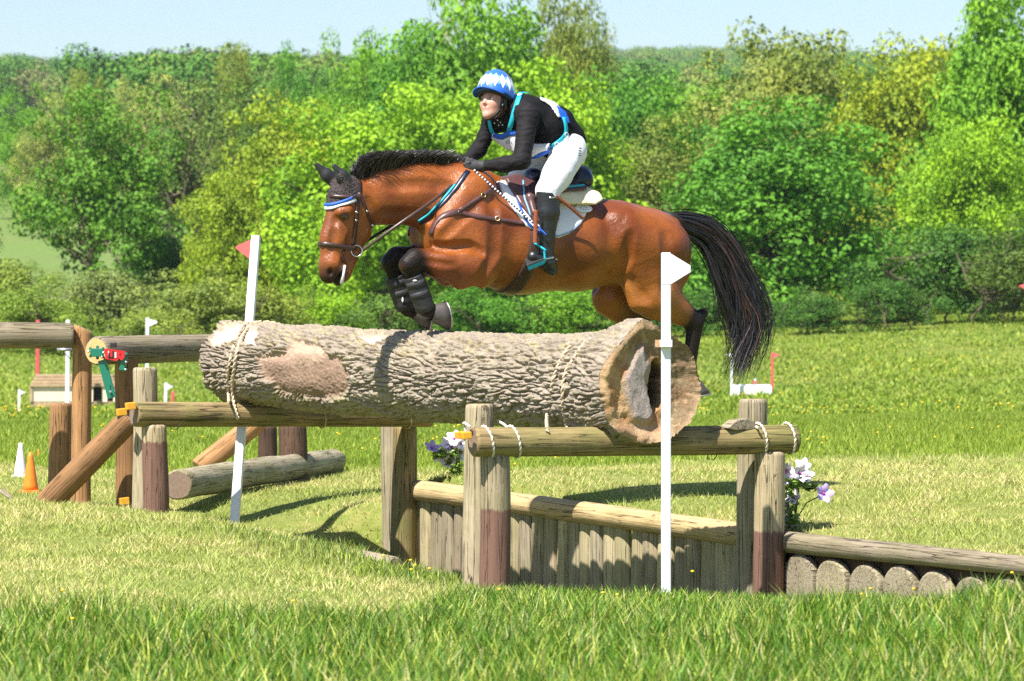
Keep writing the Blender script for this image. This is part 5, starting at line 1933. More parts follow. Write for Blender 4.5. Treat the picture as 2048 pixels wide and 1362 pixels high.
cc = nt.mix(nt.math('MULTIPLY', nt.ramp(mott, [(0.35, 0), (0.65, 1)]), 0.35), cc, nt.mix(1.0, cc, (1.5, 1.45, 1.3), 'MULTIPLY'))
lum = nt.add('ShaderNodeRGBToBW', {0: att}).outputs[0]
spec = nt.math('MULTIPLY_ADD', lum, 5.0, 0.10, clamp=True)
spec = nt.math('MINIMUM', spec, 0.5)
rgh = nt.math('MULTIPLY_ADD', nt.noise(co, 9.0, 4, 0.65), 0.40, 0.20)
principled(nt, out, cc, rgh, nt.bump(hgt, 0.42, 0.014), Specular_IOR_Level=spec)
horse = h_root('horse')
tag(horse, 'glossy bay horse with black legs, mane and tail leaping over the big log', 'horse')
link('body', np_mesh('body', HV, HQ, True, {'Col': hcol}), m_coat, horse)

m_hoof = plain('grey_hoof', (0.085, 0.075, 0.068), 0.5, 0.25, 60, 0.3)
def hoof(A, B, v, ra, rb, tip):
    """flaring hoof wall with a slanted flat sole and a steel shoe"""
    a, b = hp(*A, v), hp(*B, v)
    d = (b - a) / np.linalg.norm(b - a)
    e1 = np.cross(V(0, 1, 0), d)
    e1 /= np.linalg.norm(e1)
    e2 = V(0, 1, 0)
    if e1 @ (hp(*tip, v) - b) < 0:
        e1 = -e1
    n = 22
    ang = np.arange(n) * 2 * math.pi / n
    rings = []
    for k, (t, r) in enumerate(((-0.15, ra * 0.92), (0.0, ra), (0.5, (ra + rb) / 2), (1.0, rb), (1.0, rb * 0.8))):
        sl = 0.38 * t
        c = a + (b - a) * t
        rings.append(c + (np.cos(ang)[:, None] * (e1 + d * sl) * 1.12 + np.sin(ang)[:, None] * e2 * 0.95) * r * KPX)
    v_ = np.concatenate(rings + [[rings[-1].mean(0)]])
    q = [(i * n + j, i * n + (j + 1) % n, (i + 1) * n + (j + 1) % n, (i + 1) * n + j) for i in range(4) for j in range(n)]
    t_ = [(4 * n + j, 4 * n + (j + 1) % n, 5 * n) for j in range(n)]
    o = MB().raw(v_, q, t_).build('hoof', m_hoof, horse, True)
    R = rings[3] + d * 0.003
    MB().tube(np.concatenate([R[:19 - n] if False else R, R[:1]]), 0.0055, 6, cap=False).build('horseshoe', m_steel3, o, True)
m_steel3 = plain('worn_steel', (0.45, 0.42, 0.40), 0.4, 0.1, 40, 0.1, Metallic=0.8)
hoof((868, 626), (893, 632), 0.138, 17, 24, (905, 651))
hoof((834, 624), (856, 634), -0.10, 16, 22, (866, 650))
hoof((1390, 772), (1399, 790), 0.15, 15, 20, (1410, 792))
hoof((1299, 798), (1307, 816), -0.15, 15, 20, (1318, 818))

m_eye = plain('dark_eye', (0.012, 0.008, 0.006), 0.08, 0.1, 20, 0.0, Coat_Weight=1.0)
hit, nrm = ray_local(H_BVH, 690, 433)
for sg in (1, -1):
    e = MB().ell((hit - nrm * 0.002) * V(1, sg, 1), (0.024, 0.013, 0.017)).build('eye', m_eye, horse, True)

MB().tube([hp(690, 530, 0.055), hp(687, 548, 0.052), hp(683, 568, 0.045)], np.array([2.2, 3.2, 3.8]) * KPX, 8).build('mouth_foam', plain('white_foam', (0.75, 0.74, 0.72), 0.5, 0.1, 80, 0.3), horse, True)
# ---- hair
m_hair, nt, out = new_mat('black_hair')
att = nt.add('ShaderNodeAttribute', attribute_name='Col').outputs['Color']
principled(nt, out, att, 0.38, None, Specular_IOR_Level=0.6)
def strands(name, paths, width, cols, parent):
    """paths (n, m, 3): ribbons with pointed tips"""
    n, m, _ = paths.shape
    T = np.gradient(paths, axis=1)
    T /= np.linalg.norm(T, axis=2)[..., None] + 1e-9
    view = V(0.42, 0.9, 0.15) + RNG.normal(size=(n, 1, 3)) * 0.5
    S = np.cross(T, view)
    S /= np.linalg.norm(S, axis=2)[..., None] + 1e-9
    tw = np.interp(np.linspace(0, 1, m), [0, 0.5, 0.85, 1], [0.8, 1.0, 0.7, 0.1])[None, :, None] * np.asarray(width).reshape(-1, 1, 1) / 2
    v = np.stack([paths - S * tw, paths + S * tw], 2).reshape(-1, 3)
    base = (np.arange(n) * m * 2)[:, None, None] + (np.arange(m - 1) * 2)[None, :, None]
    q = (base + np.array([0, 1, 3, 2])).reshape(-1, 4)
    me = np_mesh(name, v, q, True, {'Col': np.repeat(cols, m * 2, 0)})
    return link(name, me, m_hair, parent)
def bez(ctrl, t):
    """Catmull-style smooth interpolation through ctrl (k,3)"""
    ctrl = np.asarray(ctrl, float)
    k = len(ctrl)
    x = t * (k - 1)
    i = np.clip(np.floor(x).astype(int), 0, k - 2)
    f = (x - i)[..., None]
    p0, p1, p2, p3 = ctrl[np.clip(i - 1, 0, k - 1)], ctrl[i], ctrl[i + 1], ctrl[np.clip(i + 2, 0, k - 1)]
    return 0.5 * (2 * p1 + (p2 - p0) * f + (2 * p0 - 5 * p1 + 4 * p2 - p3) * f ** 2 + (3 * p1 - p0 - 3 * p2 + p3) * f ** 3)
def mane():
    n, m = 9000, 6
    crest = np.array([hp(708, 366, 0), hp(722, 352, 0), hp(745, 346, 0), hp(775, 340, 0), hp(820, 333, 0), hp(870, 328, 0), hp(930, 330, 0)])
    t = RNG.random(n)
    root = bez(crest, t) + np.c_[RNG.normal(size=n) * 0.008, RNG.normal(size=n) * 0.016, -0.012 + RNG.normal(size=n) * 0.004]
    L = np.interp(t, [0, 0.12, 0.25, 0.6, 0.85, 1], [34, 58, 64, 58, 46, 22]) * KPX * (0.80 + 0.25 * RNG.random(n) + 0.14 * pnoise(t * 45, 0 * t, 3 + 0 * t))
    lift = np.interp(t, [0, 0.2, 1], [1.0, 1.0, 0.75])
    back = np.interp(t, [0, 0.15, 1], [0.05, 0.22, 0.5]) + RNG.normal(size=n) * 0.10 + 0.12 * pnoise(t * 60, 0 * t, 0 * t)
    sidew = RNG.normal(size=n) * 0.25 + 0.06
    u = np.linspace(0, 1, m)[None, :]
    P = root[:, None, :] + np.stack([-(back * L)[:, None] * u ** 1.6, (sidew * L)[:, None] * u, (lift * L)[:, None] * (u - 0.25 * u ** 3)], -1)
    g = RNG.random(n)[:, None]
    col = V(0.012, 0.010, 0.010) * (0.6 + 1.2 * g) + V(0.02, 0.012, 0.008) * (RNG.random(n) < 0.15)[:, None]
    strands('mane', P, 0.0024 + 0.0022 * RNG.random(n), col, horse)
mane()
def tail():
    n, m, nl = 4200, 14, 70
    ctrl = np.array([hp(1338, 441, 0), hp(1376, 446, 0), hp(1422, 470, 0.0), hp(1458, 528, 0.0), hp(1486, 598, 0.0), hp(1498, 664, 0.0), hp(1474, 752, 0.0)])
    wid = np.array([9, 13, 20, 25, 30, 28, 13]) * KPX
    lock = RNG.integers(0, nl, n)
    la, lb = RNG.normal(size=nl) * 0.62, RNG.normal(size=nl) * 0.5
    le = np.clip(0.71 + 0.14 * RNG.normal(size=nl), 0.4, 1.0)
    tt_ = np.linspace(0, 1, m)[None]
    a = la[lock][:, None] + RNG.normal(size=(n, 1)) * (0.32 - 0.16 * tt_)
    b = lb[lock][:, None] + RNG.normal(size=(n, 1)) * 0.25
    end = np.clip(le[lock] + 0.12 * RNG.normal(size=n) - 0.05, 0.3, 1.0)
    st = RNG.random(n) ** 2 * 0.12
    t = st[:, None] + (end - st)[:, None] * tt_
    P = bez(ctrl, t.ravel()).reshape(n, m, 3)
    d = bez(ctrl, np.clip(t + 0.02, 0, 1).ravel()).reshape(n, m, 3) - bez(ctrl, np.clip(t - 0.02, 0, 1).ravel()).reshape(n, m, 3)
    d /= np.linalg.norm(d, axis=2)[..., None] + 1e-9
    lat = np.cross(d, V(0, 1, 0))
    w = np.interp(t, np.linspace(0, 1, 7), wid)
    P = P + lat * (a * w)[..., None] * 0.95 + V(0, 1, 0) * (b * w * 0.75)[..., None]
    lw, lp = RNG.random(nl)[lock][:, None], RNG.random(nl)[lock][:, None]
    P = P + lat * (0.022 * np.sin(t * (9 + 8 * lw) + lp * 6.28) * t)[..., None]
    wave = 0.012 * np.sin(t * 16 + RNG.random((n, 1)) * 6.28) * t
    P = P + lat * wave[..., None] + RNG.normal(size=(n, 1, 3)) * 0.05 * (t ** 3)[..., None]
    # flyaway hairs
    fly = (RNG.random(n) < 0.06)[:, None, None]
    P = P + fly * V(-1, 0.2, 0.3) * (0.16 * RNG.random((n, 1)) * t ** 2)[..., None]
    g = RNG.random(n)[:, None]
    col = V(0.012, 0.010, 0.011) * (0.5 + 1.1 * g)
    red = (RNG.random(nl) < 0.3)[lock][:, None] & (RNG.random(n) < 0.6)[:, None]
    col = np.where(red, V(0.075, 0.032, 0.024) * (0.6 + g), col)
    strands('tail', P, 0.0032 + 0.004 * RNG.random(n), col, horse)
    dock = MB().tube([hp(1325, 440, 0), hp(1350, 441, 0), hp(1385, 452, 0), hp(1415, 472, 0)], np.array([20, 15, 11, 6]) * KPX, 10)
    dock.build('dock', plain('black_dock', (0.015, 0.012, 0.012), 0.5, 0.2, 60, 0.2), horse, True)
tail()

# ------------------------------------------------------------------ tack
m_leather = plain('dark_brown_leather', (0.055, 0.028, 0.022), 0.38, 0.2, 70, 0.15)
m_plum = plain('plum_brown_leather', (0.10, 0.045, 0.045), 0.38, 0.2, 70, 0.12)
m_tanl = plain('red_tan_leather', (0.28, 0.075, 0.03), 0.4, 0.15, 70, 0.12)
m_brass = plain('brass', (0.75, 0.55, 0.25), 0.3, 0.1, 50, 0.0, Metallic=1.0)
m_steel2 = plain('polished_steel', (0.7, 0.7, 0.7), 0.2, 0.05, 50, 0.0, Metallic=1.0)
m_whitec = plain('white_quilt', (0.80, 0.80, 0.84), 0.8, 0.03, 60, 0.3)
m_blue = plain('royal_blue_cloth', (0.012, 0.10, 0.50), 0.6, 0.12, 80, 0.15)
m_turq = plain('turquoise_webbing', (0.01, 0.42, 0.55), 0.55, 0.08, 80, 0.12)
m_navy = plain('navy_leather', (0.012, 0.018, 0.045), 0.35, 0.2, 60, 0.1)
m_fleece = plain('cream_fleece', (0.80, 0.68, 0.44), 0.95, 0.12, 70, 0.8)
m_bonnet, nt, out = new_mat('crochet_bonnet')
co = nt.coords()
vor = nt.add('ShaderNodeTexVoronoi', {'Vector': co, 'Scale': 95.0}).outputs['Distance']
principled(nt, out, nt.mix(nt.ramp(vor, [(0.2, 0), (0.6, 1)]), (0.085, 0.06, 0.06), (0.02, 0.015, 0.015)), 0.8, nt.bump(vor, 0.9, 0.006))

def ribbon(pts, nrm, width, thick):
    """flat strap along pts lying on nrm"""
    pts, nrm = np.asarray(pts, float), np.asarray(nrm, float)
    T = np.gradient(pts, axis=0)
    T /= np.linalg.norm(T, axis=1)[:, None] + 1e-9
    S = np.cross(T, nrm)
    S /= np.linalg.norm(S, axis=1)[:, None] + 1e-9
    w = np.broadcast_to(np.asarray(width, float), (len(pts),))[:, None] / 2
    N = np.cross(S, T)
    v = np.stack([pts - S * w, pts + S * w, pts + S * w * 0.92 + N * thick, pts - S * w * 0.92 + N * thick], 1).reshape(-1, 3)
    n = len(pts)
    q = []
    for i in range(n - 1):
        for k in range(4):
            q.append((i * 4 + k, i * 4 + (k + 1) % 4, i * 4 + 4 + (k + 1) % 4, i * 4 + 4 + k))
    q += [(0, 3, 2, 1), ((n - 1) * 4, (n - 1) * 4 + 1, (n - 1) * 4 + 2, (n - 1) * 4 + 3)]
    return v, q
def surf_path(bvh, px_pts, step=7.0, smooth=2):
    P, N = [], []
    for px, py in dense(px_pts, step):
        h, n = ray_local(bvh, px, py)
        if h is not None:
            P.append(h)
            N.append(n)
    P, N = np.array(P), np.array(N)
    for _ in range(smooth):
        if len(P) > 2:
            P[1:-1] = 0.25 * P[:-2] + 0.5 * P[1:-1] + 0.25 * P[2:]
            N[1:-1] = 0.25 * N[:-2] + 0.5 * N[1:-1] + 0.25 * N[2:]
    N /= np.linalg.norm(N, axis=1)[:, None]
    return P, N
def strap(name, px_pts, wpx, mat, parent, bvh=H_BVH, off=0.002, thick=0.006, both=False, join=False):
    P, N = surf_path(bvh, px_pts)
    P = P + N * off
    if join:                                   # carry on round the other side
        P = np.concatenate([P, (P * V(1, -1, 1))[::-1]])
        N = np.concatenate([N, (N * V(1, -1, 1))[::-1]])
    v, q = ribbon(P, N, wpx * KPX, thick)
    o = MB().raw(v, q).build(name, mat, parent, True)
    if both and not join:
        v2 = v * V(1, -1, 1)
        MB().raw(v2, [t[::-1] for t in q]).build(name, mat, parent, True)
    return P, N
def free_strap(name, pts, width, thick, mat, parent, view=(0.42, 0.9, 0.15)):
    P = bez(np.array(pts), np.linspace(0, 1, 24))
    v, q = ribbon(P, np.tile(V(*view), (len(P), 1)), width, thick)
    return MB().raw(v, q).build(name, mat, parent, True)
def ring(c, r, tube, axis, n=20):
    axis = np.asarray(axis, float)
    axis /= np.linalg.norm(axis)
    e1 = np.cross(axis, V(0, 0, 1))
    e1 /= np.linalg.norm(e1)
    e2 = np.cross(axis, e1)
    a = np.linspace(0, 2 * math.pi, n + 1)
    return MB().tube(c + (np.cos(a)[:, None] * e1 + np.sin(a)[:, None] * e2) * r, tube, 6, cap=False)

# bridle
bridle = h_root('bridle')
tag(bridle, 'dark brown leather bridle with steel ring bit and reins on the horse head', 'bridle')
strap('headpiece', [(716, 352), (719, 372), (716, 400)], 11, m_leather, bridle, both=True)
strap('browband', [(654, 391), (680, 394), (712, 394)], 7, m_leather, bridle, off=0.012, both=True)
strap('cheekpiece', [(716, 400), (713, 430), (710, 460), (706, 492)], 8, m_leather, bridle, both=True)
strap('throatlatch', [(718, 385), (730, 415), (739, 440), (746, 462)], 6, m_leather, bridle, both=True)
strap('noseband', [(712, 497), (690, 494), (665, 490), (645, 488)], 10, m_leather, bridle, thick=0.010, join=True)
strap('flash_strap', [(690, 497), (680, 510), (690, 528)], 5, m_leather, bridle, both=True)
bh, bn = ray_local(H_BVH, 706, 500)
bitc = bh + bn * 0.012 + V(-0.02, 0, -0.005)
for sg in (1, -1):
    ring(bitc * V(1, sg, 1), 11 * KPX, 0.0045, V(0.25, 0.95 * sg, 0.1)).build('bit_ring', m_steel2, bridle, True)
for (px, py) in ((712, 424), (711, 440), (733, 422), (742, 450)):
    h_, n_ = ray_local(H_BVH, px, py)
    MB().ell(h_ + n_ * 0.010, (0.010, 0.006, 0.008), nu=10, nv=6).build('buckle', m_steel2, bridle, True)
HAND = hp(946, 336, 0.085)
free_strap('rein', [bitc + V(-0.03, 0.004, 0.0), hp(800, 447, 0.17), hp(870, 398, 0.15), hp(930, 349, 0.09)], 0.020, 0.004, m_leather, bridle)
free_strap('rein', [bitc * V(1, -1, 1), hp(800, 440, -0.19), hp(870, 392, -0.16), hp(925, 335, -0.07)], 0.020, 0.004, m_leather, bridle)

# ear bonnet
def bonnet():
    root = h_root('ear_bonnet')
    tag(root, 'dark crocheted ear bonnet with blue and white edging on the horse forehead', 'ear bonnet')
    F = Field(hp(760, 470, -0.2) - V(0.05, 0, 0), hp(615, 300, 0.22) + V(0.05, 0.05, 0.02), 0.006)
    for f in ((((700, 400), (673, 480), 45, 32, 0.60)), (((722, 424), (717, 456), 39, 29, 0.56)), ((768, 396), (728, 402), 48, 42, 0.52)):
        hrc(*f, k=0.03, F=F, grow=0.009)
    hrc((682, 424, 0.062), (694, 421, 0.066), 12, 12, 1.0, 0.02, sym=True, F=F, grow=0.009)
    hrc((702, 378, 0.045), (684, 352, 0.05), 13, 11, 0.8, 0.02, F=F, grow=0.005)
    hrc((682, 372, -0.045), (654, 350, -0.05), 13, 11, 0.8, 0.02, F=F, grow=0.005)
    x, y, z = F.grid()
    PXY = [hp(px, py, 0.05) for px, py in ((590, 424), (646, 417), (668, 414), (690, 407), (713, 398), (719, 352), (690, 322), (590, 322))]
    reg = poly_sdf(np.broadcast_to(x, F.D.shape)[:, 0, :].astype(float), np.broadcast_to(z, F.D.shape)[:, 0, :].astype(float), [(p[0], p[2]) for p in PXY])
    D = np.maximum(F.D, reg[:, None, :].astype(np.float32))
    v, q = F.mesh(D)
    link('cap', np_mesh('cap', v, q, True), m_bonnet, root)
    bv = BVHTree.FromPolygons([tuple(a) for a in v], [tuple(a) for a in q.tolist()])
    F2 = Field(hp(730, 420, -0.12), hp(620, 318, 0.12) + V(0.03, 0, 0.02), 0.004)
    hrc((702, 378, 0.045), (684, 352, 0.05), 13, 11, 0.8, 0.02, F=F2, grow=0.006)
    hrc((684, 352, 0.05), (668, 332, 0.052), 11, 2.5, 0.7, 0.01, F=F2, grow=0.006)
    F2.rc(hp(694, 370, 0.075), hp(674, 341, 0.075), 5 * KPX, 3 * KPX, 1.0, 0.006, cut=True)
    v, q = F2.mesh()
    me_b = plain('black_ear_cloth', (0.022, 0.022, 0.026), 0.6, 0.2, 60, 0.15)
    link('ear_cover', np_mesh('ear_cover', v, q, True), me_b, root)
    F2.D[:] = 0.3
    hrc((682, 372, -0.045), (654, 350, -0.05), 13, 11, 0.8, 0.02, F=F2, grow=0.006)
    hrc((654, 350, -0.05), (632, 329, -0.052), 11, 2.5, 0.7, 0.01, F=F2, grow=0.006)
    v, q = F2.mesh()
    link('ear_cover', np_mesh('ear_cover', v, q, True), me_b, root)
    for nm, dy, mat, w in (('white_edging', 0.0, m_whitec, 7), ('blue_edging', -7.0, m_blue, 6)):
        P, N = surf_path(bv if dy else H_BVH, [(645, 417 + dy), (668, 416 + dy), (690, 409 + dy), (711, 399 + dy)], 5)
        P = P + N * (0.004 if dy else 0.008)
        P = np.concatenate([P[::-1], (P * V(1, -1, 1))])
        N = np.concatenate([N[::-1], (N * V(1, -1, 1))])
        vv, qq = ribbon(P, N, w * KPX, 0.006)
        MB().raw(vv, qq).build('edging', mat, root, True)
bonnet()

# breastplate
bp_ = h_root('breastplate')
tag(bp_, 'plum leather breastplate straps across the horse shoulder', 'breastplate')
strap('chest_strap', [(862, 470), (866, 452), (880, 434), (905, 425), (920, 424)], 13, m_plum, bp_, both=True)
strap('shoulder_strap', [(918, 422), (940, 408), (965, 392), (990, 374), (1015, 358)], 9, m_plum, bp_, both=True)
strap('girth_strap', [(915, 425), (950, 432), (985, 438), (1010, 441), (1050, 447)], 9, m_plum, bp_, both=True)
for px, py in ((965, 391), (995, 438)):
    h_, n_ = ray_local(H_BVH, px, py)
    ring(h_ + n_ * 0.012, 0.014, 0.003, n_ + V(0, 0.01, 0.02), 14).build('buckle', m_brass, bp_, True)
h_, n_ = ray_local(H_BVH, 1003, 366)
ring(h_ + n_ * 0.012, 0.019, 0.004, n_ + V(0, 0.01, 0.02), 14).build('ring', m_brass, bp_, True)
# neck strap / martingale
ns_ = h_root('neck_strap')
tag(ns_, 'black neck strap with bright blue edge at the base of the horse neck', 'strap')
strap('strap', [(838, 446), (862, 430), (890, 402), (915, 372), (926, 356), (936, 342)], 11, m_navy, ns_, both=True)
strap('blue_piping', [(836, 442), (860, 426), (887, 399), (911, 370)], 4, m_turq, ns_, off=0.009, both=True)

# leg boots
def leg_boot(A, B, v, ra, rb, label, mark):
    root = h_root('leg_boot')
    F = Field(np.minimum(hp(*A, v), hp(*B, v)) - 0.12, np.maximum(hp(*A, v), hp(*B, v)) + 0.12, 0.005)
    hrc((*A, v), (*B, v), ra, rb, 0.85, 0.01, F=F)
    x, y, z = F.grid()
    F.D += (0.002 * pnoise(x * 25, y * 25, z * 60)).astype(np.float32)
    a, b = hp(*A, v), hp(*B, v)
    d = (b - a) / np.linalg.norm(b - a)
    proj = (x - a[0]) * d[0] + (y - a[1]) * d[1] + (z - a[2]) * d[2]
    D = np.maximum(F.D, np.maximum(-proj, proj - np.linalg.norm(b - a) - 0.035).astype(np.float32))
    vv, q = F.mesh(D)
    link('shell', np_mesh('shell', vv, q, True), m_black, root)
    bv = BVHTree.FromPolygons([tuple(t) for t in vv], [tuple(t) for t in q.tolist()])
    for f in (0.25, 0.6):
        cx, cy = A[0] + (B[0] - A[0]) * f, A[1] + (B[1] - A[1]) * f
        P, N = surf_path(bv, [(cx - 18, cy + 6), (cx, cy + 2), (cx + 17, cy - 4)], 4)
        if len(P) > 3:
            vv2, qq2 = ribbon(P + N * 0.001, N, 12 * KPX, 0.004)
            MB().raw(vv2, qq2).build('fastening', plain('charcoal_webbing', (0.035, 0.035, 0.04), 0.6, 0.2, 60, 0.2), root, True)
    h, n = ray_local(bv, A[0] + (B[0] - A[0]) * mark[0], A[1] + (B[1] - A[1]) * mark[0] + mark[1])
    if h is not None:
        e1 = np.cross(n, V(0, 0, 1)); e1 /= np.linalg.norm(e1)
        MB().ell(h + n * 0.004, mark[2], np.stack([e1, np.cross(e1, n), n], 1), 10, 6).build('boot_logo', m_whitec, root, True)
    tag(root, label, 'leg boot')
    return root
leg_boot((827, 552), (849, 612), 0.145, 21, 20, 'black padded boot on the nearer front leg of the horse', (0.12, 2, (0.014, 0.006, 0.002)))
leg_boot((789, 553), (808, 608), -0.105, 21, 20, 'black padded boot on the farther front leg of the horse', (0.85, 0, (0.006, 0.016, 0.002)))
# ------------------------------------------------------------------ saddle and pads (offset from the horse's own surface)
def body_patch(off, poly, v0, h=0.008, lo=None, hi=None, ripple=0.0):
    """a cloth lying on the horse: its surface pushed out by off inside a polygon drawn at lateral depth v0"""
    P = [hp(px, py, v0) for px, py in poly]
    us, ws = [p[0] for p in P], [p[2] for p in P]
    i0 = np.clip(np.floor((V(min(us), -0.48, min(ws)) - 0.06 - HF.lo) / HF.h).astype(int), 0, HF.n - 1)
    i1 = np.clip(np.ceil((V(max(us), 0.48, max(ws)) + 0.06 - HF.lo) / HF.h).astype(int), 1, HF.n)
    sl = tuple(slice(a, b) for a, b in zip(i0, i1))
    F = Field(HF.lo + i0 * HF.h, HF.lo + (i1 - 1) * HF.h, HF.h)
    D = HF.D[sl].copy() - off
    F.D = D
    F.n = np.array(D.shape)
    F.ax = [HF.ax[k][sl[k]] for k in range(3)]
    x, y, z = F.grid()
    if ripple:
        D = D + (ripple * pnoise(x * 14, y * 14, z * 14)).astype(np.float32)
    reg = poly_sdf(np.broadcast_to(x, D.shape)[:, 0, :].astype(float), np.broadcast_to(z, D.shape)[:, 0, :].astype(float), [(p[0], p[2]) for p in P])
    k = 0.02
    a, b = D, np.broadcast_to(reg[:, None, :].astype(np.float32), D.shape)
    hh = np.clip(k - np.abs(a - b), 0, None) / k
    D = np.maximum(a, b) + hh * hh * k * 0.25
    F.lo = HF.lo + i0 * HF.h
    return F.mesh(D)

pad = h_root('saddle_pad')
tag(pad, 'white quilted saddle pad under the saddle', 'saddle pad')
v, q = body_patch(0.016, [(1022, 362), (1060, 350), (1185, 385), (1192, 412), (1168, 445), (1140, 468), (1118, 476), (1080, 470), (1052, 452), (1032, 412)], 0.28)
link('cloth', np_mesh('cloth', v, q, True), m_whitec, pad)
PAD_BVH = BVHTree.FromPolygons([tuple(t) for t in v], [tuple(t) for t in q.tolist()])
P_, N_ = surf_path(PAD_BVH, [(1027, 370), (1036, 408), (1056, 448), (1082, 466)], 5)
vv, qq = ribbon(P_ + N_ * 0.006, N_, 5 * KPX, 0.004)
MB().raw(vv, qq).build('blue_binding', m_blue, pad, True)
P_, N_ = surf_path(PAD_BVH, [(1088, 468), (1118, 472), (1142, 463), (1166, 442), (1180, 424)], 5)
if len(P_) > 3:
    vv, qq = ribbon(P_ + N_ * 0.002, N_, 3 * KPX, 0.003)
    MB().raw(vv, qq).build('piping', plain('grey_blue_piping', (0.25, 0.35, 0.6), 0.6, 0.1, 40, 0), pad, True)
# round number disc
h_, n_ = ray_local(PAD_BVH, 1166, 419)
if h_ is None:
    h_, n_ = ray_local(H_BVH, 1166, 419)
disc = h_root('number_disc')
tag(disc, 'small oval white number disc pinned at the rear of the saddle pad', 'number disc')
e1 = np.cross(n_, V(0, 0, 1)); e1 /= np.linalg.norm(e1)
e2 = np.cross(e1, n_)
M3 = np.stack([e1, e2, n_], 1)
MB().ell(h_ + n_ * 0.012, (19 * KPX, 11 * KPX, 0.006), M3, 24, 8).build('disc', m_white, disc, True)
for dx, dy in ((-6, 1), (-2, 4), (4, 4), (7, 0), (3, -4), (-3, -4)):
    MB().ell(h_ + n_ * 0.0175 + e1 * dx * KPX + e2 * dy * KPX, (0.0045, 0.0035, 0.002), M3, 8, 5).build('hole', m_black, disc, True)

half = h_root('half_pad')
tag(half, 'cream fleece half pad showing behind the saddle', 'half pad')
v, q = body_patch(0.078, [(1112, 374), (1185, 372), (1206, 384), (1204, 400), (1184, 410), (1112, 408)], 0.20, ripple=0.008)
link('fleece', np_mesh('fleece', v, q, True), m_fleece, half)

m_palebl = plain('pale_blue_edge', (0.20, 0.42, 0.60), 0.5, 0.1, 50, 0.1)
saddle = h_root('saddle')
tag(saddle, 'dark leather jumping saddle with navy cantle and turquoise piping', 'saddle')
def saddle_parts():
    # seat: pommel to cantle
    F = Field(hp(1200, 420, -0.26), hp(1030, 310, 0.28) + V(0.04, 0.02, 0.02), 0.007)
    a, b, c = hp(1065, 352, 0), hp(1110, 372, 0), hp(1158, 362, 0)
    F.rc(a, b, 16 * KPX, 17 * KPX, 1.6, 0.03)
    F.rc(b, c, 17 * KPX, 20 * KPX, 2.6, 0.04)
    F.rc(hp(1150, 352, -0.10), hp(1162, 350, 0.10), 17 * KPX, 17 * KPX, 1.0, 0.04)
    F.rc(hp(1166, 346, -0.05), hp(1168, 346, 0.06), 14 * KPX, 14 * KPX, 1.0, 0.03)
    v, q = F.mesh()
    link('seat', np_mesh('seat', v, q, True), m_navy, saddle)
    sb = BVHTree.FromPolygons([tuple(t) for t in v], [tuple(t) for t in q.tolist()])
    # under panel
    v, q = body_patch(0.098, [(1108, 362), (1170, 364), (1180, 372), (1172, 380), (1112, 386)], 0.19)
    link('panel', np_mesh('panel', v, q, True), m_plum, saddle)
    pb_ = BVHTree.FromPolygons([tuple(t) for t in v], [tuple(t) for t in q.tolist()])
    P, N = surf_path(pb_, [(1116, 376), (1140, 374), (1160, 372), (1176, 369)], 4)
    if len(P) > 3:
        vv, qq = ribbon(P + N * 0.002, N, 4.5 * KPX, 0.006)
        MB().raw(vv, qq).build('piping', m_turq, saddle, True)
    # flaps with knee roll
    for sg in (1,):
        v, q = body_patch(0.034, [(1040, 352), (1072, 344), (1110, 362), (1120, 400), (1122, 440), (1100, 456), (1066, 442), (1046, 405)], 0.29)
        link('flap', np_mesh('flap', v, q, True), m_plum, saddle)
        fb = BVHTree.FromPolygons([tuple(t) for t in v], [tuple(t) for t in q.tolist()])
    P, N = surf_path(fb, [(1046, 362), (1048, 395), (1062, 432)], 5)
    vv, qq = ribbon(P + N * 0.002, N, 3.5 * KPX, 0.006)
    MB().raw(vv, qq).build('flap_edging', m_palebl, saddle, True)
    F = Field(hp(1110, 460, 0.2), hp(1030, 330, 0.42) + V(0.02, 0.03, 0.02), 0.007)
    pts = [ray_local(fb, px, py)[0] for px, py in ((1058, 366), (1060, 395), (1068, 425))]
    F.rc(pts[0], pts[1], 8 * KPX, 9 * KPX, 1, 0.02)
    F.rc(pts[1], pts[2], 9 * KPX, 6 * KPX, 1, 0.02)
    v, q = F.mesh()
    link('knee_roll', np_mesh('knee_roll', v, q, True), m_plum, saddle)
    return sb, fb
SEAT_BVH, FLAP_BVH = saddle_parts()
# girth under the chest
gv, gq = body_patch(0.012, [(1052, 444), (1075, 444), (1066, 520), (1052, 600), (1014, 604), (1030, 560), (1044, 510)], 0.2)
girth = h_root('girth')
tag(girth, 'dark girth strap under the horse chest below the stirrup', 'girth')
link('band', np_mesh('band', gv, gq, True), m_leather, girth)

# ------------------------------------------------------------------ rider
rider = h_root('person')
tag(rider, 'rider in blue helmet, black top, white breeches and tall black boots crouched over the saddle', 'person')
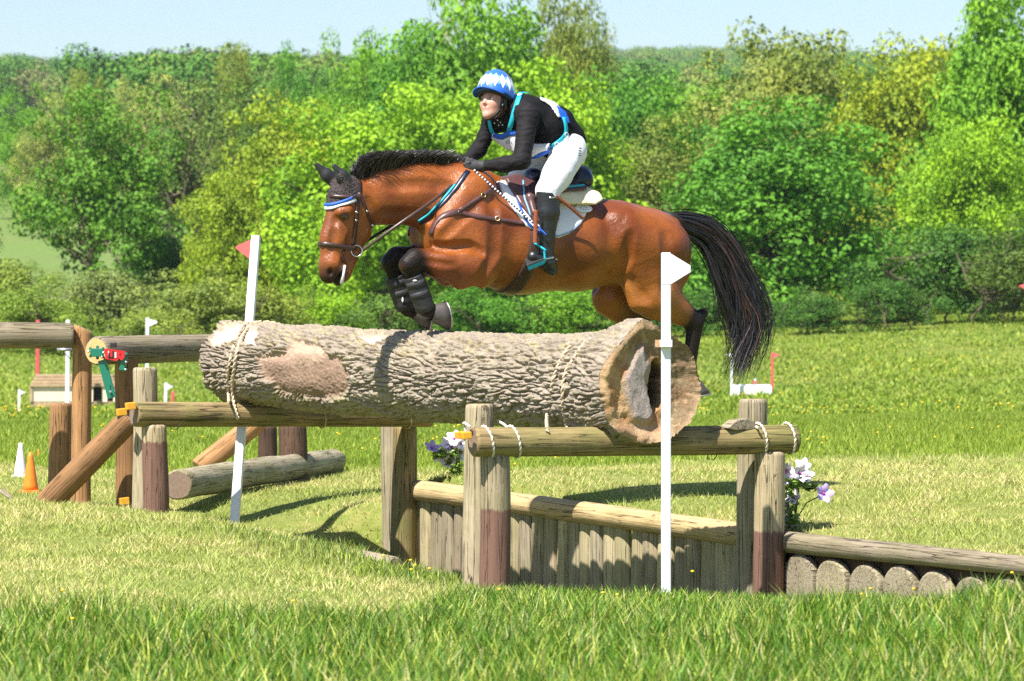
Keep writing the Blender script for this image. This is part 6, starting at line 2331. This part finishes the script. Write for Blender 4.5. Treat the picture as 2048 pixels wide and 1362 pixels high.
# head frame
fw = V(0.89, 0.46, 0.20)
fw /= np.linalg.norm(fw)
lf = np.cross(V(0, 0, 1), fw)
lf /= np.linalg.norm(lf)
hu = np.cross(fw, lf)
tilt = math.radians(4)
HM = np.stack([fw, lf * math.cos(tilt) + hu * math.sin(tilt), hu * math.cos(tilt) - lf * math.sin(tilt)], 1)
HCEN = hp(989, 204, 0.0)
def hd(x, y, z):
    return HCEN + HM @ V(x, y, z)
TORSO = [((1122, 284, 0), (1085, 256, 0), 34, 35, 1.2, 0.05), ((1085, 256, 0), (1042, 230, 0), 35, 35, 1.3, 0.05), ((1088, 250, 0), (1108, 252, 0), 40, 36, 1.2, 0.05),
         ((1042, 224, 0.05), (1055, 230, 0.160), 28, 20, 1.0, 0.04), ((1030, 232, -0.04), (985, 246, -0.15), 28, 20, 1.0, 0.04)]
ARM_L = [((1056, 232, 0.170), (1044, 320, 0.25), 19.5, 15, 1.0, 0.025), ((1044, 322, 0.25), (1010, 329, 0.20), 15, 13.5, 1.0, 0.02), ((1010, 329, 0.20), (974, 331, 0.125), 13.5, 9, 1.0, 0.02)]
ARM_R = [((983, 248, -0.155), (957, 300, -0.18), 16, 13, 1.0, 0.02), ((957, 300, -0.18), (934, 322, -0.10), 14, 9.5, 1.0, 0.02)]
PELVIS = [((1134, 298, 0.07), (1134, 298, -0.07), 34, 34, 1.0, 0.04), ((1122, 284, 0), (1110, 278, 0), 34, 34, 1.2, 0.04)]
LEG = [((1138, 302, 0.10), (1114, 350, 0.235), 34, 27, 1.0, 0.03), ((1114, 350, 0.235), (1096, 380, 0.275), 27, 21.5, 1.0, 0.03)]
SHIN = [((1095, 384, 0.282), (1096, 425, 0.282), 21, 20.5, 0.95, 0.02), ((1096, 425, 0.282), (1091, 500, 0.282), 20.5, 12, 0.95, 0.02)]
FOOT = [((1092, 505, 0.282), (1096, 524, 0.282), 12.5, 13, 0.9, 0.015), ((1096, 526, 0.282), (1066, 513, 0.275), 12.5, 10, 1.1, 0.015), ((1098, 526, 0.282), (1105, 541, 0.28), 11, 8.5, 0.95, 0.012)]
NECK = [((1036, 218, 0.0), (1004, 205, 0.0), 19, 15.5, 1.0, 0.03)]
def add_list(F, L, grow=0.0, mirror=False):
    for A, B, ra, rb, fl, k in L:
        a, b = hp(*A), hp(*B)
        F.rc(a, b, ra * KPX + grow, rb * KPX + grow, fl, k)
        if mirror:
            F.rc(mir(a), mir(b), ra * KPX + grow, rb * KPX + grow, fl, k)
def add_head(F):
    F.ell(hd(-0.012, 0, 0.035), (0.092, 0.072, 0.098), HM, 0.02)
    F.ell(hd(0.026, 0, -0.032), (0.060, 0.058, 0.080), HM, 0.03)
    F.rc(hd(0.030, 0.028, -0.070), hd(0.066, 0.006, -0.098), 0.024, 0.017, 1, 0.03)
    F.rc(hd(0.030, -0.028, -0.070), hd(0.066, -0.006, -0.098), 0.024, 0.017, 1, 0.03)
    for s in (1, -1):
        F.ell(hd(0.056, 0.034 * s, -0.028), (0.026, 0.022, 0.026), HM, 0.03)
        F.rc(hd(0.076, 0.012 * s, 0.020), hd(0.064, 0.048 * s, 0.018), 0.010, 0.008, 1, 0.015)
        F.ell(hd(0.092, 0.031 * s, 0.000), (0.014, 0.015, 0.010), HM, 0.012, cut=True)
        F.ell(hd(-0.006, 0.072 * s, -0.005), (0.018, 0.008, 0.028), HM, 0.008)
    F.rc(hd(0.080, 0, 0.012), hd(0.101, 0, -0.026), 0.008, 0.0105, 1, 0.012)
    F.rc(hd(0.090, 0.010, -0.031), hd(0.090, -0.010, -0.031), 0.0075, 0.0075, 1, 0.010)
    F.rc(hd(0.083, 0.017, -0.056), hd(0.083, -0.017, -0.056), 0.0065, 0.0065, 1, 0.008)
    F.rc(hd(0.081, 0.014, -0.066), hd(0.081, -0.014, -0.066), 0.0070, 0.0070, 1, 0.008)
    F.rc(hd(0.092, 0.020, -0.0610), hd(0.092, -0.020, -0.0610), 0.0025, 0.0025, 1, 0.004, cut=True)
BF = Field(hp(1190, 560, -0.42) - V(0.02, 0, 0), hp(905, 115, 0.44) + V(0.05, 0.02, 0.0), 0.0055)
for L in (TORSO, ARM_L, ARM_R, NECK):
    add_list(BF, L)
add_list(BF, PELVIS)
for L in (LEG, SHIN, FOOT):
    add_list(BF, L, 0, True)
add_head(BF)
# hands: palm, four unequal bent fingers and a thumb, closed on the reins
HANDS = {
    'left': dict(palm=((966, 332, 0.112), (943, 334, 0.088), 9.0, 10.5),
                 fingers=[[(938 + 0.5 * i, 325.5 + 5.2 * i, 0.100 - 0.002 * i), (930 + 1.2 * i, 329 + 5.0 * i, 0.080), (936 + 1.0 * i, 333 + 4.6 * i, 0.062), (945, 335 + 4.2 * i, 0.066)] for i in range(4)],
                 thumb=[(955, 325, 0.095), (943, 320.5, 0.082), (933, 322, 0.076)]),
    'right': dict(palm=((936, 321, -0.105), (922, 327, -0.085), 8.5, 9.5),
                  fingers=[[(915 + 0.6 * i, 319 + 4.8 * i, -0.080), (908 + 1.2 * i, 322 + 4.8 * i, -0.062), (914 + 1.0 * i, 326 + 4.6 * i, -0.050), (922, 328 + 4.2 * i, -0.056)] for i in range(4)],
                  thumb=[(928, 315, -0.080), (918, 311, -0.066), (909, 313, -0.060)]),
}
FR = [3.0, 3.1, 2.9, 2.5]
def add_hand(F, h, grow=0.0):
    a, b, ra, rb = h['palm']
    F.rc(hp(*a), hp(*b), ra * KPX + grow, rb * KPX + grow, 0.75, 0.012)
    for i, ch in enumerate(h['fingers']):
        for p, q_ in zip(ch[:-1], ch[1:]):
            F.rc(hp(*p), hp(*q_), FR[i] * KPX + grow, FR[i] * 0.92 * KPX + grow, 1.0, 0.0035)
    t = h['thumb']
    for p, q_ in zip(t[:-1], t[1:]):
        F.rc(hp(*p), hp(*q_), 3.4 * KPX + grow, 3.0 * KPX + grow, 1.0, 0.005)
for h in HANDS.values():
    add_hand(BF, h)
bvv, bq = BF.mesh()
BODY_BVH = BVHTree.FromPolygons([tuple(t) for t in bvv], [tuple(t) for t in bq.tolist()])
def skin_cols(P):
    q = (P - HCEN) @ HM
    c = np.tile(V(0.60, 0.31, 0.235), (len(P), 1))
    c *= (1 + 0.06 * pnoise(P[:, 0] * 30, P[:, 1] * 30, P[:, 2] * 30))[:, None]
    ck = sum(np.exp(-(((q[:, 0] - 0.07) / 0.03) ** 2 + ((q[:, 1] - s * 0.034) / 0.022) ** 2 + ((q[:, 2] + 0.032) / 0.022) ** 2)) for s in (1, -1))[:, None]
    c = c * (1 - 0.45 * ck) + V(0.60, 0.20, 0.16) * 0.45 * ck
    lips = (np.exp(-((q[:, 2] + 0.061) / 0.0075) ** 2) * np.exp(-(q[:, 1] / 0.015) ** 4) * (q[:, 0] > 0.07))[:, None]
    c = c * (1 - 0.75 * lips) + V(0.48, 0.12, 0.11) * 0.75 * lips
    br = sum(np.exp(-(((q[:, 2] - 0.020 - 0.10 * (0.03 - np.abs(q[:, 1] - s * 0.001))) / 0.0055) ** 2)) * np.exp(-((q[:, 1] - s * 0.031) / 0.017) ** 4) for s in (1, -1)) * (q[:, 0] > 0.045)
    c = c * (1 - 0.8 * br[:, None]) + V(0.09, 0.045, 0.025) * 0.8 * br[:, None]
    lash = sum(np.exp(-(((q[:, 2] - 0.0075) / 0.004) ** 2)) * np.exp(-((q[:, 1] - s * 0.031) / 0.014) ** 4) for s in (1, -1)) * (q[:, 0] > 0.05)
    c = c * (1 - 0.8 * lash[:, None]) + V(0.06, 0.03, 0.02) * 0.8 * lash[:, None]
    return np.clip(c, 0.01, 1)
m_skin, nt, out = new_mat('fair_skin')
att = nt.add('ShaderNodeAttribute', attribute_name='Col').outputs['Color']
principled(nt, out, att, 0.5, None, Subsurface_Weight=0.12, Subsurface_Radius=(0.01, 0.004, 0.002), Subsurface_Scale=0.6, Specular_IOR_Level=0.4)
link('body', np_mesh('body', bvv, bq, True, {'Col': skin_cols(bvv)}), m_skin, rider)
m_eyew = plain('eye_white', (0.75, 0.72, 0.70), 0.2, 0.03, 20, 0)
m_iris = plain('iris_brown', (0.05, 0.03, 0.02), 0.15, 0.1, 20, 0)
for s in (1, -1):
    e = MB().ell(hd(0.0745, 0.031 * s, 0.0), (0.0135, 0.0155, 0.0088), HM, 14, 10).build('eye', m_eyew, rider, True)
    MB().ell(hd(0.0862, 0.032 * s - 0.0005, 0.0), (0.004, 0.0068, 0.0072), HM, 12, 8).build('iris', m_iris, e, True)
m_hairb = plain('brown_hair', (0.05, 0.025, 0.012), 0.5, 0.3, 90, 0.5)
F = Field(HCEN - 0.17, HCEN + 0.17, 0.005)
F.ell(hd(-0.055, 0, -0.02), (0.055, 0.075, 0.062), HM, 0.02)
for s in (1, -1):
    F.rc(hd(0.012, 0.070 * s, 0.030), hd(-0.02, 0.076 * s, -0.045), 0.014, 0.013, 1, 0.02)
v, q = F.mesh()
link('hair', np_mesh('hair', v, q, True), m_hairb, rider)

# ---- clothes
m_blackcloth, nt, out = new_mat('black_stretch_cloth')
co = nt.coords()
n1 = nt.noise(nt.mapping(co, (1, 1, 1)), 16, 4, 0.6, 0.8)
wv = nt.add('ShaderNodeTexWave', {'Vector': co, 'Scale': 9.0, 'Distortion': 9.0, 'Detail': 2.0, 'Detail Scale': 1.2}, bands_direction='Z').outputs[1]
principled(nt, out, nt.mix(n1, (0.008, 0.007, 0.009), (0.018, 0.016, 0.018)), 0.75, nt.bump(nt.math('ADD', wv, n1), 0.22, 0.010), Specular_IOR_Level=0.2)
m_vest = plain('black_vest', (0.007, 0.007, 0.009), 0.8, 0.25, 14, 0.4, Specular_IOR_Level=0.2)
m_breech, nt, out = new_mat('white_breeches')
co = nt.coords()
n1 = nt.noise(co, 10, 4, 0.55, 0.6)
principled(nt, out, nt.mix(n1, (0.74, 0.74, 0.80), (0.84, 0.84, 0.87)), 0.75, nt.bump(n1, 0.35, 0.02), Sheen_Weight=0.1)
m_bootl, nt, out = new_mat('black_boot_leather')
co = nt.coords()
n1 = nt.noise(nt.mapping(co, (1, 1, 2.2)), 14, 4, 0.6, 1.0)
principled(nt, out, (0.016, 0.017, 0.02), nt.math('MULTIPLY_ADD', n1, 0.25, 0.22), nt.bump(n1, 0.3, 0.012), Specular_IOR_Level=0.6)
m_glove = plain('black_glove', (0.035, 0.035, 0.037), 0.7, 0.25, 90, 0.5)
def cloth(name, parts, lo, hi, h, mat, wrinkle=0.0, wfreq=(20, 20, 34), cut=None):
    F = Field(lo, hi, h)
    for L, grow, mr in parts:
        add_list(F, L, grow, mr)
    x, y, z = F.grid()
    if wrinkle:
        F.D += (wrinkle * pnoise(x * wfreq[0], y * wfreq[1], z * wfreq[2])).astype(np.float32)
    D = F.D
    if cut is not None:
        D = np.maximum(D, cut(x, y, z).astype(np.float32))
    v, q = F.mesh(D)
    o = link(name, np_mesh(name, v, q, True), mat, rider)
    return o, BVHTree.FromPolygons([tuple(t) for t in v], [tuple(t) for t in q.tolist()]), v, q
RLO, RHI = hp(1190, 330, -0.34), hp(905, 170, 0.36) + V(0.05, 0, 0)
shirt, SHIRT_BVH, _, _ = cloth('shirt', [(TORSO, 0.007, False), (ARM_L, 0.006, False), (ARM_R, 0.006, False)], hp(1190, 375, -0.34), RHI, 0.006, m_blackcloth, 0.003, (18, 18, 30))
wrist = hp(972, 331, 0.122)
vest, VEST_BVH, vv_, vq_ = cloth('vest', [(TORSO[:3], 0.020, False), ([((1108, 272, 0), (1130, 284, 0), 37, 35, 1.2, 0.03)], 0.018, False), ([((1060, 228, 0.06), (1060, 228, -0.06), 30, 30, 1.0, 0.04)], 0.012, False)], hp(1190, 345, -0.30), RHI, 0.007, m_vest, 0.004, (14, 14, 18))
collar, _, _, _ = cloth('collar', [([((1034, 216, 0.0), (1013, 209, 0.0), 21, 18.5, 1.0, 0.02)], 0.004, False)], hp(1070, 260, -0.15), hp(980, 170, 0.15), 0.006, m_blackcloth, 0.003)
breech, BREECH_BVH, _, _ = cloth('breeches', [(PELVIS, 0.007, False), (LEG, 0.007, True), ([((1096, 380, 0.275), (1095, 396, 0.28), 23, 21, 1, 0.02)], 0.004, True)], hp(1200, 420, -0.40), hp(1040, 240, 0.40) + V(0.03, 0, 0), 0.007, m_breech, 0.0035, (16, 16, 16))
def boot(sg):
    def pts(L):
        return L
    F = Field(hp(1140, 560, 0.15 if sg > 0 else -0.42), hp(1035, 370, 0.42 if sg > 0 else -0.15) + V(0.02, 0, 0), 0.005)
    for L in (SHIN, FOOT):
        for A, B, ra, rb, fl, k in L:
            a, b = hp(*A), hp(*B)
            if sg < 0:
                a, b = mir(a), mir(b)
            F.rc(a, b, ra * KPX + 0.007, rb * KPX + 0.007, fl, k)
    # slightly dipped top edge, higher at the outside
    x, y, z = F.grid()
    top = hp(1095, 386, 0.28)
    F.D += (0.0025 * pnoise(x * 12, y * 12, z * 26) * np.clip((top[2] - 0.18 - z) * 8, 0.15, 1)).astype(np.float32)
    D = np.maximum(F.D, (z - top[2] + 0.25 * (x - top[0]) * 0 + 0.12 * (top[0] - x)).astype(np.float32))
    v, q = F.mesh(D)
    b_ = link('riding_boot', np_mesh('riding_boot', v, q, True), m_bootl, rider)
    sole = [((1064, 524), (1094, 537)), ((1094, 540), (1106, 548))]
    mb = MB()
    for (A, B) in sole:
        a, b = hp(*A, 0.28), hp(*B, 0.28)
        if sg < 0:
            a, b = mir(a), mir(b)
        d = b - a
        R = np.array(Vector(d).to_track_quat('X', 'Z').to_matrix())
        mb.box((a + b) / 2, (np.linalg.norm(d) / 2, 0.036, 0.007), R)
    mb.build('sole', m_black, b_, False, 0.003)
    bv = BVHTree.FromPolygons([tuple(t) for t in v], [tuple(t) for t in q.tolist()])
    return b_, bv
bo, BOOT_BVH = boot(1)
bo2, _ = boot(-1)
# spur on the near boot
sp = h_root('spur')
tag(sp, 'small steel spur strapped on the heel of the near riding boot', 'spur')
P, N = surf_path(BOOT_BVH, [(1083, 520), (1092, 517), (1102, 516), (1109, 514)], 3)
if len(P) > 3:
    vv, qq = ribbon(P + N * 0.002, N, 4 * KPX, 0.004)
    MB().raw(vv, qq).build('spur_strap', m_steel2, sp, True)
MB().tube([hp(1108, 517, 0.285), hp(1115, 519, 0.285)], 0.005, 8).build('neck', m_steel2, sp, True)
# boot top tab
P, N = surf_path(BOOT_BVH, [(1098, 396), (1106, 395), (1113, 393)], 3)
if len(P) > 2:
    vv, qq = ribbon(P + N * 0.001, N, 3 * KPX, 0.003)
    MB().raw(vv, qq).build('boot_tab', m_steel2, bo, True)

for nm, h in HANDS.items():
    a = hp(*h['palm'][0])
    F = Field(a - V(0.06, 0.12, 0.12), a + V(0.20, 0.10, 0.08), 0.0032)
    add_hand(F, h, 0.003)
    arm = ARM_L[-1] if nm == 'left' else ARM_R[-1]
    F.rc(hp(*arm[1]), hp(*h['palm'][0]), 9.8 * KPX, 9.5 * KPX, 1.0, 0.012)
    v, q = F.mesh()
    link('glove', np_mesh('glove', v, q, True), m_glove, rider)

# ---- bib with straps
def shell(name, verts, quads, poly, off, thick, mat, parent):
    """lift the camera-side faces inside a photo polygon off a garment as a thin sheet with its own edge"""
    verts = np.asarray(verts)
    px, py = h_px(verts)
    sd = poly_sdf(px, py, poly)
    e1 = verts[quads[:, 1]] - verts[quads[:, 0]]
    e2 = verts[quads[:, 2]] - verts[quads[:, 0]]
    fn = np.cross(e1, e2)
    fn /= np.linalg.norm(fn, axis=1)[:, None] + 1e-12
    vn = np.zeros_like(verts)
    for k in range(4):
        np.add.at(vn, quads[:, k], fn)
    vn /= np.linalg.norm(vn, axis=1)[:, None] + 1e-12
    cen = verts[quads].mean(1)
    ok = ((fn * (CAM_L - cen)).sum(1) > -0.3 * np.linalg.norm(CAM_L - cen, axis=1) * 0.1) & (sd[quads].max(1) < 1.2)
    qs = quads[ok]
    if len(qs) == 0:
        return None
    used, inv = np.unique(qs, return_inverse=True)
    qs = inv.reshape(-1, 4)
    n = len(used)
    top = verts[used] + vn[used] * (off + thick)
    bot = verts[used] + vn[used] * off
    ed = {}
    for f in qs:
        for k in range(4):
            a, b = int(f[k]), int(f[(k + 1) % 4])
            ed[(a, b)] = True
    side = [(b, a, a + n, b + n) for (a, b) in ed if (b, a) not in ed]
    V_ = np.concatenate([top, bot])
    return link(name, np_mesh(name, V_, [qs, qs[:, ::-1] + n, np.array(side)], True), mat, parent)
m_bib = plain('white_bib_nylon', (0.66, 0.65, 0.66), 0.6, 0.06, 40, 0.2)
def both_shell(nm, poly, off, thick, mat, parent):
    return shell(nm, vv_, vq_, poly, off, thick, mat, parent)
def sheet(nm, rows, mat, parent, thick=0.004, nu=30, nv=8, lift=0.0, wave=0.0):
    """a hanging cloth through rows of points (photo column, photo row, lateral)"""
    R = [bez(np.array([hp(*p) for p in r]), np.linspace(0, 1, nu)) for r in rows]
    R = np.array(R)
    t = np.linspace(0, 1, nv)
    G = np.stack([bez(R[:, i], t) for i in range(nu)], 1)
    tow = CAM_L - G
    tow /= np.linalg.norm(tow, axis=2)[..., None]
    G = G + tow * (lift + wave * np.sin(np.arange(nu) * 0.9)[None, :, None] * t[:, None, None])
    i = np.arange(nv - 1)[:, None] * nu
    j = np.arange(nu - 1)[None]
    q = np.stack([i + j, i + j + 1, i + nu + j + 1, i + nu + j], -1).reshape(-1, 4)
    o = link(nm, np_mesh(nm, G.reshape(-1, 3), q, True), mat, parent)
    md = o.modifiers.new('thickness', 'SOLIDIFY')
    md.thickness = thick
    md.offset = 0
    return o
top_row = [(974, 262, -0.150), (986, 266, -0.11), (1002, 270, -0.05), (1016, 264, 0.01), (1030, 262, 0.07), (1048, 276, 0.13), (1066, 287, 0.165), (1100, 287, 0.185)]
bot_row = [(980, 276, -0.140), (992, 284, -0.11), (1006, 293, -0.06), (1020, 301, -0.01), (1034, 307, 0.05), (1048, 311, 0.10), (1066, 313, 0.150), (1094, 301, 0.185)]
bib = sheet('bib', [top_row, [((a[0] + b[0]) / 2, (a[1] + b[1]) / 2, (a[2] + b[2]) / 2 + 0.012) for a, b in zip(top_row, bot_row)], bot_row], m_bib, rider, wave=0.004)
bt = top_row[:5]
sheet('bib_border', [[(p[0], p[1] - 2, p[2]) for p in bt], [(p[0] + 1, p[1] + 9, p[2] + 0.004) for p in bt]], m_blue, bib, lift=0.008, nv=3)
bb = bot_row[5:]
sheet('bib_border', [[(p[0] + 6, p[1] - 9, p[2] + 0.004) for p in bb], [(p[0] + 6, p[1] + 4, p[2]) for p in bb]], m_blue, bib, lift=0.008, nv=3)
shell('bib_border', vv_, vq_, [(1112, 214), (1130, 226), (1138, 246), (1128, 248), (1116, 228)], 0.006, 0.004, m_blue, bib)
shell('back_panel', vv_, vq_, [(1080, 190), (1100, 198), (1118, 216), (1124, 232), (1116, 236), (1100, 212), (1080, 200)], 0.005, 0.004, m_bib, bib)
def vstrap(nm, pts, w, mat, bv=None, off=0.009):
    P, N = surf_path(bv or VEST_BVH, pts, 4)
    if len(P) < 3:
        return
    v, q = ribbon(P + N * off, N, w * KPX, 0.004)
    MB().raw(v, q).build(nm, mat, bib, True)
vstrap('strap', [(1042, 188), (1036, 206), (1030, 224), (1024, 246), (1018, 266)], 11, m_turq)
vstrap('strap', [(980, 236), (981, 250), (985, 266)], 8, m_turq, SHIRT_BVH)
vstrap('strap', [(1126, 236), (1130, 252), (1131, 266), (1124, 276), (1114, 284), (1100, 293)], 9, m_turq)
vstrap('strap', [(1046, 188), (1070, 190), (1092, 198)], 5, m_turq)
for px, py, bv in ((1020, 268, VEST_BVH), (986, 268, SHIRT_BVH), (1040, 194, VEST_BVH), (1130, 268, VEST_BVH), (1112, 286, VEST_BVH)):
    h_, n_ = ray_local(bv, px, py)
    if h_ is not None:
        ring(h_ + n_ * 0.018, 0.012, 0.0028, n_ + V(0, 0.01, 0.02), 12).build('strap_buckle', m_white, bib, True)
# number card: a dark loop on the bib
h_ = hp(1016, 284, 0.012)
n_ = V(0.45, 0.9, -0.1)
ring(h_ + n_ * 0.016, 0.009, 0.0022, n_, 12).build('number_print', m_navy, bib, True)
MB().box(h_ + n_ * 0.016 + V(-0.022, 0.01, 0), (0.002, 0.002, 0.010)).build('number_print', m_navy, bib)
# pearl-dotted stock collar
for px, py in ((996, 240), (1002, 244), (990, 246), (998, 250), (1006, 249)):
    h_, n_ = ray_local(SHIRT_BVH, px, py)
    if h_ is not None:
        MB().ell(h_ + n_ * 0.004, (0.005, 0.005, 0.005), None, 8, 6).build('pearl', m_white, shirt, True)
# breeches: printed marks on the hip
for k in range(4):
    h_, n_ = ray_local(BREECH_BVH, 1160 - 0.5 * k, 296 + 5 * k)
    if h_ is not None:
        e1 = np.cross(n_, V(0, 0, 1)); e1 /= np.linalg.norm(e1)
        MB().box(h_ + n_ * 0.001, (0.011, 0.0012, 0.0028), np.stack([e1, n_, np.cross(e1, n_)], 1)).build('hip_print', plain('grey_print', (0.12, 0.12, 0.13), 0.7, 0.1, 40, 0), breech)

# ---- helmet with patterned silk
m_silk, nt, out = new_mat('blue_silk_with_diamonds')
uv = nt.add('ShaderNodeAttribute', attribute_name='dome').outputs['Vector']
sp_ = nt.add('ShaderNodeSeparateXYZ', {0: uv})
fu = nt.math('ABSOLUTE', nt.math('SUBTRACT', nt.math('FRACT', nt.math('MULTIPLY', sp_.outputs[0], 15.0)), 0.5))
fv = nt.math('ABSOLUTE', nt.math('DIVIDE', nt.math('SUBTRACT', sp_.outputs[1], 0.30), 0.21))
dm = nt.math('LESS_THAN', nt.math('ADD', nt.math('MULTIPLY', fu, 2.0), fv), 1.0)
fu2 = nt.math('ABSOLUTE', nt.math('SUBTRACT', nt.math('FRACT', nt.math('ADD', nt.math('MULTIPLY', sp_.outputs[0], 15.0), 0.5)), 0.5))
dm2 = nt.math('LESS_THAN', nt.math('ADD', nt.math('MULTIPLY', fu2, 2.0), nt.math('MULTIPLY', fv, 1.35)), 1.0)
c = nt.mix(dm2, (0.02, 0.13, 0.52), (0.16, 0.36, 0.70))
c = nt.mix(dm, c, (0.80, 0.82, 0.86))
co = nt.coords()
principled(nt, out, c, 0.45, nt.bump(nt.noise(co, 24, 3), 0.15, 0.01), Sheen_Weight=0.15)
def helmet():
    na, nb = 72, 26
    a = np.arange(na) * 2 * math.pi / na
    t = np.linspace(0, 1, nb)
    A, T = np.meshgrid(a, t)
    rim = -0.050 * (0.5 - 0.5 * np.cos(A))
    el = T * math.pi / 2
    x = 0.134 * np.cos(el) * np.cos(A) * (1 - 0.04 * np.cos(A)) - 0.012
    y = 0.116 * np.cos(el) * np.sin(A)
    z = 0.050 + rim * (1 - T) ** 1.5 + 0.158 * np.sin(el) ** 0.92
    P = np.stack([x, y, z], -1).reshape(-1, 3) @ HM.T + HCEN
    i = np.arange(nb - 1)[:, None] * na
    j = np.arange(na)[None]
    jn = (j + 1) % na
    q = np.stack([i + j, i + jn, i + na + jn, i + na + j], -1).reshape(-1, 4)
    uvs = np.stack([A / (2 * math.pi), T], -1).reshape(-1, 2)
    o = link('helmet', np_mesh('helmet', P, q, True, {'dome': uvs}), m_silk, rider)
    md = o.modifiers.new('thickness', 'SOLIDIFY')
    md.thickness = 0.018
    md.offset = -1
    MB().ell(hd(-0.012, 0, 0.199), (0.012, 0.012, 0.006), HM, 12, 6).build('button', m_blue, o, True)
    # peak
    aa = np.linspace(-1.15, 1.15, 25)
    rr = np.linspace(0, 1, 8)
    Aa, R = np.meshgrid(aa, rr)
    ext = 0.040 * np.cos(Aa * 1.25) ** 0.7
    bx = 0.126 * np.cos(Aa) - 0.010
    by = 0.112 * np.sin(Aa)
    X = bx + R * ext * np.cos(Aa * 0.8)
    Yy = by + R * ext * np.sin(Aa * 0.8)
    Z = 0.064 - 0.006 * R - 0.026 * (Yy / 0.1) ** 2
    P = np.stack([X, Yy, Z], -1).reshape(-1, 3) @ HM.T + HCEN
    i = np.arange(7)[:, None] * 25
    j = np.arange(24)[None]
    q = np.stack([i + j, i + 25 + j, i + 26 + j, i + j + 1], -1).reshape(-1, 4)
    p = link('peak', np_mesh('peak', P, q, True), m_blue, o)
    md = p.modifiers.new('thickness', 'SOLIDIFY')
    md.thickness = 0.007
    md.offset = 0
    # black inner rim under the silk
    a2 = np.linspace(0, 2 * math.pi, 40)
    pts = [hd(0.112 * math.cos(t_) - 0.012, 0.096 * math.sin(t_), 0.046 - 0.054 * (0.5 - 0.5 * math.cos(t_))) for t_ in a2]
    MB().tube(pts, 0.013, 8, cap=False).build('inner_rim', m_black, o, True)
    # harness
    for s in (1, -1):
        pts = [hd(0.018, 0.077 * s, 0.02), hd(0.020, 0.072 * s, -0.035), hd(0.032, 0.052 * s, -0.085), hd(0.046, 0.020 * s, -0.118), hd(0.048, 0.0, -0.121)]
        P_ = bez(np.array(pts), np.linspace(0, 1, 20))
        N_ = (P_ - hd(0.0, 0, -0.03))
        N_ /= np.linalg.norm(N_, axis=1)[:, None]
        v, q = ribbon(P_, N_, 0.016, 0.004)
        MB().raw(v, q).build('chin_strap', m_black, o, True)
        MB().ell(hd(0.020, 0.080 * s, -0.030), (0.008, 0.004, 0.010), HM, 10, 6).build('strap_stud', m_steel2, o, True)
helmet()

# ------------------------------------------------------------------ stirrup, leather, whip
stir = h_root('stirrup')
tag(stir, 'turquoise stirrup iron on a red-tan leather under the near boot', 'stirrup')
free_strap('stirrup_leather', [hp(1072, 420, 0.335), hp(1071, 450, 0.335), hp(1070, 486, 0.335)], 0.026, 0.005, m_tanl, stir)
free_strap('stirrup_leather', [hp(1062, 488, 0.25), hp(1066, 470, 0.26), hp(1069, 455, 0.27)], 0.026, 0.005, m_tanl, stir)
def iron():
    top = hp(1069, 486, 0.30)
    o1, o2 = hp(1089, 503, 0.335), hp(1090, 519, 0.335)
    i1, i2 = hp(1052, 500, 0.235), hp(1052, 522, 0.235)
    MB().tube(bez(np.array([top, o1 + V(0, 0.005, 0.01), o1, o2]), np.linspace(0, 1, 16)), 0.007, 8).build('branch', m_turq, stir, True)
    MB().tube(bez(np.array([top, (top + i1) / 2 + V(0, -0.01, 0.01), i1, i2]), np.linspace(0, 1, 16)), 0.006, 8).build('branch', m_steel2, stir, True)
    a, b, c, d = hp(1054, 530, 0.315), hp(1092, 515, 0.335), hp(1094, 526, 0.325), hp(1058, 541, 0.305)
    n = np.cross(b - a, d - a)
    n /= np.linalg.norm(n)
    if n @ (CAM_L - a) < 0:
        n = -n
    t = n * 0.014
    MB().raw([a, b, c, d, a - t, b - t, c - t, d - t], [(0, 1, 2, 3), (7, 6, 5, 4), (0, 4, 5, 1), (1, 5, 6, 2), (2, 6, 7, 3), (3, 7, 4, 0)]).build('tread_edge', m_turq, stir, False, 0.003)
    e, f = hp(1048, 512, 0.24), hp(1080, 506, 0.25)
    MB().raw([a, b, f, e] + [p - V(0, 0, 0.012) for p in (a, b, f, e)], [(0, 1, 2, 3), (7, 6, 5, 4), (0, 4, 5, 1), (1, 5, 6, 2), (2, 6, 7, 3), (3, 7, 4, 0)]).build('tread', m_black, stir, False, 0.003)
iron()
gs = h_root('girth_tab')
tag(gs, 'red-tan leather strap end hanging behind the rider boot over the white pad', 'strap')
free_strap('strap', [hp(1112, 392, 0.34), hp(1135, 410, 0.335), hp(1166, 437, 0.325)], 0.020, 0.006, m_tanl, gs)

whip = h_root('riding_whip')
tag(whip, 'blue and white braided riding whip held in the gloved hand', 'whip')
a, b = hp(948, 340, 0.13), hp(1093, 470, 0.36)
nseg = 56
for k in range(nseg):
    t0, t1 = k / nseg, (k + 0.94) / nseg
    if k % 1 == 0:
        mat = (m_whitec, m_navy)[k % 2] if k < 48 else m_blue
        r = 0.0065 if k < 48 else 0.009 - 0.0005 * (k - 48)
        MB().tube([a + (b - a) * t0, a + (b - a) * t1], r, 8).build('braid', mat, whip, True)
MB().tube([a, b], 0.0045, 8).build('shaft', m_navy, whip, True)
